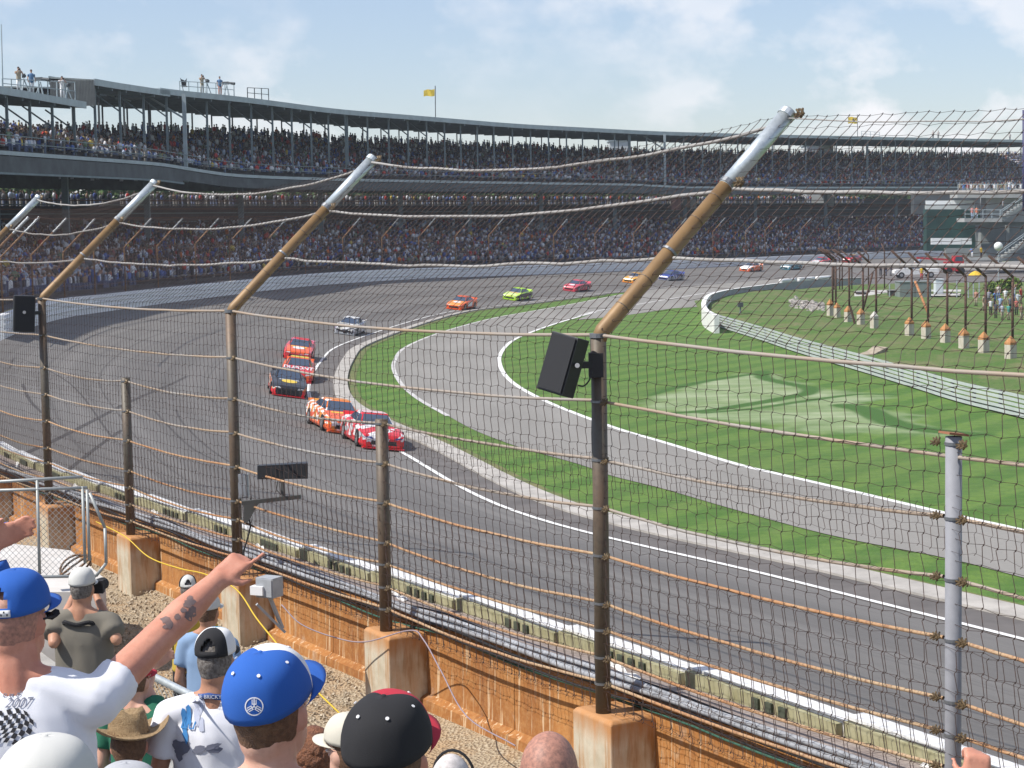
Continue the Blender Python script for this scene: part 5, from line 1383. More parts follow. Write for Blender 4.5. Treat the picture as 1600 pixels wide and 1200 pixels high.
# ------------------------------------------------------------ things on the far roof
def on_roof(px, u, rel=0.05):
    zt_ = (zAf if px < 135 else (zBf if px < 265 else zroof))
    i = idx_at(u, zt_, px); p = at(u, 0, i); p.z = np.interp(i, np.arange(NBASE), zt_) + rel; return p
def tv_camera(px, label, yaw=0.0, u=10.0):
    p = on_roof(px, u); t = thing("tv_camera", label, "camera", p, yaw)
    for k in range(3):
        a = 2 * math.pi * k / 3; mb = MB(); mb.tube([Vector((.35 * math.cos(a), .35 * math.sin(a), 0)), Vector((0, 0, 1.0))], .045, 5); mb.build("leg", steel_lt, t)
    mb = MB(); mb.box((0, .1, 1.2), (.2, .5, .25)); mb.tube([Vector((0, -.1, 1.22)), Vector((0, -.75, 1.12))], .10, 7, 0, True, .13); mb.build("camera_body", darkst, t)
    return t
for px, c_, lg, ps, lb in ((30, TN, WH, 5, "cameraman in tan on the left roof, leftmost"), (50, (.1, .2, .35), WH, 3, "cameraman in blue on the left roof"), (98, WH, WH, 5, "cameraman in white on the left roof by the raised gable"), (316, TN, (.4, .4, .36), 5, "cameraman in tan on the main roof beside the black flag"), (344, (.1, .2, .35), (.5, .25, .2), 3, "cameraman in blue on the main roof by the long lens")):
    small_person(0, 0, pos=on_roof(px, 9.8), shirt=c_, legs=lg, pose=ps, label=lb, s=.95, yaw=.4)
tv_camera(38, "television camera on the left roof beside the tan cameraman", .3); tv_camera(64, "long-lens television camera on the left roof, aimed right", 1.2); tv_camera(106, "television camera on the left roof nearest the gable", .4)
tv_camera(324, "television camera on the main roof, left one", .3); tv_camera(355, "long-lens television camera on the main roof, right one", 1.3)
for px, lb in ((1458, "person standing on the far roof, left one of two"), (1466, "person standing on the far roof, right one of two"), (1578, "person on the far roof near the right edge")):
    small_person(0, 0, pos=on_roof(px, 11), shirt=(.5, .45, .42), legs=DK, label=lb, s=.8)
def flag(px, ytop, fx0, fy0, fx1, fy1, label, u=12, dark=False):
    p = on_roof(px, u); D = proj(p)[2]; t = thing("flag", label, "flag", p)
    top = W(px - .5, ytop, D) - p; mb = MB(); mb.tube([Vector((0, 0, 0)), top], .05, 6); mb.build("pole", darkst, t)
    vs = []; fs = []; NX_ = 8
    for i in range(NX_ + 1):
        for j in range(4):
            tx = i / NX_; x = fx1 + (fx0 - fx1) * tx; y = fy0 + (fy1 - fy0) * j / 3 + (2.0 if not dark else 0) * tx * (1 if j == 0 else .3) + .6 * math.sin(tx * 7)
            q = W(x, y, D) - p + Vector((0, .12 * math.sin(tx * 9 + j), 0)); vs.append(q)
    fs = [(i * 4 + j, i * 4 + j + 1, (i + 1) * 4 + j + 1, (i + 1) * 4 + j) for i in range(NX_) for j in range(3)]
    mb = MB(); mb.add(vs, fs); cl = mb.build("cloth", mat("flag_yellow", (.68, .50, .06), .8), t, True)
    if dark:
        mb = MB(); c0 = W((fx0 + fx1) / 2 + 1, (fy0 + fy1) / 2, D - .2) - p; mb.ell(c0, (.16, .02, .3), None, 8, 5); mb.build("emblem", darkst, cl)
flag(680.5, 134, 662, 139, 679, 150, "yellow flag flying on a pole above the middle of the far roof")
flag(1340, 179, 1325, 183, 1339.5, 193, "yellow flag with a dark emblem on the far roof at the right", dark=True)
p = on_roof(5, 14); mb = MB(); D = proj(p)[2]; mb.tube([p, W(2, 38, D)], .06, 5, 0, True, .03); tag(mb.build("antenna", steel_lt), "thin antenna mast on the left end of the roof", "antenna")
def frame_thing(name, label, cat, px0, px1, ytop, u=10, n_=4, m=darkst):
    p = on_roof((px0 + px1) / 2, u); t = thing(name, label, cat, p); D = proj(p)[2]
    for k in range(n_):
        x = px0 + (px1 - px0) * k / (n_ - 1); q = on_roof(x, u); mb = MB(); tp = W(x, ytop + (x - px0) * .05, proj(q)[2]); mb.tube([q - p, Vector((q.x, q.y, tp.z)) - p], .045, 5); mb.build("post", m, t)
    for f in (1.0, .55):
        mb = MB(); pts = []
        for k in range(n_):
            x = px0 + (px1 - px0) * k / (n_ - 1); q = on_roof(x, u); tp = W(x, ytop + (x - px0) * .05, proj(q)[2]); pts.append(Vector((q.x, q.y, q.z + (tp.z - q.z) * f)) - p)
        mb.tube(pts, .03, 5); mb.build("rail", m, t)
frame_thing("railing", "rail around the cameramen on the main roof", "railing", 281, 366, 127, 9.6, 7, steel_lt)
frame_thing("railing", "dark frame standing alone on the main roof", "railing", 387, 420, 137, 9.8, 4)
frame_thing("railing", "rail around the cameramen on the left roof", "railing", 4, 118, 123, 9.6, 9, steel_lt)
frame_thing("railing", "low frame on the far roof beside the right flag", "railing", 1346, 1374, 205, 11, 5, steel_lt)
p = on_roof(287, 9.8); D = proj(p)[2]; t = thing("flag", "small black flag at the corner of the main roof", "flag", p); mb = MB(); mb.tube([Vector((0, 0, 0)), W(282, 122, D) - p], .03, 5); mb.build("pole", darkst, t)
mb = MB(); mb.add([W(x, y, D + dz) - p for x, y, dz in ((282, 123, 0), (289, 126, .1), (292, 122, 0), (291, 133, .1), (293, 136, 0), (284, 136, .1))], [(0, 1, 3, 5), (1, 2, 3), (3, 4, 5)]); mb.build("cloth", black, t)
# white housing blocks behind the roof line
for r, lb in (((951, 222, 983, 236), "pale block rising behind the far stand left of the bent post"), ((1256, 228, 1298, 238), "pale block rising behind the far stand right of the bent post")):
    c_ = W((r[0] + r[2]) / 2, r[3], 330); t = thing("building", lb, "building", c_); mb = MB(); w = (r[2] - r[0]) * 330 / FP; h = (r[3] - r[1]) * 330 / FP
    mb.box((0, 0, h / 2 - 11), (w, 6, h + 22)); mb.build("wall", mat("pale_cladding", (.5, .52, .52), .7), t); mb = MB(); mb.box((0, 0, h + .1), (w + .4, 6.4, .25)); mb.build("roof", steel_lt, t)
# ------------------------------------------------------------ stock cars
glass = mat("car_glass", (.05, .075, .12), .12, spec=.7); tyre = mat("tyre_rubber", (.02, .02, .022), .85); rim = mat("wheel_rim", (.35, .35, .36), .35, metal=.6); blk = mat("car_black", (.015, .015, .018), .4); gwhite = mat("car_white", (.75, .75, .75), .3)
def paint(name, c): return mat("paint_" + name, c, .28, spec=.6)
def two_tone(name, a, b, c3, ang=.6, sc=1.1, thr=.5):
    key = "livery_" + name
    if key in MATS: return MATS[key]
    m = bpy.data.materials.new(key); m.use_nodes = True; n, bs = nodes_of(m); bs.inputs['Roughness'].default_value = .28; bs.inputs['Specular IOR Level'].default_value = .6
    v = mapped(n, 'Object', (1, 1, 1), (0, ang * .5, ang)); wv = n.nodes.new("ShaderNodeTexWave"); wv.inputs['Scale'].default_value = sc * .3; wv.inputs['Distortion'].default_value = 2.2; wv.inputs['Detail'].default_value = 0; wv.inputs['Detail Scale'].default_value = .6
    n.links.new(v, wv.inputs['Vector']); f = mathn(n, 'GREATER_THAN', wv.outputs[1], thr)
    v2 = mapped(n, 'Object', (1.5, 1, 2.5)); nz = n.nodes.new("ShaderNodeTexNoise"); nz.inputs['Scale'].default_value = 1.3; nz.inputs['Detail'].default_value = 1; n.links.new(v2, nz.inputs['Vector']); f2 = mathn(n, 'GREATER_THAN', nz.outputs[0], .58)
    n.links.new(mixc(n, f2, mixc(n, f, a, b), c3), bs.inputs['Base Color']); MATS[key] = m; return m
ST_C = [(2.46, .70, .13, .42, .46), (2.38, .84, .10, .54, .585), (2.05, .90, .11, .62, .675), (1.75, .935, .12, .665, .73), (1.3, .94, .13, .73, .80), (.95, .945, .14, .785, .865), (.2, .95, .14, .82, .90), (-.6, .95, .15, .84, .92), (-1.4, .945, .15, .86, .95), (-1.95, .93, .17, .88, .99), (-2.35, .90, .2, .87, 1.0), (-2.45, .86, .24, .82, .97)]
def top_z(y):
    ys = [s[0] for s in ST_C][::-1]; return float(np.interp(y, ys, [s[4] for s in ST_C][::-1]))
def make_car(spec, label, group):
    t = thing("race_car", label, "race car", (0, 0, 0), 0, group)
    body, skirt, hood, roofc, side = spec['body'], spec['skirt'], spec['hood'], spec['roof'], spec['side']
    rings = []
    for y, hw, zb, zs, zt in ST_C:
        half = [(0, zb), (hw * .93, zb), (hw, zb + .10), (hw * 1.0, zb + .26), (hw, (zb + zs) / 2 + .12), (hw * .97, zs), (hw * .84, zt - .018), (hw * .4, zt), (0, zt)]
        ring = [Vector((x, y, z)) for x, z in half] + [Vector((-x, y, z)) for x, z in half[-2:0:-1]]
        rings.append(ring)
    mb = MB(); mb.rings(rings)
    n_ = len(rings[0]); cnt = 0
    for i in range(len(rings) - 1):
        for k in range(n_):
            kk = k if k < n_ / 2 else n_ - 1 - k
            mb.m[cnt] = 1 if kk in (1, 2) else (2 if kk in (6, 7) and i < 5 else (3 if kk in (3, 4) and spec.get('side2') else 0)); cnt += 1
    mb.build("body", [body, skirt, hood, side], t, False)
    # cabin
    base_ = [(.70, 1.02), (.74, .1), (.74, -.9), (.68, -1.72)]; top_ = [(.53, .30), (.585, -.05), (.585, -.75), (.53, -1.02)]
    def loop(L_, zf): return [Vector((x, y, zf(y))) for x, y in L_] + [Vector((-x, y, zf(y))) for x, y in L_[::-1]]
    b0 = loop(base_, lambda y: top_z(y) - .03); t0 = loop(top_, lambda y: 1.265 - .012 * abs(y + .3)); t1 = [v * 1.0 for v in t0]
    t1 = [Vector((v.x * .93, (v.y + .35) * .93 - .35, 1.29)) for v in t0]
    mb = MB(); mb.rings([b0, t0, t1]); mb.build("cabin", [body], t)
    mb = MB(); mb.add([Vector((v.x * .97, (v.y + .35) * .97 - .35, 1.297)) for v in t1], [tuple(range(8))]); mb.build("roof", roofc, t)
    def quad(i0, i1, name, off_, s0=.07, s1=.93, lo=.10, hi=.93):
        a, b_, c_, d = b0[i0], b0[i1], t0[i1], t0[i0]
        P = lambda u, v: (a.lerp(b_, u)).lerp(d.lerp(c_, u), v) + off_
        mb = MB(); mb.add([P(s0, lo), P(s1, lo), P(s1, hi), P(s0, hi)], [(0, 1, 2, 3)]); return mb.build(name, glass, t)
    quad(0, 7, "windshield", Vector((0, .012, .012)), .03, .97, .06, .95)
    quad(3, 4, "rear_window", Vector((0, -.012, .012)))
    for i0, i1, sx in ((0, 1, 1), (1, 2, 1), (2, 3, 1), (7, 6, -1), (6, 5, -1), (5, 4, -1)): quad(i0, i1, "side_window", Vector((sx * .012, 0, .004)), .06, .94, .12, .9)
    # hood print, lamps, grille, number panels
    def deck(name, pts, m, dz=.012):
        mb = MB(); mb.add([Vector((x, y, top_z(y) + dz - .018 * max(0, abs(x) - .35) / .4)) for x, y in pts], [tuple(range(len(pts)))]); return mb.build(name, m, t)
    if spec.get('logo'):
        deck("hood_print", [(.42 * math.cos(a), 1.55 + .34 * math.sin(a)) for a in [2 * math.pi * k / 14 for k in range(14)]], spec['logo'])
    if spec.get('logo2'):
        deck("hood_print", [(-.5, 1.15), (.5, 1.15), (.55, 1.32), (-.55, 1.32)], spec['logo2'], .014)
    for s_ in (-1, 1):
        mb = MB(); mb.add([(s_ * .42, 2.475, .44), (s_ * .66, 2.45, .42), (s_ * .78, 2.42, .50), (s_ * .5, 2.46, .52)], [(0, 1, 2, 3)]); mb.build("headlight", spec.get('lamp', gwhite), t)
        mb = MB(); mb.add([(s_ * (.953), y, z) for y, z in ((.75, .30), (-.55, .30), (-.6, .78), (.7, .74))], [(0, 1, 2, 3)]); mb.build("door_panel", side, t)
        for y in (1.55, -1.45):
            w = thing("wheel", None, None, (0, 0, 0)); 
            mb = MB(); mb.tube([Vector((s_ * .70, y, .335)), Vector((s_ * .955, y, .335))], .335, 16); wh = mb.build("wheel", tyre, t)
            bpy.data.objects.remove(w)
            mb = MB(); mb.tube([Vector((s_ * .95, y, .335)), Vector((s_ * .962, y, .335))], .21, 12); mb.build("rim", rim, wh)
            mb = MB(); n2 = 12
            mb.add([Vector((s_ * .951, y + .39 * math.cos(math.pi * k / n2), .33 + .39 * math.sin(math.pi * k / n2))) for k in range(n2 + 1)], [tuple(range(n2 + 1))]); mb.build("wheel_arch", blk, wh)
    mb = MB(); mb.add([(-.55, 2.475, .20), (.55, 2.475, .20), (.5, 2.478, .36), (-.5, 2.478, .36)], [(0, 1, 2, 3)]); mb.build("grille", blk, t)
    mb = MB(); mb.box((0, 2.42, .07), (1.7, .3, .05)); mb.build("splitter", skirt, t)
    mb = MB(); mb.rings([[Vector((x, -2.38, .97)), Vector((x, -2.44, .97)), Vector((x, -2.52, 1.10)), Vector((x, -2.50, 1.10))] for x in (-.82, .82)]); mb.build("spoiler", spec.get('spoiler', body), t)
    return t
P = paint
ORR = P("orange_red", (.75, .12, .03)); RED = P("red", (.62, .02, .03)); WHT = gwhite; YEL = P("yellow", (.8, .55, .03)); GRN = P("lime", (.45, .72, .05)); BLK = P("black", (.02, .022, .028)); BLU = P("blue", (.03, .06, .28)); TEAL = P("teal", (.04, .25, .33)); PINK = P("pink_red", (.68, .08, .12)); GOLD = P("gold", (.70, .36, .04)); ORG = P("orange", (.80, .28, .04)); GREYC = P("silver", (.4, .42, .45))
carspec = [
 (dict(body=two_tone("red_white", (.64, .02, .03), (.75, .73, .73), (.64, .02, .03), 1.1, .8, .6), skirt=RED, hood=two_tone("red_white_hood", (.62, .02, .03), (.78, .75, .75), (.62, .02, .03), .8, 1.2, .62), roof=two_tone("rw_roof", (.78, .77, .77), (.70, .1, .12), (.78, .77, .77), 1.57, 2, .75), side=two_tone("rw_side", (.75, .7, .7), (.6, .04, .05), (.4, .4, .42), .5, 2.6, .5), side2=1, lamp=BLU), "red and white stock car leading the field, nearest the camera", (598, 704)),
 (dict(body=two_tone("orange_white", (.82, .22, .04), (.78, .74, .72), (.70, .3, .05), 1.0, 1.5, .6), skirt=ORR, hood=ORR, roof=ORG, side=two_tone("ow_side", (.80, .30, .05), (.78, .74, .7), (.7, .1, .04), .5, 2.4, .5), side2=1, logo2=YEL), "orange and white stock car tucked behind the leading red one", (541, 679)),
 (dict(body=BLK, skirt=RED, hood=BLK, roof=BLK, side=two_tone("blk_side", (.7, .15, .04), (.75, .7, .6), (.05, .05, .06), .3, 3, .5), side2=1, logo=YEL, logo2=GREYC), "black stock car with a yellow bonnet emblem and red skirts", (450, 621)),
 (dict(body=ORR, skirt=RED, hood=RED, roof=YEL, side=two_tone("dup_side", (.75, .12, .03), (.7, .2, .25), (.2, .2, .25), .4, 2, .5), side2=1, text="DUPONT"), "orange-red stock car with a yellow roof and white bonnet lettering", (463, 598)),
 (dict(body=two_tone("rb", (.68, .06, .06), (.6, .2, .3), (.68, .06, .06), .9, 1.4, .7), skirt=RED, hood=ORR, roof=RED, side=RED, logo=WHT, logo2=YEL), "red stock car with a white and yellow bonnet, fifth in line", (463, 563)),
 (dict(body=two_tone("wb", (.72, .72, .70), (.03, .03, .04), (.25, .25, .28), .7, 2.4, .55), skirt=GREYC, hood=two_tone("wb_hood", (.6, .58, .5), (.04, .04, .05), (.7, .7, .7), 1.2, 3, .5), roof=WHT, side=two_tone("wb_side", (.05, .05, .06), (.6, .6, .6), (.35, .25, .4), .6, 3, .5), side2=1), "white and black stock car running alone before the kerb", (538, 523)),
 (dict(body=ORR, skirt=ORR, hood=ORG, roof=ORR, side=WHT, logo=WHT), "bright orange-red stock car with a white bonnet spot", (709, 484)),
 (dict(body=GRN, skirt=GRN, hood=two_tone("lime_hood", (.55, .75, .06), (.7, .75, .6), (.55, .75, .06), 1, 3, .6), roof=GRN, side=BLK, logo2=RED, side2=1), "lime yellow-green stock car", (796, 469)),
 (dict(body=PINK, skirt=PINK, hood=PINK, roof=PINK, side=two_tone("pk_side", (.25, .04, .06), (.5, .1, .12), (.05, .05, .06), .5, 2, .5), side2=1, logo=WHT), "pinkish-red stock car with a white bonnet emblem", (889, 455)),
 (dict(body=GOLD, skirt=ORG, hood=GOLD, roof=two_tone("gold_roof", (.7, .38, .05), (.05, .04, .03), (.7, .4, .05), 1, 4, .6), side=BLK, side2=1, logo2=BLK, logo=WHT), "golden-orange stock car left of the bent post's arm", (981, 442)),
 (dict(body=BLU, skirt=GREYC, hood=BLU, roof=BLU, side=two_tone("blu_side", (.05, .08, .3), (.5, .5, .55), (.03, .03, .1), .5, 3, .5), side2=1), "dark blue stock car half hidden by the bent post's arm", (1036, 438)),
 (dict(body=two_tone("ow2", (.78, .2, .05), (.76, .74, .72), (.78, .2, .05), .6, 1.6, .6), skirt=ORR, hood=WHT, roof=TEAL, side=ORR), "orange and white stock car below the yellow marshals", (1163, 424)),
 (dict(body=two_tone("teal2", (.06, .26, .33), (.5, .55, .56), (.05, .12, .16), .8, 2.4, .6), skirt=TEAL, hood=two_tone("teal3", (.1, .3, .38), (.65, .66, .64), (.05, .14, .2), .5, 3, .5), roof=TEAL, side=TEAL), "teal stock car on the far side of the turn", (1226, 421.5)),
 (dict(body=RED, skirt=GREYC, hood=two_tone("rw3", (.76, .75, .74), (.4, .5, .6), (.7, .1, .1), 1.4, 2.5, .75), roof=RED, side=two_tone("dr3", (.3, .05, .06), (.1, .1, .12), (.3, .05, .06), .6, 2, .5), side2=1), "red stock car with a white bonnet on the far side", (1273, 414.5)),
 (dict(body=P("maroon", (.25, .03, .05)), skirt=RED, hood=RED, roof=YEL, side=RED), "dark red stock car with a yellow roof, seen through the cluster of bent posts", (1322, 410)),
 (dict(body=two_tone("ow4", (.76, .35, .2), (.76, .74, .72), (.1, .12, .3), .6, 2, .5), skirt=WHT, hood=ORG, roof=BLU, side=WHT), "orange, white and navy stock car farthest away, at the tower's foot", (1488, 398)),
]
tan_, nrm_ = normals2(inn)
lenI = np.arange(len(inn))
for k, (sp_, lb, (px, py)) in enumerate(carspec):
    t = make_car(sp_, lb, "stock cars racing round the turn")
    p = road(px, py); i = int(np.argmin(np.linalg.norm(inn - np.array([p.x, p.y]), axis=1)))
    tg = Vector((tan_[i][0], tan_[i][1], 0)).normalized(); s = .80
    c = p + tg * 2.4 * s; f = road_xy(c.x - tg.x * 1.2, c.y - tg.y * 1.2); r_ = road_xy(c.x + tg.x * 1.2, c.y + tg.y * 1.2); nl = Vector((-tg.y, tg.x, 0)); l_ = road_xy(c.x + nl.x * .7, c.y + nl.y * .7); rr_ = road_xy(c.x - nl.x * .7, c.y - nl.y * .7)
    fw = (f - r_).normalized(); lt = (l_ - rr_); rt = -lt.normalized() if lt.cross(fw).z > 0 else lt.normalized(); rt = (rt - fw * rt.dot(fw)).normalized(); up = rt.cross(fw)
    if up.z < 0: rt = -rt; up = rt.cross(fw)
    cz_ = (f + r_ + l_ + rr_) / 4
    Mx = Matrix((rt, fw, up)).transposed().to_4x4(); Mx.translation = cz_ + up * .005
    t.matrix_world = Mx @ Matrix.Scale(s, 4)
    if sp_.get('text'):
        cu = bpy.data.curves.new("lettering", 'FONT'); cu.body = sp_['text']; cu.size = .50; cu.align_x = 'CENTER'; cu.offset = .012
        o = bpy.data.objects.new("lettering", cu); COL.objects.link(o); dg_ = bpy.context.evaluated_depsgraph_get(); me = bpy.data.meshes.new_from_object(o.evaluated_get(dg_)); bpy.data.objects.remove(o)
        for v in me.vertices:
            x, y = v.co.x * .82, v.co.y; yy = 1.45 + (-(y)) * 1.0 * 1.35 + .35
            yy = 2.05 - (0) + 0 * y
            v.co = Vector((-x, 2.05 - y * 1.6 * 1.0 - .0, 0)) if False else Vector((-x, 1.80 - y * 1.9, 0))
            v.co.z = top_z(v.co.y) + .016
        me.materials.clear(); me.materials.append(gwhite); link("hood_lettering", me, t)
# ------------------------------------------------------------ white pick-up truck
t = thing("pickup_truck", "white pick-up truck parked broadside behind the bent posts", "pickup truck", G(1430, 433, .62))
t.location = W(1430, 434, 219); t.scale = (.86, .86, .86)
mb = MB()
prof = [(-2.9, .45), (-2.9, .95), (-2.7, 1.1), (-1.5, 1.2), (-1.45, 1.2), (.55, 1.2), (2.95, 1.2), (2.95, .5)]
mb.rings([[Vector((x, y, z)) for x, z in prof] for y in (-.95, .95)]); mb.build("body", white, t)
mb = MB(); mb.rings([[Vector((x, y * (.95 if z < 1.3 else .8), z)) for x, z in ((-1.45, 1.2), (-.85, 1.85), (.45, 1.88), (.6, 1.2))] for y in (-.95, .95)]); mb.build("cab", white, t)
for y in (-1, 1):
    mb = MB(); mb.add([(-1.2, y * .90, 1.27), (-.3, y * .90, 1.27), (-.3, y * .82, 1.75), (-.82, y * .82, 1.75)], [(0, 1, 2, 3)]); mb.add([(-.2, y * .90, 1.27), (.42, y * .90, 1.27), (.36, y * .82, 1.75), (-.2, y * .82, 1.75)], [(0, 1, 2, 3)])
    for v in range(len(mb.v)): mb.v[v] = (mb.v[v][0], mb.v[v][1] * 1.06, mb.v[v][2])
    mb.build("side_window", glass, t)
    for x in (-2.0, 1.9):
        mb = MB(); mb.tube([Vector((x, y * .72, .40)), Vector((x, y * .98, .40))], .40, 16); w_ = mb.build("wheel", tyre, t); mb = MB(); mb.tube([Vector((x, y * .97, .40)), Vector((x, y * 1.0, .40))], .22, 10); mb.build("rim", rim, w_)
mb = MB(); mb.box((-2.92, 0, .55), (.12, 1.8, .2)); mb.build("bumper", rim, t)
mb = MB(); mb.add([(-1.42, -.85, 1.24), (-1.42, .85, 1.24), (-.87, .72, 1.8), (-.87, -.72, 1.8)], [(0, 1, 2, 3)]); mb.build("windshield", glass, t)
# red recovery vehicle behind it
t = thing("tow_vehicle", "red recovery vehicle partly hidden behind the bent posts", "tow truck", W(1490, 428, 224))
redm = mat("vehicle_red", (.45, .03, .04), .4)
mb = MB(); mb.box((0, 0, .9), (2.0, 1.7, 1.1)); mb.build("chassis", redm, t); mb = MB(); mb.rings([[Vector((x, y, z)) for x, z in ((-.2, 1.45), (0, 2.1), (.9, 2.1), (1.0, 1.45))] for y in (-.8, .8)]); mb.build("cab", redm, t)
mb = MB(); mb.add([(-.05, -.81, 1.5), (.9, -.81, 1.5), (.82, -.81, 2.0), (.1, -.81, 2.0)], [(0, 1, 2, 3)]); mb.build("side_window", glass, t)
mb = MB(); mb.bar((-4.3, 0, 1.95), (.2, 0, 1.6), .25, .22); mb.build("boom", redm, t)
for x in (-.7, .75):
    for y in (-.8, .8): mb = MB(); mb.tube([Vector((x, y - .1, .38)), Vector((x, y + .1, .38))], .38, 12); mb.build("wheel", tyre, t)
# ------------------------------------------------------------ foreground spectators
def skin_mat(name, a, b_):
    if name in MATS: return MATS[name]
    m = bpy.data.materials.new(name); m.use_nodes = True; n, bs = nodes_of(m); bs.inputs['Roughness'].default_value = .5; bs.inputs['Specular IOR Level'].default_value = .35
    ob = mapped(n); c = mixc(n, add_noise(n, ob, 9, 5, .35, .65), a, b_); c = mixc(n, mathn(n, 'MULTIPLY', add_noise(n, ob, 60, 4, .5, .7), .25), c, tuple(x * .7 for x in a)); n.links.new(c, bs.inputs['Base Color'])
    bs.inputs['Subsurface Weight'].default_value = .06; bs.inputs['Subsurface Radius'].default_value = (.02, .008, .005)
    bn = n.nodes.new("ShaderNodeTexNoise"); bn.inputs['Scale'].default_value = 120; bp = n.nodes.new("ShaderNodeBump"); bp.inputs['Strength'].default_value = .15; bp.inputs['Distance'].default_value = .003
    n.links.new(ob, bn.inputs['Vector']); n.links.new(bn.outputs[0], bp.inputs['Height']); n.links.new(bp.outputs[0], bs.inputs['Normal']); MATS[name] = m; return m
sk_red = skin_mat("sunburnt_skin", (.50, .21, .14), (.60, .29, .20)); sk_tan = skin_mat("tanned_skin", (.42, .21, .13), (.52, .28, .18)); sk_pale = skin_mat("fair_skin", (.58, .32, .23), (.66, .40, .30))
def cloth(name, c, c2=None, sc=3, rough=.92): return mat(name, c, rough, var=.05 if c2 is None else 0, col2=c2, scale=sc, bump=.08, bscale=400)
def remesh(mb, name, m, parent, voxel=.011, smooth_it=4, wr=0.0, seed=0, squash=None):
    me = mb.mesh("tmp", m); o = link("tmp", me)
    md = o.modifiers.new("r", 'REMESH'); md.mode = 'VOXEL'; md.voxel_size = voxel; md.use_smooth_shade = True
    sm = o.modifiers.new("s", 'SMOOTH'); sm.iterations = smooth_it; sm.factor = .5
    dg = bpy.context.evaluated_depsgraph_get(); m2 = bpy.data.meshes.new_from_object(o.evaluated_get(dg)); bpy.data.objects.remove(o); bpy.data.meshes.remove(me)
    if wr:
        nv = len(m2.vertices); co = np.empty(nv * 3, np.float32); no = np.empty(nv * 3, np.float32); m2.vertices.foreach_get('co', co); m2.vertices.foreach_get('normal', no); co = co.reshape(-1, 3); no = no.reshape(-1, 3)
        d = np.array([noise.noise(Vector((p[0] * 7 + seed, p[1] * 7, p[2] * 2.6 - p[0] * 4))) + .75 * (.5 - abs(noise.noise(Vector((p[0] * 11 + p[2] * 4 + seed, p[1] * 9, p[2] * 3.5))))) for p in co]) * wr
        m2.vertices.foreach_set('co', (co + no * d[:, None]).ravel().astype(np.float32))
    m2.name = name; m2.materials.clear(); m2.materials.append(m); m2.polygons.foreach_set('use_smooth', [True] * len(m2.polygons)); m2.update()
    return link(name, m2, parent)
def hand(mb, wr_, d, palm_n, curl=.35, s=1.0, spread=.12, side=1, idx_point=False):
    """palm plus five fingers; d = direction of the hand, palm_n = palm normal"""
    d = d.normalized(); palm_n = (palm_n - d * palm_n.dot(d)).normalized(); x = d.cross(palm_n) * side
    for t in (-.028, -.01, .01, .028):
        mb.capsule(wr_ + x * t * .7 * s, wr_ + d * .085 * s + x * t * s, .019 * s, .0145 * s, 8)
    for k, (t, L_) in enumerate(((-.030, .066), (-.010, .076), (.010, .071), (.030, .055))):
        a = wr_ + d * .085 * s + x * t * s; c_ = curl if not (idx_point and k == 0) else .08; c_ = c_ * (1 + .25 * k)
        dirs = (d + x * t * spread * 30 * .3).normalized(); q = a
        for j, fr in enumerate((.45, .32, .23)):
            ang = c_ * (j + .6); dd_ = (dirs * math.cos(ang) + palm_n * math.sin(ang)).normalized(); e = q + dd_ * L_ * fr * 1.1 * s
            mb.capsule(q, e, .0092 * s, .0085 * s, 8); q = e
    a = wr_ + d * .02 * s - x * .026 * s; b_ = a + (d * .55 - x * .7 + palm_n * .3).normalized() * .042 * s; c2 = b_ + (d * .9 - x * .2 + palm_n * .3).normalized() * .032 * s
    mb.capsule(a, b_, .015 * s, .011 * s, 8); mb.capsule(b_, c2, .0105 * s, .009 * s, 8)
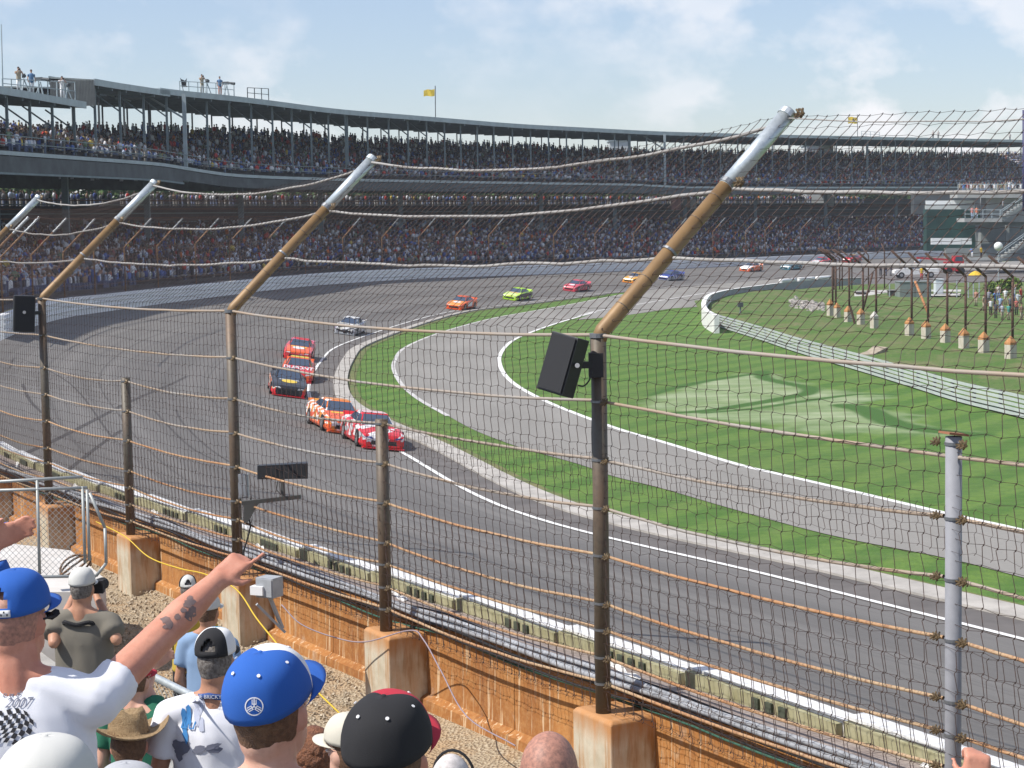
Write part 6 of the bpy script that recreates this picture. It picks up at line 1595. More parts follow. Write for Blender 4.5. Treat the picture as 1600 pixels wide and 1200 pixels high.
def cap_part(name, t, C_, Rm, panels, brim_m, button_m, eyelet_m=None, open_back=False, brim_len=.075, strap_m=None, scale=1.0, front=2):
    """baseball cap; local +Y = front. panels = list of six materials from back-centre right round"""
    rx, ry, rz = .088 * scale, .106 * scale, .108 * scale
    t0 = thing("tmp", None, None); bpy.data.objects.remove(t0)
    cap = None; nseg = 8
    P = lambda v: C_ + Rm @ Vector(v)
    allm = []
    for p in panels:
        if p not in allm: allm.append(p)
    mb = MB(); NU = 48; NVv = 14; V = {}
    for j in range(NVv + 1):
        ph = (math.pi / 2) * j / NVv
        for i in range(NU):
            th = 2 * math.pi * i / NU - math.pi / 2
            seamf = .5 + .5 * math.cos(th * 6 + math.pi)   # shallow seams
            rr = 1 - .012 * (abs(math.cos(3 * (th + math.pi / 2))) < .12)
            z = rz * math.sin(ph) ** .92; cs = math.cos(ph) ** .75
            x = rx * cs * math.cos(th) * rr; y = ry * cs * math.sin(th) * rr
            z += .006 * math.sin(th) * (1 - j / NVv)  # front slightly higher
            nv_ = noise.noise(Vector((x * 16 + C_.x * 3, y * 16, z * 16))) * .0035 * scale; x += nv_ * math.cos(th); y += nv_ * math.sin(th); z += nv_ * .8 * (j / NVv)
            V[j, i] = len(mb.v); mb.v.append(tuple(P((x, y, z))))
    for j in range(NVv):
        for i in range(NU):
            th = (i + .5) / NU * 2 * math.pi; d_ = min(th, 2 * math.pi - th)   # angle from the back
            zmid = (j + .5) / NVv
            if open_back and (d_ / .42) ** 2 + ((zmid - .02) / .46) ** 2 < 1 and j > 1: continue
            mb.f.append((V[j, i], V[j, (i + 1) % NU], V[j + 1, (i + 1) % NU], V[j + 1, i])); mb.m.append(allm.index(panels[int(i / NU * 6) % 6]))
    cap = mb.build(name, allm, t, True)
    sol = cap.modifiers.new("s", 'SOLIDIFY'); sol.thickness = .003; sol.offset = 1
    for k in range(6):
        ii = k * 8 % NU; mb = MB(); mb.tube([Vector(cap.data.vertices[V[j, ii]].co) for j in range(NVv)], .0016, 4, cap=False)
        if not (open_back and ii == 0): mb.build("seam", panels[int(ii / NU * 6) % 6], cap, True)
    # brim
    mb = MB(); N_ = 16; top = []
    for r_ in range(5):
        for i in range(N_ + 1):
            a = math.pi * (i / N_); ca, sa = math.cos(a), math.sin(a)
            ext = brim_len * scale * (sa ** .6) * r_ / 4
            x = rx * .97 * ca * (1 + .10 * r_ / 4 * sa); y = ry * .97 * sa * 1.0 + ext
            z = .006 - .02 * (ca * ca) - .012 * r_ / 4 * sa
            top.append(P((x, y, z)))
    fs = [(r_ * (N_ + 1) + i, r_ * (N_ + 1) + i + 1, (r_ + 1) * (N_ + 1) + i + 1, (r_ + 1) * (N_ + 1) + i) for r_ in range(4) for i in range(N_)]
    mb.add(top, fs); br = mb.build("brim", brim_m, cap, True); so_ = br.modifiers.new("s", 'SOLIDIFY'); so_.thickness = .004
    mb = MB(); mb.ell(P((0, 0, rz + .001)), (.0075, .0075, .004), Rm, 8, 5); mb.build("button", button_m, cap, True)
    if eyelet_m:
        for k in range(6):
            th = math.pi / 6 + k * math.pi / 3 + 0; ph = .93
            th += -math.pi / 2
            v = Vector((rx * math.cos(ph) ** .75 * math.cos(th), ry * math.cos(ph) ** .75 * math.sin(th), rz * math.sin(ph) ** .92)) * 1.025
            mb = MB(); mb.tube([P(v - Vector((0, 0, 0))), P(v * 1.02)], .0042, 8); mb.build("eyelet", eyelet_m, cap)
    if open_back:
        mb = MB(); pts = []
        for i in range(13):
            a = -math.pi / 2 + (i / 12 - .5) * .95; pts.append((rx * 1.03 * math.cos(a), ry * 1.03 * math.sin(a)))
        mb.rings([[P((x, y, -.002)), P((x, y, .018)), P((x * .97, y * .97, .018)), P((x * .97, y * .97, -.002))] for x, y in pts]); mb.build("strap", strap_m or brim_m, cap, True)
    return cap, P, (rx, ry, rz)
def person(label, hx, hy, Z, yaw=0.0, s=1.0, skin=None, shirt=None, trousers=None, hair=None, hair_style='short', arms=None, voxel=.016, hyaw=None, hpitch=0.0, build_=1.0, sleeve=.6, legs=True, sleeveless=False, arm_r=1.0, slr=1.0):
    skin = skin or sk_tan
    head = W(hx, hy, Z); feet = head - Vector((0, 0, 1.645 * s)); t = thing("person", label, "person", feet, 0)
    Rz = Matrix.Rotation(yaw, 3, 'Z'); hy_ = yaw if hyaw is None else hyaw; Rh = Matrix.Rotation(hy_, 3, 'Z') @ Matrix.Rotation(hpitch, 3, 'X')
    L_ = lambda x, y, z: Rz @ (Vector((x, y, z)) * s)
    Hc = L_(0, .012, 1.645); Hp = lambda x, y, z: Hc + Rh @ (Vector((x, y, z)) * s)
    mb = MB(); b = build_
    mb.ell(Hp(0, -.006, .01), (.076 * s, .097 * s, .108 * s), Rh, 16, 12); mb.ell(Hp(0, .03, -.065), (.057 * s, .066 * s, .058 * s), Rh, 12, 8); mb.ell(Hp(0, -.05, -.045), (.058 * s, .05 * s, .06 * s), Rh, 12, 8)
    mb.capsule(Hp(0, .093, .005), Hp(0, .112, -.022), .010 * s, .015 * s, 6)
    for q in (-1, 1): mb.ell(Hp(q * .079, -.002, -.008), (.009 * s, .018 * s, .031 * s), Rh @ Matrix.Rotation(-q * .35, 3, 'Z'), 8, 6)
    mb.ell(Hp(0, .088, -.055), (.024 * s, .012 * s, .012 * s), Rh, 8, 5)
    mb.capsule(L_(0, -.025, 1.43), Hp(0, -.02, -.07), .064 * s * b, .058 * s * b, 12)
    for q in (-1, 1): mb.capsule(L_(q * .05, -.03, 1.49), L_(q * .17 * b, -.01, 1.42), .045 * s, .055 * s, 10)
    tors = [((0, 0, 1.28), (.165 * b, .108 * b, .22)), ((0, 0, 1.1), (.15 * b, .105 * b, .2)), ((0, 0, .95), (.165 * b, .115 * b, .15))]
    for c_, r_ in tors: mb.ell(L_(*c_), tuple(x * s for x in r_), Rz, 16, 10)
    if legs:
        for q in (-1, 1):
            mb.capsule(L_(q * .09, 0, .9), L_(q * .1, .01, .5), .085 * s, .058 * s, 10); mb.capsule(L_(q * .1, .01, .5), L_(q * .1, -.01, .09), .055 * s, .038 * s, 10); mb.capsule(L_(q * .1, -.03, .04), L_(q * .11, .14, .035), .04 * s, .03 * s, 8)
    ar = []
    for q in (-1, 1):
        sh = L_(q * .185 * b, -.01, 1.405)
        A = (arms or {}).get(q)
        if A: el, wr_, hd, pn, cu, ip = A; el = el - feet; wr_ = wr_ - feet
        else: el, wr_, hd, pn, cu, ip = L_(q * .25 * b, -.03, 1.12), L_(q * .2, .16, .98), L_(-q * .3, 1, 0), L_(0, 0, -1), .5, False
        ar.append((q, sh, el, wr_)); mb.capsule(sh, el, .050 * s * arm_r, .041 * s * arm_r, 12); mb.capsule(el, el.lerp(wr_, .3), .041 * s * arm_r, .043 * s * arm_r, 12); mb.capsule(el.lerp(wr_, .3), wr_, .043 * s * arm_r, .027 * s * arm_r, 12)
        hand(mb, wr_, Vector(hd), Vector(pn), cu, s, side=q, idx_point=ip)
    body = remesh(mb, "body", skin, t, voxel, 2)
    for q in (-1, 1):
        e = MB(); e.ell(Hp(q * .03, .088, .0), (.011 * s, .008 * s, .007 * s), Rh, 8, 6); e.build("eye", mat("eye_white", (.7, .7, .68), .3), t, True)
    garment = None
    if shirt:
        mb = MB(); g = 1.10
        for c_, r_ in tors: mb.ell(L_(*c_), ((r_[0] * g + .008) * s, (r_[1] * g + .01) * s, r_[2] * 1.02 * s), Rz, 18, 12)
        mb.rings([[L_(math.cos(a) * w, math.sin(a) * d_, z) for a in [2 * math.pi * k / 20 for k in range(20)]] for z, w, d_ in ((.82, .19 * b, .135 * b), (1.0, .185 * b, .13 * b), (1.25, .185 * b, .125 * b), (1.38, .16 * b, .11 * b))])
        for q, sh, el, wr_ in ar:
            mb.capsule(L_(q * .055, -.025, 1.465), sh + Vector((0, 0, .003)), .058 * s, .068 * s * b, 12)
            if not sleeveless:
                e = sh.lerp(el, sleeve); mb.capsule(sh, sh.lerp(el, sleeve * .5), .068 * s * b * slr, .07 * s * b * slr, 12); mb.tube([sh.lerp(el, .1), e], .070 * s * b * slr, 14, 0, True, .073 * s * b * slr)
        garment = remesh(mb, "shirt", shirt, t, max(.010, voxel), 5, .010 * s, hash(label) % 50)
    if legs:
        mb = MB(); mb.ell(L_(0, 0, .93), (.182 * s * b, .13 * s * b, .12 * s), Rz, 14, 8)
        for q in (-1, 1): mb.capsule(L_(q * .09, 0, .88), L_(q * .1, 0, .5), .097 * s, .085 * s, 12); mb.capsule(L_(q * .1, 0, .5), L_(q * .1, 0, .12), .08 * s, .07 * s, 12)
        remesh(mb, "trousers", trousers or jeans, t, .03, 3)
    if hair is not None:
        mb = MB()
        if hair_style == 'short':
            mb.ell(Hp(0, -.016, .012), (.079 * s, .096 * s, .106 * s), Rh, 18, 12); mb.ell(Hp(0, -.05, -.035), (.060 * s, .052 * s, .046 * s), Rh, 14, 8)
            remesh(mb, "hair", hair, t, .008 * s, 1, .004 * s, 3)
        else:
            mb.ell(Hp(0, -.02, .02), (.095 * s, .112 * s, .115 * s), Rh, 18, 12); mb.ell(Hp(0, -.055, -.055), (.08 * s, .06 * s, .07 * s), Rh, 14, 8)
            rr = random.Random(4)
            for k in range(170):
                a = Vector((rr.gauss(0, 1), rr.gauss(0, 1) - .4, rr.gauss(0, 1))).normalized(); mb.ell(Hp(a.x * .092, a.y * .108 - .02, a.z * .11 + .01), (.014 * s,) * 3, None, 6, 5)
            remesh(mb, "hair", hair, t, .006 * s, 1, .004, 5)
    return t, Hp, Rh, L_, feet, garment, body
def decal(surface, t, name, m, verts, faces, origin, X, Y, nrm, lift=.004):
    """press flat artwork on to a surface: verts are 2-D, thrown along -nrm"""
    me = surface.data; bv = BVHTree.FromPolygons([v.co for v in me.vertices], [p.vertices[:] for p in me.polygons]); out = []
    for (x, y) in verts:
        p = origin + X * x + Y * y; h = bv.ray_cast(p + nrm * .5, -nrm)
        out.append((h[0] + nrm * lift) if h[0] is not None else p)
    mb = MB(); mb.add(out, faces); return mb.build(name, m, surface, True)
def grid2(x0, y0, x1, y1, nx, ny, keep=None):
    vs = [(x0 + (x1 - x0) * i / nx, y0 + (y1 - y0) * j / ny) for j in range(ny + 1) for i in range(nx + 1)]
    fs = [(j * (nx + 1) + i, j * (nx + 1) + i + 1, (j + 1) * (nx + 1) + i + 1, (j + 1) * (nx + 1) + i) for j in range(ny) for i in range(nx) if keep is None or keep(i, j)]
    return vs, fs
def text2(body, size, shear=0.0):
    cu = bpy.data.curves.new("t", 'FONT'); cu.body = body; cu.size = size; cu.align_x = 'CENTER'; cu.shear = shear; cu.resolution_u = 3
    o = bpy.data.objects.new("t", cu); COL.objects.link(o); dg = bpy.context.evaluated_depsgraph_get(); me = bpy.data.meshes.new_from_object(o.evaluated_get(dg)); bpy.data.objects.remove(o)
    bm = bmesh.new(); bm.from_mesh(me); bmesh.ops.triangulate(bm, faces=bm.faces); bmesh.ops.subdivide_edges(bm, edges=[e for e in bm.edges if e.calc_length() > size * .35], cuts=1); vs = [(v.co.x, v.co.y) for v in bm.verts]; fs = [tuple(v.index for v in f.verts) for f in bm.faces]; bm.free()
    return vs, fs
wtee = cloth("white_cotton", (.74, .75, .79)); royal = cloth("royal_blue_twill", (.018, .10, .40)); blackt = cloth("black_twill", (.016, .016, .018)); redt = cloth("red_twill", (.42, .02, .04)); whitet = cloth("white_twill", (.72, .72, .72)); teal_t = cloth("teal_twill", (.04, .30, .50))
greyt = cloth("pale_grey_twill", (.55, .55, .52)); khaki = cloth("khaki_vest_cloth", (.17, .155, .125)); beige = cloth("beige_cotton", (.56, .53, .44)); lblue = cloth("light_blue_cotton", (.22, .33, .50)); yellt = cloth("mustard_cotton", (.50, .36, .05)); greent = cloth("green_cotton", (.02, .14, .08)); heather = cloth("heather_grey_cotton", (.40, .41, .43)); navyt = cloth("navy_cotton", (.02, .03, .09))
hair_br = mat("brown_hair", (.10, .05, .025), .7, col2=(.19, .10, .05), scale=60, bump=.6, bscale=200); hair_au = mat("auburn_hair", (.10, .035, .015), .6, col2=(.24, .09, .035), scale=50, bump=.6, bscale=150); hair_gr = mat("greying_hair", (.09, .075, .065), .8, col2=(.22, .20, .18), scale=70, bump=.5, bscale=200); hair_bu = mat("cropped_hair", (.26, .135, .10), .6, col2=(.46, .22, .155), scale=90)
print_w = mat("white_embroidery", (.75, .75, .78), .7); print_k = mat("black_print", (.02, .02, .025), .9); print_g = mat("grey_print", (.16, .17, .22), .9); print_b = mat("blue_print", (.05, .22, .5), .9)
Vx = Vector
# 1 man in the blue cap pointing at the track
feet0 = None
Zp = 5.5
el = W(262, 982, 5.75); wr_ = W(341, 906, 5.9)
sh1 = W(165, 1052, 5.55)
aimd = (W(380, 872, 5.93) - wr_)
t1, Hp, Rh, L_, ft, gar, body1 = person("sunburnt man in a blue cap and white T-shirt pointing his tattooed arm at the track", 27, 973, Zp, yaw=.0, s=.98, skin=sk_red, shirt=wtee, hair=hair_bu, voxel=.0085, hyaw=-.32, build_=1.18, arm_r=1.22, slr=.84,
    arms={1: (el, wr_, aimd, Vector((.25, .9, -.45)), .8, True)}, sleeve=.34)
cap, P, rr_ = cap_part("cap", t1, Hp(0, -.005, .045), Rh @ Matrix.Rotation(.06, 3, 'X'), [royal] * 6, royal, royal, None, True, strap_m=whitet)
# checks on the strap
mb = MB()
for k in range(10):
    a = -math.pi / 2 + (k / 10 - .5) * .9; a2 = a + .045; z = .002 if k % 2 else .010
    q = [P((rr_[0] * 1.045 * math.cos(x), rr_[1] * 1.045 * math.sin(x), zz)) for x, zz in ((a, z), (a2, z), (a2, z + .006), (a, z + .006))]; mb.add(q, [(0, 1, 2, 3)])
mb.build("strap_checks", print_k, cap)
glk = MB(); glk.tube([Hp(.083, .0, .012), Hp(.08, .075, .008)], .0035, 5); glk.tube([Hp(.08, .078, .016), Hp(.05, .10, .0), Hp(.01, .11, .002)], .012, 6); glk.build("sunglasses", blackt, t1)
NB_ = Vx((0, -1, 0)); Xr = Vx((1, 0, 0)); Zr = Vx((0, 0, 1))
o7 = W(26, 1106, 5.4) - ft; v, f = text2("2007", .036, .35); decal(gar, t1, "print_year", print_g, v, f, o7, Xr, Zr, NB_)
o7 = W(14, 1091, 5.4) - ft; v, f = text2("B & B", .022, .4); decal(gar, t1, "print_script", print_g, v, f, o7, Xr, Zr, NB_)
of = W(5, 1148, 5.4) - ft; v, f = grid2(-.03, -.02, .065, .07, 8, 7, lambda i, j: (i + j) % 2 == 0)
v = [(x + .03 * math.sin(y * 30) - .15 * y, y - .25 * x + .01 * math.sin(x * 50)) for x, y in v]; decal(gar, t1, "print_flag", print_k, v, f, of, Xr, Zr, NB_)
fs_all = [(x, y) for x, y in [(-.03, -.04), (.11, -.075), (.09, .065), (-.02, .10)]]
# tattoo and ring
tat = mat("tattoo_ink", (.13, .10, .10), .6, col2=(.22, .14, .12), scale=30); ad_ = (wr_ - el).normalized(); an = Vx((-.1, -1, .12)); an = (an - ad_ * an.dot(ad_)).normalized(); ay = an.cross(ad_)
rt_ = random.Random(2)
for cx, n_ in ((-.015, 5), (.055, 4), (.10, 4)):
    for k in range(n_):
        r_ = rt_.uniform(.008, .018); c_ = (cx + rt_.gauss(0, .016), rt_.gauss(0, .011)); v = [(c_[0], c_[1])] + [(c_[0] + r_ * rt_.uniform(.6, 1.2) * math.cos(2 * math.pi * j / 9), c_[1] + r_ * rt_.uniform(.5, 1.1) * math.sin(2 * math.pi * j / 9)) for j in range(9)]
        decal(body1, t1, "tattoo", tat, v, [(0, 1 + j, 1 + (j + 1) % 9) for j in range(9)], el - ft, ad_, ay, an, .0015)
# 2 photographer
t2, Hp, Rh, L_, ft, gar, bd = person("photographer in a pale cap and khaki vest, seen from behind by the wire gate", 128, 921, 13.4, yaw=-.15, s=1.0, skin=sk_tan, shirt=khaki, hair=hair_gr, arms={1: (W(182, 1000, 13.3), W(150, 930, 13.7), Vx((-.3, .6, .5)), Vx((-1, 0, 0)), .8, False), -1: (W(84, 1005, 13.3), W(113, 935, 13.8), Vx((.3, .6, .4)), Vx((1, 0, 0)), .8, False)}, build_=1.12)
cap_part("cap", t2, Hp(0, -.004, .045), Rh, [greyt] * 6, greyt, greyt)
mb = MB(); mb.box(Hp(.03, .15, -.01), (.13, .07, .09)); mb.tube([Hp(.03, .18, -.01), Hp(.03, .32, -.02)], .045, 12); mb.build("camera", blackt, t2)
mb = MB(); mb.tube([Vector(p) for p in catmull([tuple(L_(*q)) for q in ((-.1, .1, 1.3), (-.1, -.1, 1.43), (0, -.125, 1.42), (.1, -.1, 1.43), (.12, .1, 1.3))], 5)], .016, 6); mb.build("camera_strap", blackt, t2)
# 3 two men far down on the gravel
t3, Hp, Rh, L_, ft, gar, bd = person("man in a mustard shirt and grey cap down by the wall, behind the arm", 294, 922, 19.5, yaw=.2, s=1.0, shirt=yellt, trousers=blackt, hair=hair_gr)
c_, P, r_ = cap_part("cap", t3, Hp(0, -.004, .045), Rh, [greyt, blackt, greyt, greyt, blackt, greyt], greyt, greyt, None, True)
t4, Hp, Rh, L_, ft, gar, bd = person("man in a light blue T-shirt and white cap standing right of the pointing arm", 325, 958, 14.8, yaw=-.3, s=1.0, shirt=lblue, hair=hair_br)
cap_part("cap", t4, Hp(0, -.004, .045), Rh, [greyt] * 6, greyt, greyt)
# 4 man with teal-white-black cap and lanyard
t5, Hp, Rh, L_, ft, gar, bd = person("man in a black, white and teal cap with a blue lanyard and printed white T-shirt", 337, 1036, 8.6, yaw=-.12, s=1.0, skin=sk_tan, shirt=wtee, hair=hair_gr, build_=1.12, hyaw=-.2, voxel=.011)
cap_part("cap", t5, Hp(0, -.006, .05), Rh, [blackt, whitet, teal_t, teal_t, whitet, blackt], blackt, whitet, None, True, strap_m=blackt)
lan = mat("lanyard_blue", (.02, .07, .25), .7); mb = MB(); pts = [tuple(Hp(.082 * math.sin(a), -.02 - .088 * math.cos(a), -.125 - .018 * abs(math.sin(a)) - (.10 * max(0, -math.cos(a))))) for a in [k * 2 * math.pi / 24 for k in range(24)]]
mb.rings([[Vector(p) + Vector((0, 0, -.013)), Vector(p) + Vector((0, 0, .013)), Vector(p) * 1.0 + Vector((0, .003, .013)), Vector(p) + Vector((0, .003, -.013))] for p in pts[::-1][16:] + pts[::-1][:9]], 0, False); ln_ = mb.build("lanyard", lan, t5, True)
v, f = text2("AT THE BRICKYARD", .024); o_ = Hp(0, -.13, -.13)
mb = MB(); mb.add([o_ + Rh @ Vector((x, .45 * x * x * 6 + .012, y - .006)) for x, y in v], f); mb.build("lanyard_lettering", print_w, ln_)
o_ = W(282, 1150, 8.4) - ft
for nm, m, cx, cy, w, h, r in (("print_script", print_b, .0, .0, .05, .17, .25), ("print_car", print_g, .10, -.06, .11, .07, -.35), ("print_car", print_g, -.03, -.11, .09, .10, -.1), ("print_shade", mat("pale_print", (.45, .48, .58), .9), .07, .08, .05, .16, .1)):
    rr = random.Random(int(cx * 100) + 5); 
    for k in range(6):
        x0 = cx + rr.uniform(-.35, .35) * w; y0 = cy + rr.uniform(-.4, .4) * h; v = [(x0, y0)] + [(x0 + w * .33 * rr.uniform(.5, 1.1) * math.cos(a + r), y0 + h * .26 * rr.uniform(.5, 1.1) * math.sin(a)) for a in [2 * math.pi * j / 8 for j in range(8)]]
        decal(gar, t5, nm, m, v, [(0, 1 + j, 1 + (j + 1) % 8) for j in range(8)], o_, Xr, Zr, NB_, .003 + .0005 * k)
v, f = text2("Lu", .075, .3); decal(gar, t5, "print_script", print_b, v, f, W(285, 1150, 8.4) - ft, Xr, Zr, NB_, .008)
# 5 straw hat
t6, Hp, Rh, L_, ft, gar, bd = person("person under a tan straw hat with a wide curled brim", 201, 1166, 8.5, yaw=.1, s=1.0, skin=sk_red, shirt=heather, hair=hair_br)
straw = mat("straw_weave", (.30, .20, .10), .9, col2=(.44, .31, .17), scale=60, bump=.8, bscale=260); band = mat("hat_band", (.16, .10, .05), .9)
Rk = Rh @ Matrix.Rotation(.35, 3, 'Z') @ Matrix.Rotation(-.12, 3, 'X'); Hk = lambda x, y, z: Hp(0, 0, .055) + Rk @ Vector((x, y, z))
mb = MB(); rings = []
for r_, z in ((.0, .088), (.03, .084), (.055, .094), (.072, .10), (.082, .092), (.088, .06), (.094, .02), (.098, .0), (.12, -.004), (.15, -.001), (.175, .012), (.18, .016)):
    ring = []
    for k in range(40):
        a = 2 * math.pi * k / 40; ca, sa = math.cos(a), math.sin(a); x = max(r_, .002) * ca * (1.0 if r_ > .1 else .92); y = max(r_, .002) * sa * 1.12; zz = z
        if r_ > .11: zz += (.05 * (abs(ca) ** 3) - .018 * abs(sa) ** 3) * (r_ - .10) / .08
        if r_ < .08: zz -= .035 * math.exp(-(x / .022) ** 2) * (1 if y < .05 else .4) - .012 * (y < 0)
        if .05 < r_ < .09 and y > .03: x *= .82
        ring.append(Hk(x, y, zz))
    rings.append(ring)
mb.rings(rings, 0, False); h_ = mb.build("hat", straw, t6, True); so_ = h_.modifiers.new("s", 'SOLIDIFY'); so_.thickness = .003
mb = MB(); mb.rings([[Hk(r_ * math.cos(2 * math.pi * k / 32) * .93, r_ * math.sin(2 * math.pi * k / 32) * 1.12, z) for k in range(32)] for r_, z in ((.0995, .003), (.0955, .024))], 0, False); mb.build("hat_band", band, h_, True)
# 6 person in green and yellow with a red cap, hand raised
el = W(225, 1050, 12.0); wr_ = W(243, 1030, 12.2)
t7, Hp, Rh, L_, ft, gar, bd = person("person in a green shirt and red cap behind the straw hat, waving", 212, 1066, 11.8, yaw=-.4, s=1.0, skin=sk_pale, shirt=greent, hair=hair_br, arms={1: (W(228, 1075, 11.9), W(238, 1040, 12.1), W(268, 1017, 12.1) - W(240, 1035, 12.1), Vx((0, -1, -.3)), .12, False)}, voxel=.010)
cap_part("cap", t7, Hp(0, -.004, .045), Rh, [redt] * 6, redt, redt)
v, f = grid2(-.10, -.02, .06, .02, 6, 2); v = [(x, y + .5 * x * x * 8 + x * .4) for x, y in v]; decal(gar, t7, "yellow_stripe", yellt, v, f, W(190, 1092, 11.6) - ft, Xr, Zr, NB_)
# 7 big white caps at the bottom left
t8, Hp, Rh, L_, ft, gar, bd = person("person in a plain white cap filling the bottom left corner", 72, 1286, 3.4, yaw=-.2, s=1.0, skin=sk_tan, shirt=wtee, hair=hair_gr, legs=True)
cap_part("cap", t8, Hp(0, -.004, .045), Rh, [greyt] * 6, greyt, greyt)
t8b, Hp, Rh, L_, ft, gar, bd = person("person in a pale grey cap just right of the bottom left white cap", 198, 1292, 4.6, yaw=.1, s=.97, skin=sk_tan, shirt=heather, hair=hair_gr)
cap_part("cap", t8b, Hp(0, -.004, .045), Rh, [heather] * 6, heather, heather)
# 8 man in the royal blue cap
t9, Hp, Rh, L_, ft, gar, bd = person("man in a royal blue fitted cap with a white round emblem and a lilac necklace", 424, 1114, 4.3, yaw=-.1, s=1.0, skin=sk_pale, shirt=wtee, hair=hair_br, hyaw=-.42, hpitch=.10, build_=1.0, voxel=.009)
cap, P, r3 = cap_part("cap", t9, Hp(0, -.012, .035), Rh @ Matrix.Rotation(.17, 3, 'X'), [royal, royal, whitet, whitet, royal, royal], royal, royal, whitet, False, scale=1.06)
# emblem: ring with three tuning-fork rays
cm = cap.data; bv = BVHTree.FromPolygons([v.co for v in cm.vertices], [p.vertices[:] for p in cm.polygons])
em_c = W(397, 1104, 4.0) - ft; dirv = (W(397, 1103, 5) - CAM).normalized(); ex = Rv; ey = Uv
def press(v, f, name, lift=.0045, par=None):
    out = []
    for x, y in v:
        p = em_c + ex * x + ey * y; h = bv.ray_cast(p - dirv * .6, dirv); out.append((h[0] - dirv * lift) if h[0] is not None else p)
    m_ = MB(); m_.add(out, f); return m_.build(name, print_w, cap, False)
RR = .0205; v = []; f = []; n_ = 28
for k in range(n_):
    a = 2 * math.pi * k / n_; v += [(RR * math.cos(a), RR * math.sin(a)), ((RR - .0026) * math.cos(a), (RR - .0026) * math.sin(a))]
f = [(2 * k, 2 * ((k + 1) % n_), 2 * ((k + 1) % n_) + 1, 2 * k + 1) for k in range(n_)]; press(v, f, "emblem_ring")
for ang in (90, 210, 330):
    a = R(ang); d = (math.cos(a), math.sin(a)); n2 = (-d[1], d[0]); q = lambda r_, w: (d[0] * r_ + n2[0] * w, d[1] * r_ + n2[1] * w)
    v = [q(.0, -.0012), q(.0, .0012), q(.0175, .0012), q(.0175, -.0012), q(.005, -.0052), q(.005, -.0034), q(.0155, -.0034), q(.0155, -.0052), q(.005, .0034), q(.005, .0052), q(.0155, .0052), q(.0155, .0034), q(.004, -.0052), q(.004, .0052), q(.0062, .0052), q(.0062, -.0052)]
    press(v, [(0, 1, 2, 3), (4, 5, 6, 7), (8, 9, 10, 11), (12, 13, 14, 15)], "emblem_fork", .005)
mb = MB(); pts = [tuple(Hp(.088 * math.sin(a), -.02 - .085 * math.cos(a), -.155 - .02 * math.cos(a + 3.14))) for a in [k * 2 * math.pi / 30 for k in range(31)]]
lil = mat("lilac_cord", (.35, .30, .62), .6); mb.tube([Vector(p) for p in pts], .0028, 5, cap=False); mb.build("necklace", lil, t9, True)
# 9 man in the black and red cap
t10, Hp, Rh, L_, ft, gar, bd = person("man in a black and red cap with white eyelets, bottom centre", 609, 1194, 4.15, yaw=.0, s=1.0, skin=sk_red, shirt=blackt, hair=hair_br, hyaw=-.30, hpitch=.05, voxel=.010)
cap, P, r3 = cap_part("cap", t10, Hp(0, -.010, .040), Rh @ Matrix.Rotation(.12, 3, 'X'), [blackt, blackt, redt, redt, blackt, blackt], redt, blackt, whitet, False, scale=1.07)
mb = MB(); mb.rings([[P((x, .05 + .0 * x, .098 - .3 * abs(x))), P((x, .075, .088 - .3 * abs(x)))] for x in (-.012, 0, .012)], 0, False, False); mb.build("stripe", whitet, cap)
cm = cap.data; bv = BVHTree.FromPolygons([v.co for v in cm.vertices], [p.vertices[:] for p in cm.polygons]); em_c = W(596, 1212, 4.0) - ft; dirv = (W(596, 1196, 5) - CAM).normalized()
v, f = text2("crimson", .020); out = []
for x, y in v:
    p = em_c + ex * x + ey * (y - .002); h = bv.ray_cast(p - dirv * .6, dirv); out.append((h[0] - dirv * .004) if h[0] is not None else p)
mb = MB(); mb.add(out, f); mb.build("lettering", mat("red_thread", (.5, .02, .03), .7), cap)
# 10 bald man, curly head, others
t11, Hp, Rh, L_, ft, gar, bd = person("sunburnt man with a shaved head at the bottom edge", 858, 1214, 5.1, yaw=-.1, s=1.0, skin=sk_red, shirt=navyt, hair=None, voxel=.009)
mb = MB(); mb.ell(Hp(0, -.010, .013), (.0785, .1, .1085), Rh, 18, 12); remesh(mb, "cropped_hair", hair_bu, t11, .007, 2)
t12, Hp, Rh, L_, ft, gar, bd = person("person with curly auburn hair between the blue cap and the beige cap", 492, 1180, 8.6, yaw=.3, s=1.0, skin=sk_pale, shirt=lblue, hair=hair_au, hair_style='curly')
t13, Hp, Rh, L_, ft, gar, bd = person("person in a beige cap turned to the left beside the curly-haired head", 550, 1176, 7.4, yaw=.9, s=1.0, skin=sk_pale, shirt=beige, hair=hair_br)
cap_part("cap", t13, Hp(0, -.004, .045), Rh, [beige] * 6, beige, beige)
t14, Hp, Rh, L_, ft, gar, bd = person("grey-haired person with dark sunglasses pushed up, behind the black cap", 705, 1226, 7.4, yaw=-.3, s=1.0, skin=sk_pale, shirt=heather, hair=mat("silver_hair", (.45, .42, .40), .8, col2=(.62, .58, .56), scale=40))
mb = MB(); mb.tube([Hp(.086 * math.cos(a), .02, .015 + .112 * math.sin(a)) for a in [math.pi * k / 12 for k in range(13)]], .006, 6); mb.build("glasses_band", blackt, t14)
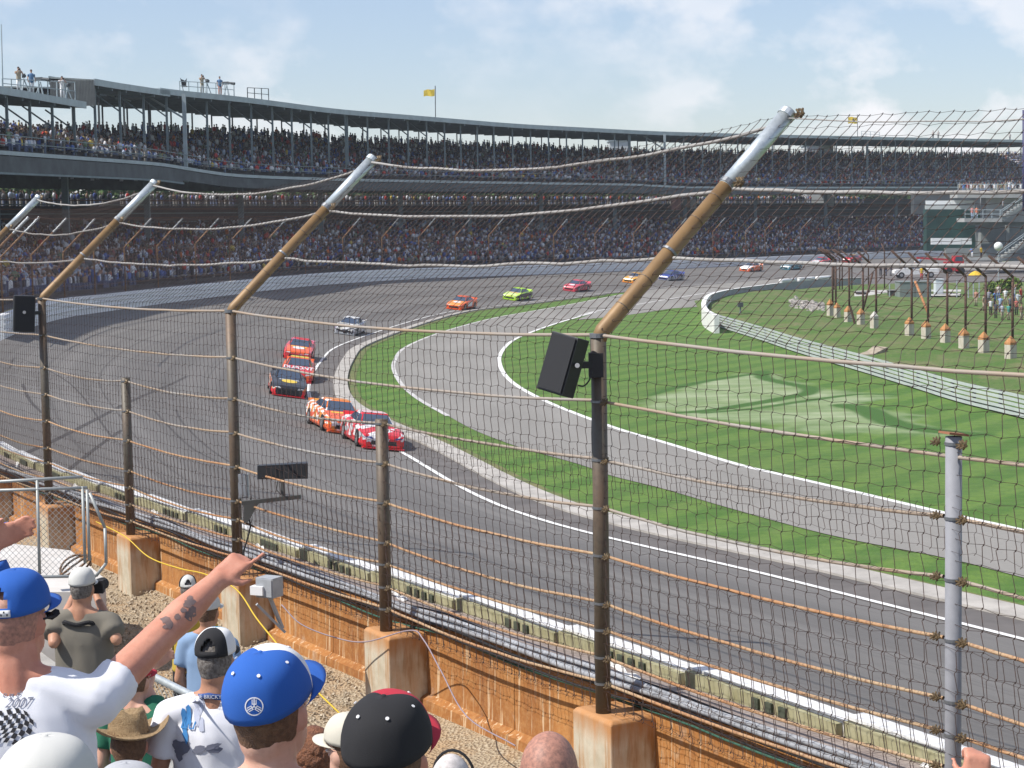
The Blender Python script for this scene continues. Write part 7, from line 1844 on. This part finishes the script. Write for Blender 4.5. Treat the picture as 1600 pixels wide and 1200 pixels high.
# raised fist at the right, blue sleeve at the left
wr_ = W(1525, 1230, 5.6)
t15, Hp, Rh, L_, ft, gar, bd = person("person below the frame whose raised fist shows beside the grey post, bottom right", 1560, 1330, 5.6, yaw=0, s=1.0, skin=sk_red, shirt=wtee, hair=hair_br, arms={-1: (W(1512, 1380, 5.5), wr_, Vx((.1, .2, 1)), Vx((0, 1, 0)), 1.3, False)}, voxel=.009)
wr_ = W(2, 838, 6.6)
t16, Hp, Rh, L_, ft, gar, bd = person("person out of frame at the left whose blue sleeve and open hand reach in", -75, 880, 6.6, yaw=0, s=1.0, skin=sk_red, shirt=royal, hair=hair_br, arms={1: (W(-22, 885, 6.6), W(-14, 848, 6.6), Vx((1, .2, .45)), Vx((0, -1, -.2)), .15, False)}, sleeve=1.0, voxel=.010)
# ------------------------------------------------------------ wire gate, platform and clutter at the left
plat = thing("platform", "pale concrete platform with rust stains at the left edge behind the wire gate", "platform", W(60, 900, 25))
pf = mat("platform_concrete", (.50, .47, .43), .9, col2=(.62, .60, .57), scale=1.2)
q = [G(-60, 880, 2.86), G(170, 880, 2.86), G(150, 915, 2.86), G(-60, 912, 2.86)]; 
zpl = 2.75
q = [G(-80, 838, zpl), G(110, 860, zpl), G(165, 905, zpl), G(150, 925, zpl), G(-80, 925, zpl)]
mb = MB(); top = [v - plat.location for v in q]; bot = [v - Vector((0, 0, .9)) for v in top]; mb.add(top + bot, [(0, 1, 2, 3, 4), (5, 9, 8, 7, 6)] + [(i, i + 5, (i + 1) % 5 + 5, (i + 1) % 5) for i in range(5)])
bm_ = mb.build("slab", pf, plat); bm2 = bmesh.new(); bm2.from_mesh(bm_.data); bmesh.ops.recalc_face_normals(bm2, faces=bm2.faces); bm2.to_mesh(bm_.data); bm2.free()
gate = thing("wire_gate", "galvanised tube gate with chain-link mesh at the left edge", "gate", W(60, 900, 18))
o_ = gate.location; gs = mat("gate_tube", (.36, .38, .37), .5, metal=.2)
for (a, b_) in (((62, 897), (58, 750)), ((133, 880), (129, 760)), ((-40, 905), (-42, 752)), ((140, 876), (136, 765))):
    mb = MB(); mb.tube([W(*a, 18) - o_, W(*b_, 18) - o_], .015, 8); mb.build("post", gs, gate, True)
for (a, b_) in (((-60, 756), (129, 745)), ((-60, 768), (136, 762)), ((-60, 903), (150, 900)), ((150, 900), (166, 880)), ((166, 880), (164, 825)), ((164, 825), (140, 770))):
    mb = MB(); mb.tube([W(*a, 18) - o_, W(*b_, 18) - o_], .015, 8); mb.build("rail", gs, gate, True)
mb = MB(); wp = W(0, 830, 18); lx = W(60, 830, 18) - W(0, 830, 18); 
def gpt(u, v): return W(-50 + u, 765 + v, 18.02) - o_
for k in range(-14, 22):
    for sgn in (1, -1):
        pts = []
        for j in range(0, 15):
            v = j * 9.6; u = k * 9.6 + sgn * v + (0 if sgn > 0 else 140)
            if 0 <= u <= 182: pts.append(gpt(u, v))
        if len(pts) > 1: mb.tube(pts, .0022, 3, cap=False)
cl = mb.build("chain_link", gs, gate); cl['kind'] = 'stuff'
# chain-link rail between the straw hat and the gravel
rl = thing("chain_link_rail", "low chain-link barrier with a galvanised top rail between the crowd and the gravel", "railing", W(260, 1100, 12.5)); o_ = rl.location
A_ = (205, 1040); B_ = (600, 1235)
def rp_(t, dz=0): 
    x = A_[0] + (B_[0] - A_[0]) * t; y = A_[1] + (B_[1] - A_[1]) * t; p = W(x, y, 13.5 - 2.6 * t); return p - Vector((0, 0, dz)) - o_
mb = MB(); mb.tube([rp_(k / 20) for k in range(21)], .028, 8); mb.build("top_rail", galv2, rl, True)
for k in range(4): mb = MB(); mb.tube([rp_(k / 3), rp_(k / 3, 1.0)], .024, 8); mb.build("post", gs, rl, True)
mb = MB(); LL = (rp_(1) - rp_(0)).length; n_ = int(LL / .06)
for k in range(-16, n_):
    for sgn in (1, -1):
        pts = [rp_((k + (j if sgn > 0 else 16 - j)) * .06 / LL, j * .06) for j in range(17) if 0 <= (k + (j if sgn > 0 else 16 - j)) * .06 / LL <= 1]
        if len(pts) > 1: mb.tube(pts, .002, 3, cap=False)
cl = mb.build("chain_link", gs, rl); cl['kind'] = 'stuff'
# rusty coil and debris beside the gate
mb = MB()
for k in range(60):
    a = k * .5; mb.v; 
mb.tube([W(118, 884, 20) + Vector((.16 * math.cos(a), .1 * math.sin(a), .1 * math.sin(a * 1.1))) for a in [k * .35 for k in range(50)]], .012, 5)
tag(mb.build("wire_coil", mat("rusty_wire", (.16, .09, .05), .9, var=.3, scale=20), None, True), "tangled coil of rusty wire behind the photographer's cap", "wire coil")
mb = MB(); mb.box(W(22, 822, 24), (.22, .16, .09), Matrix.Rotation(.4, 3, 'Z')); tag(mb.build("wrapper", mat("blue_wrapper", (.1, .12, .5), .5)), "small blue wrapper lying on the rusty ledge at the left edge", "wrapper")
# ------------------------------------------------------------ summer haze
hz = MB(); hz.box((0, 720, 10.5), (2420, 1580, 27)); 
hzm = bpy.data.materials.new("haze_air"); hzm.use_nodes = True; n = hzm.node_tree; n.nodes.clear(); o_ = n.nodes.new("ShaderNodeOutputMaterial"); pv = n.nodes.new("ShaderNodeVolumePrincipled")
pv.inputs['Color'].default_value = (.86, .92, 1.0, 1); pv.inputs['Density'].default_value = .00027; pv.inputs['Anisotropy'].default_value = .3; n.links.new(pv.outputs[0], o_.inputs['Volume'])
tag(hz.build("haze", hzm), "thin summer haze filling the air over the track", "haze", kind="stuff")
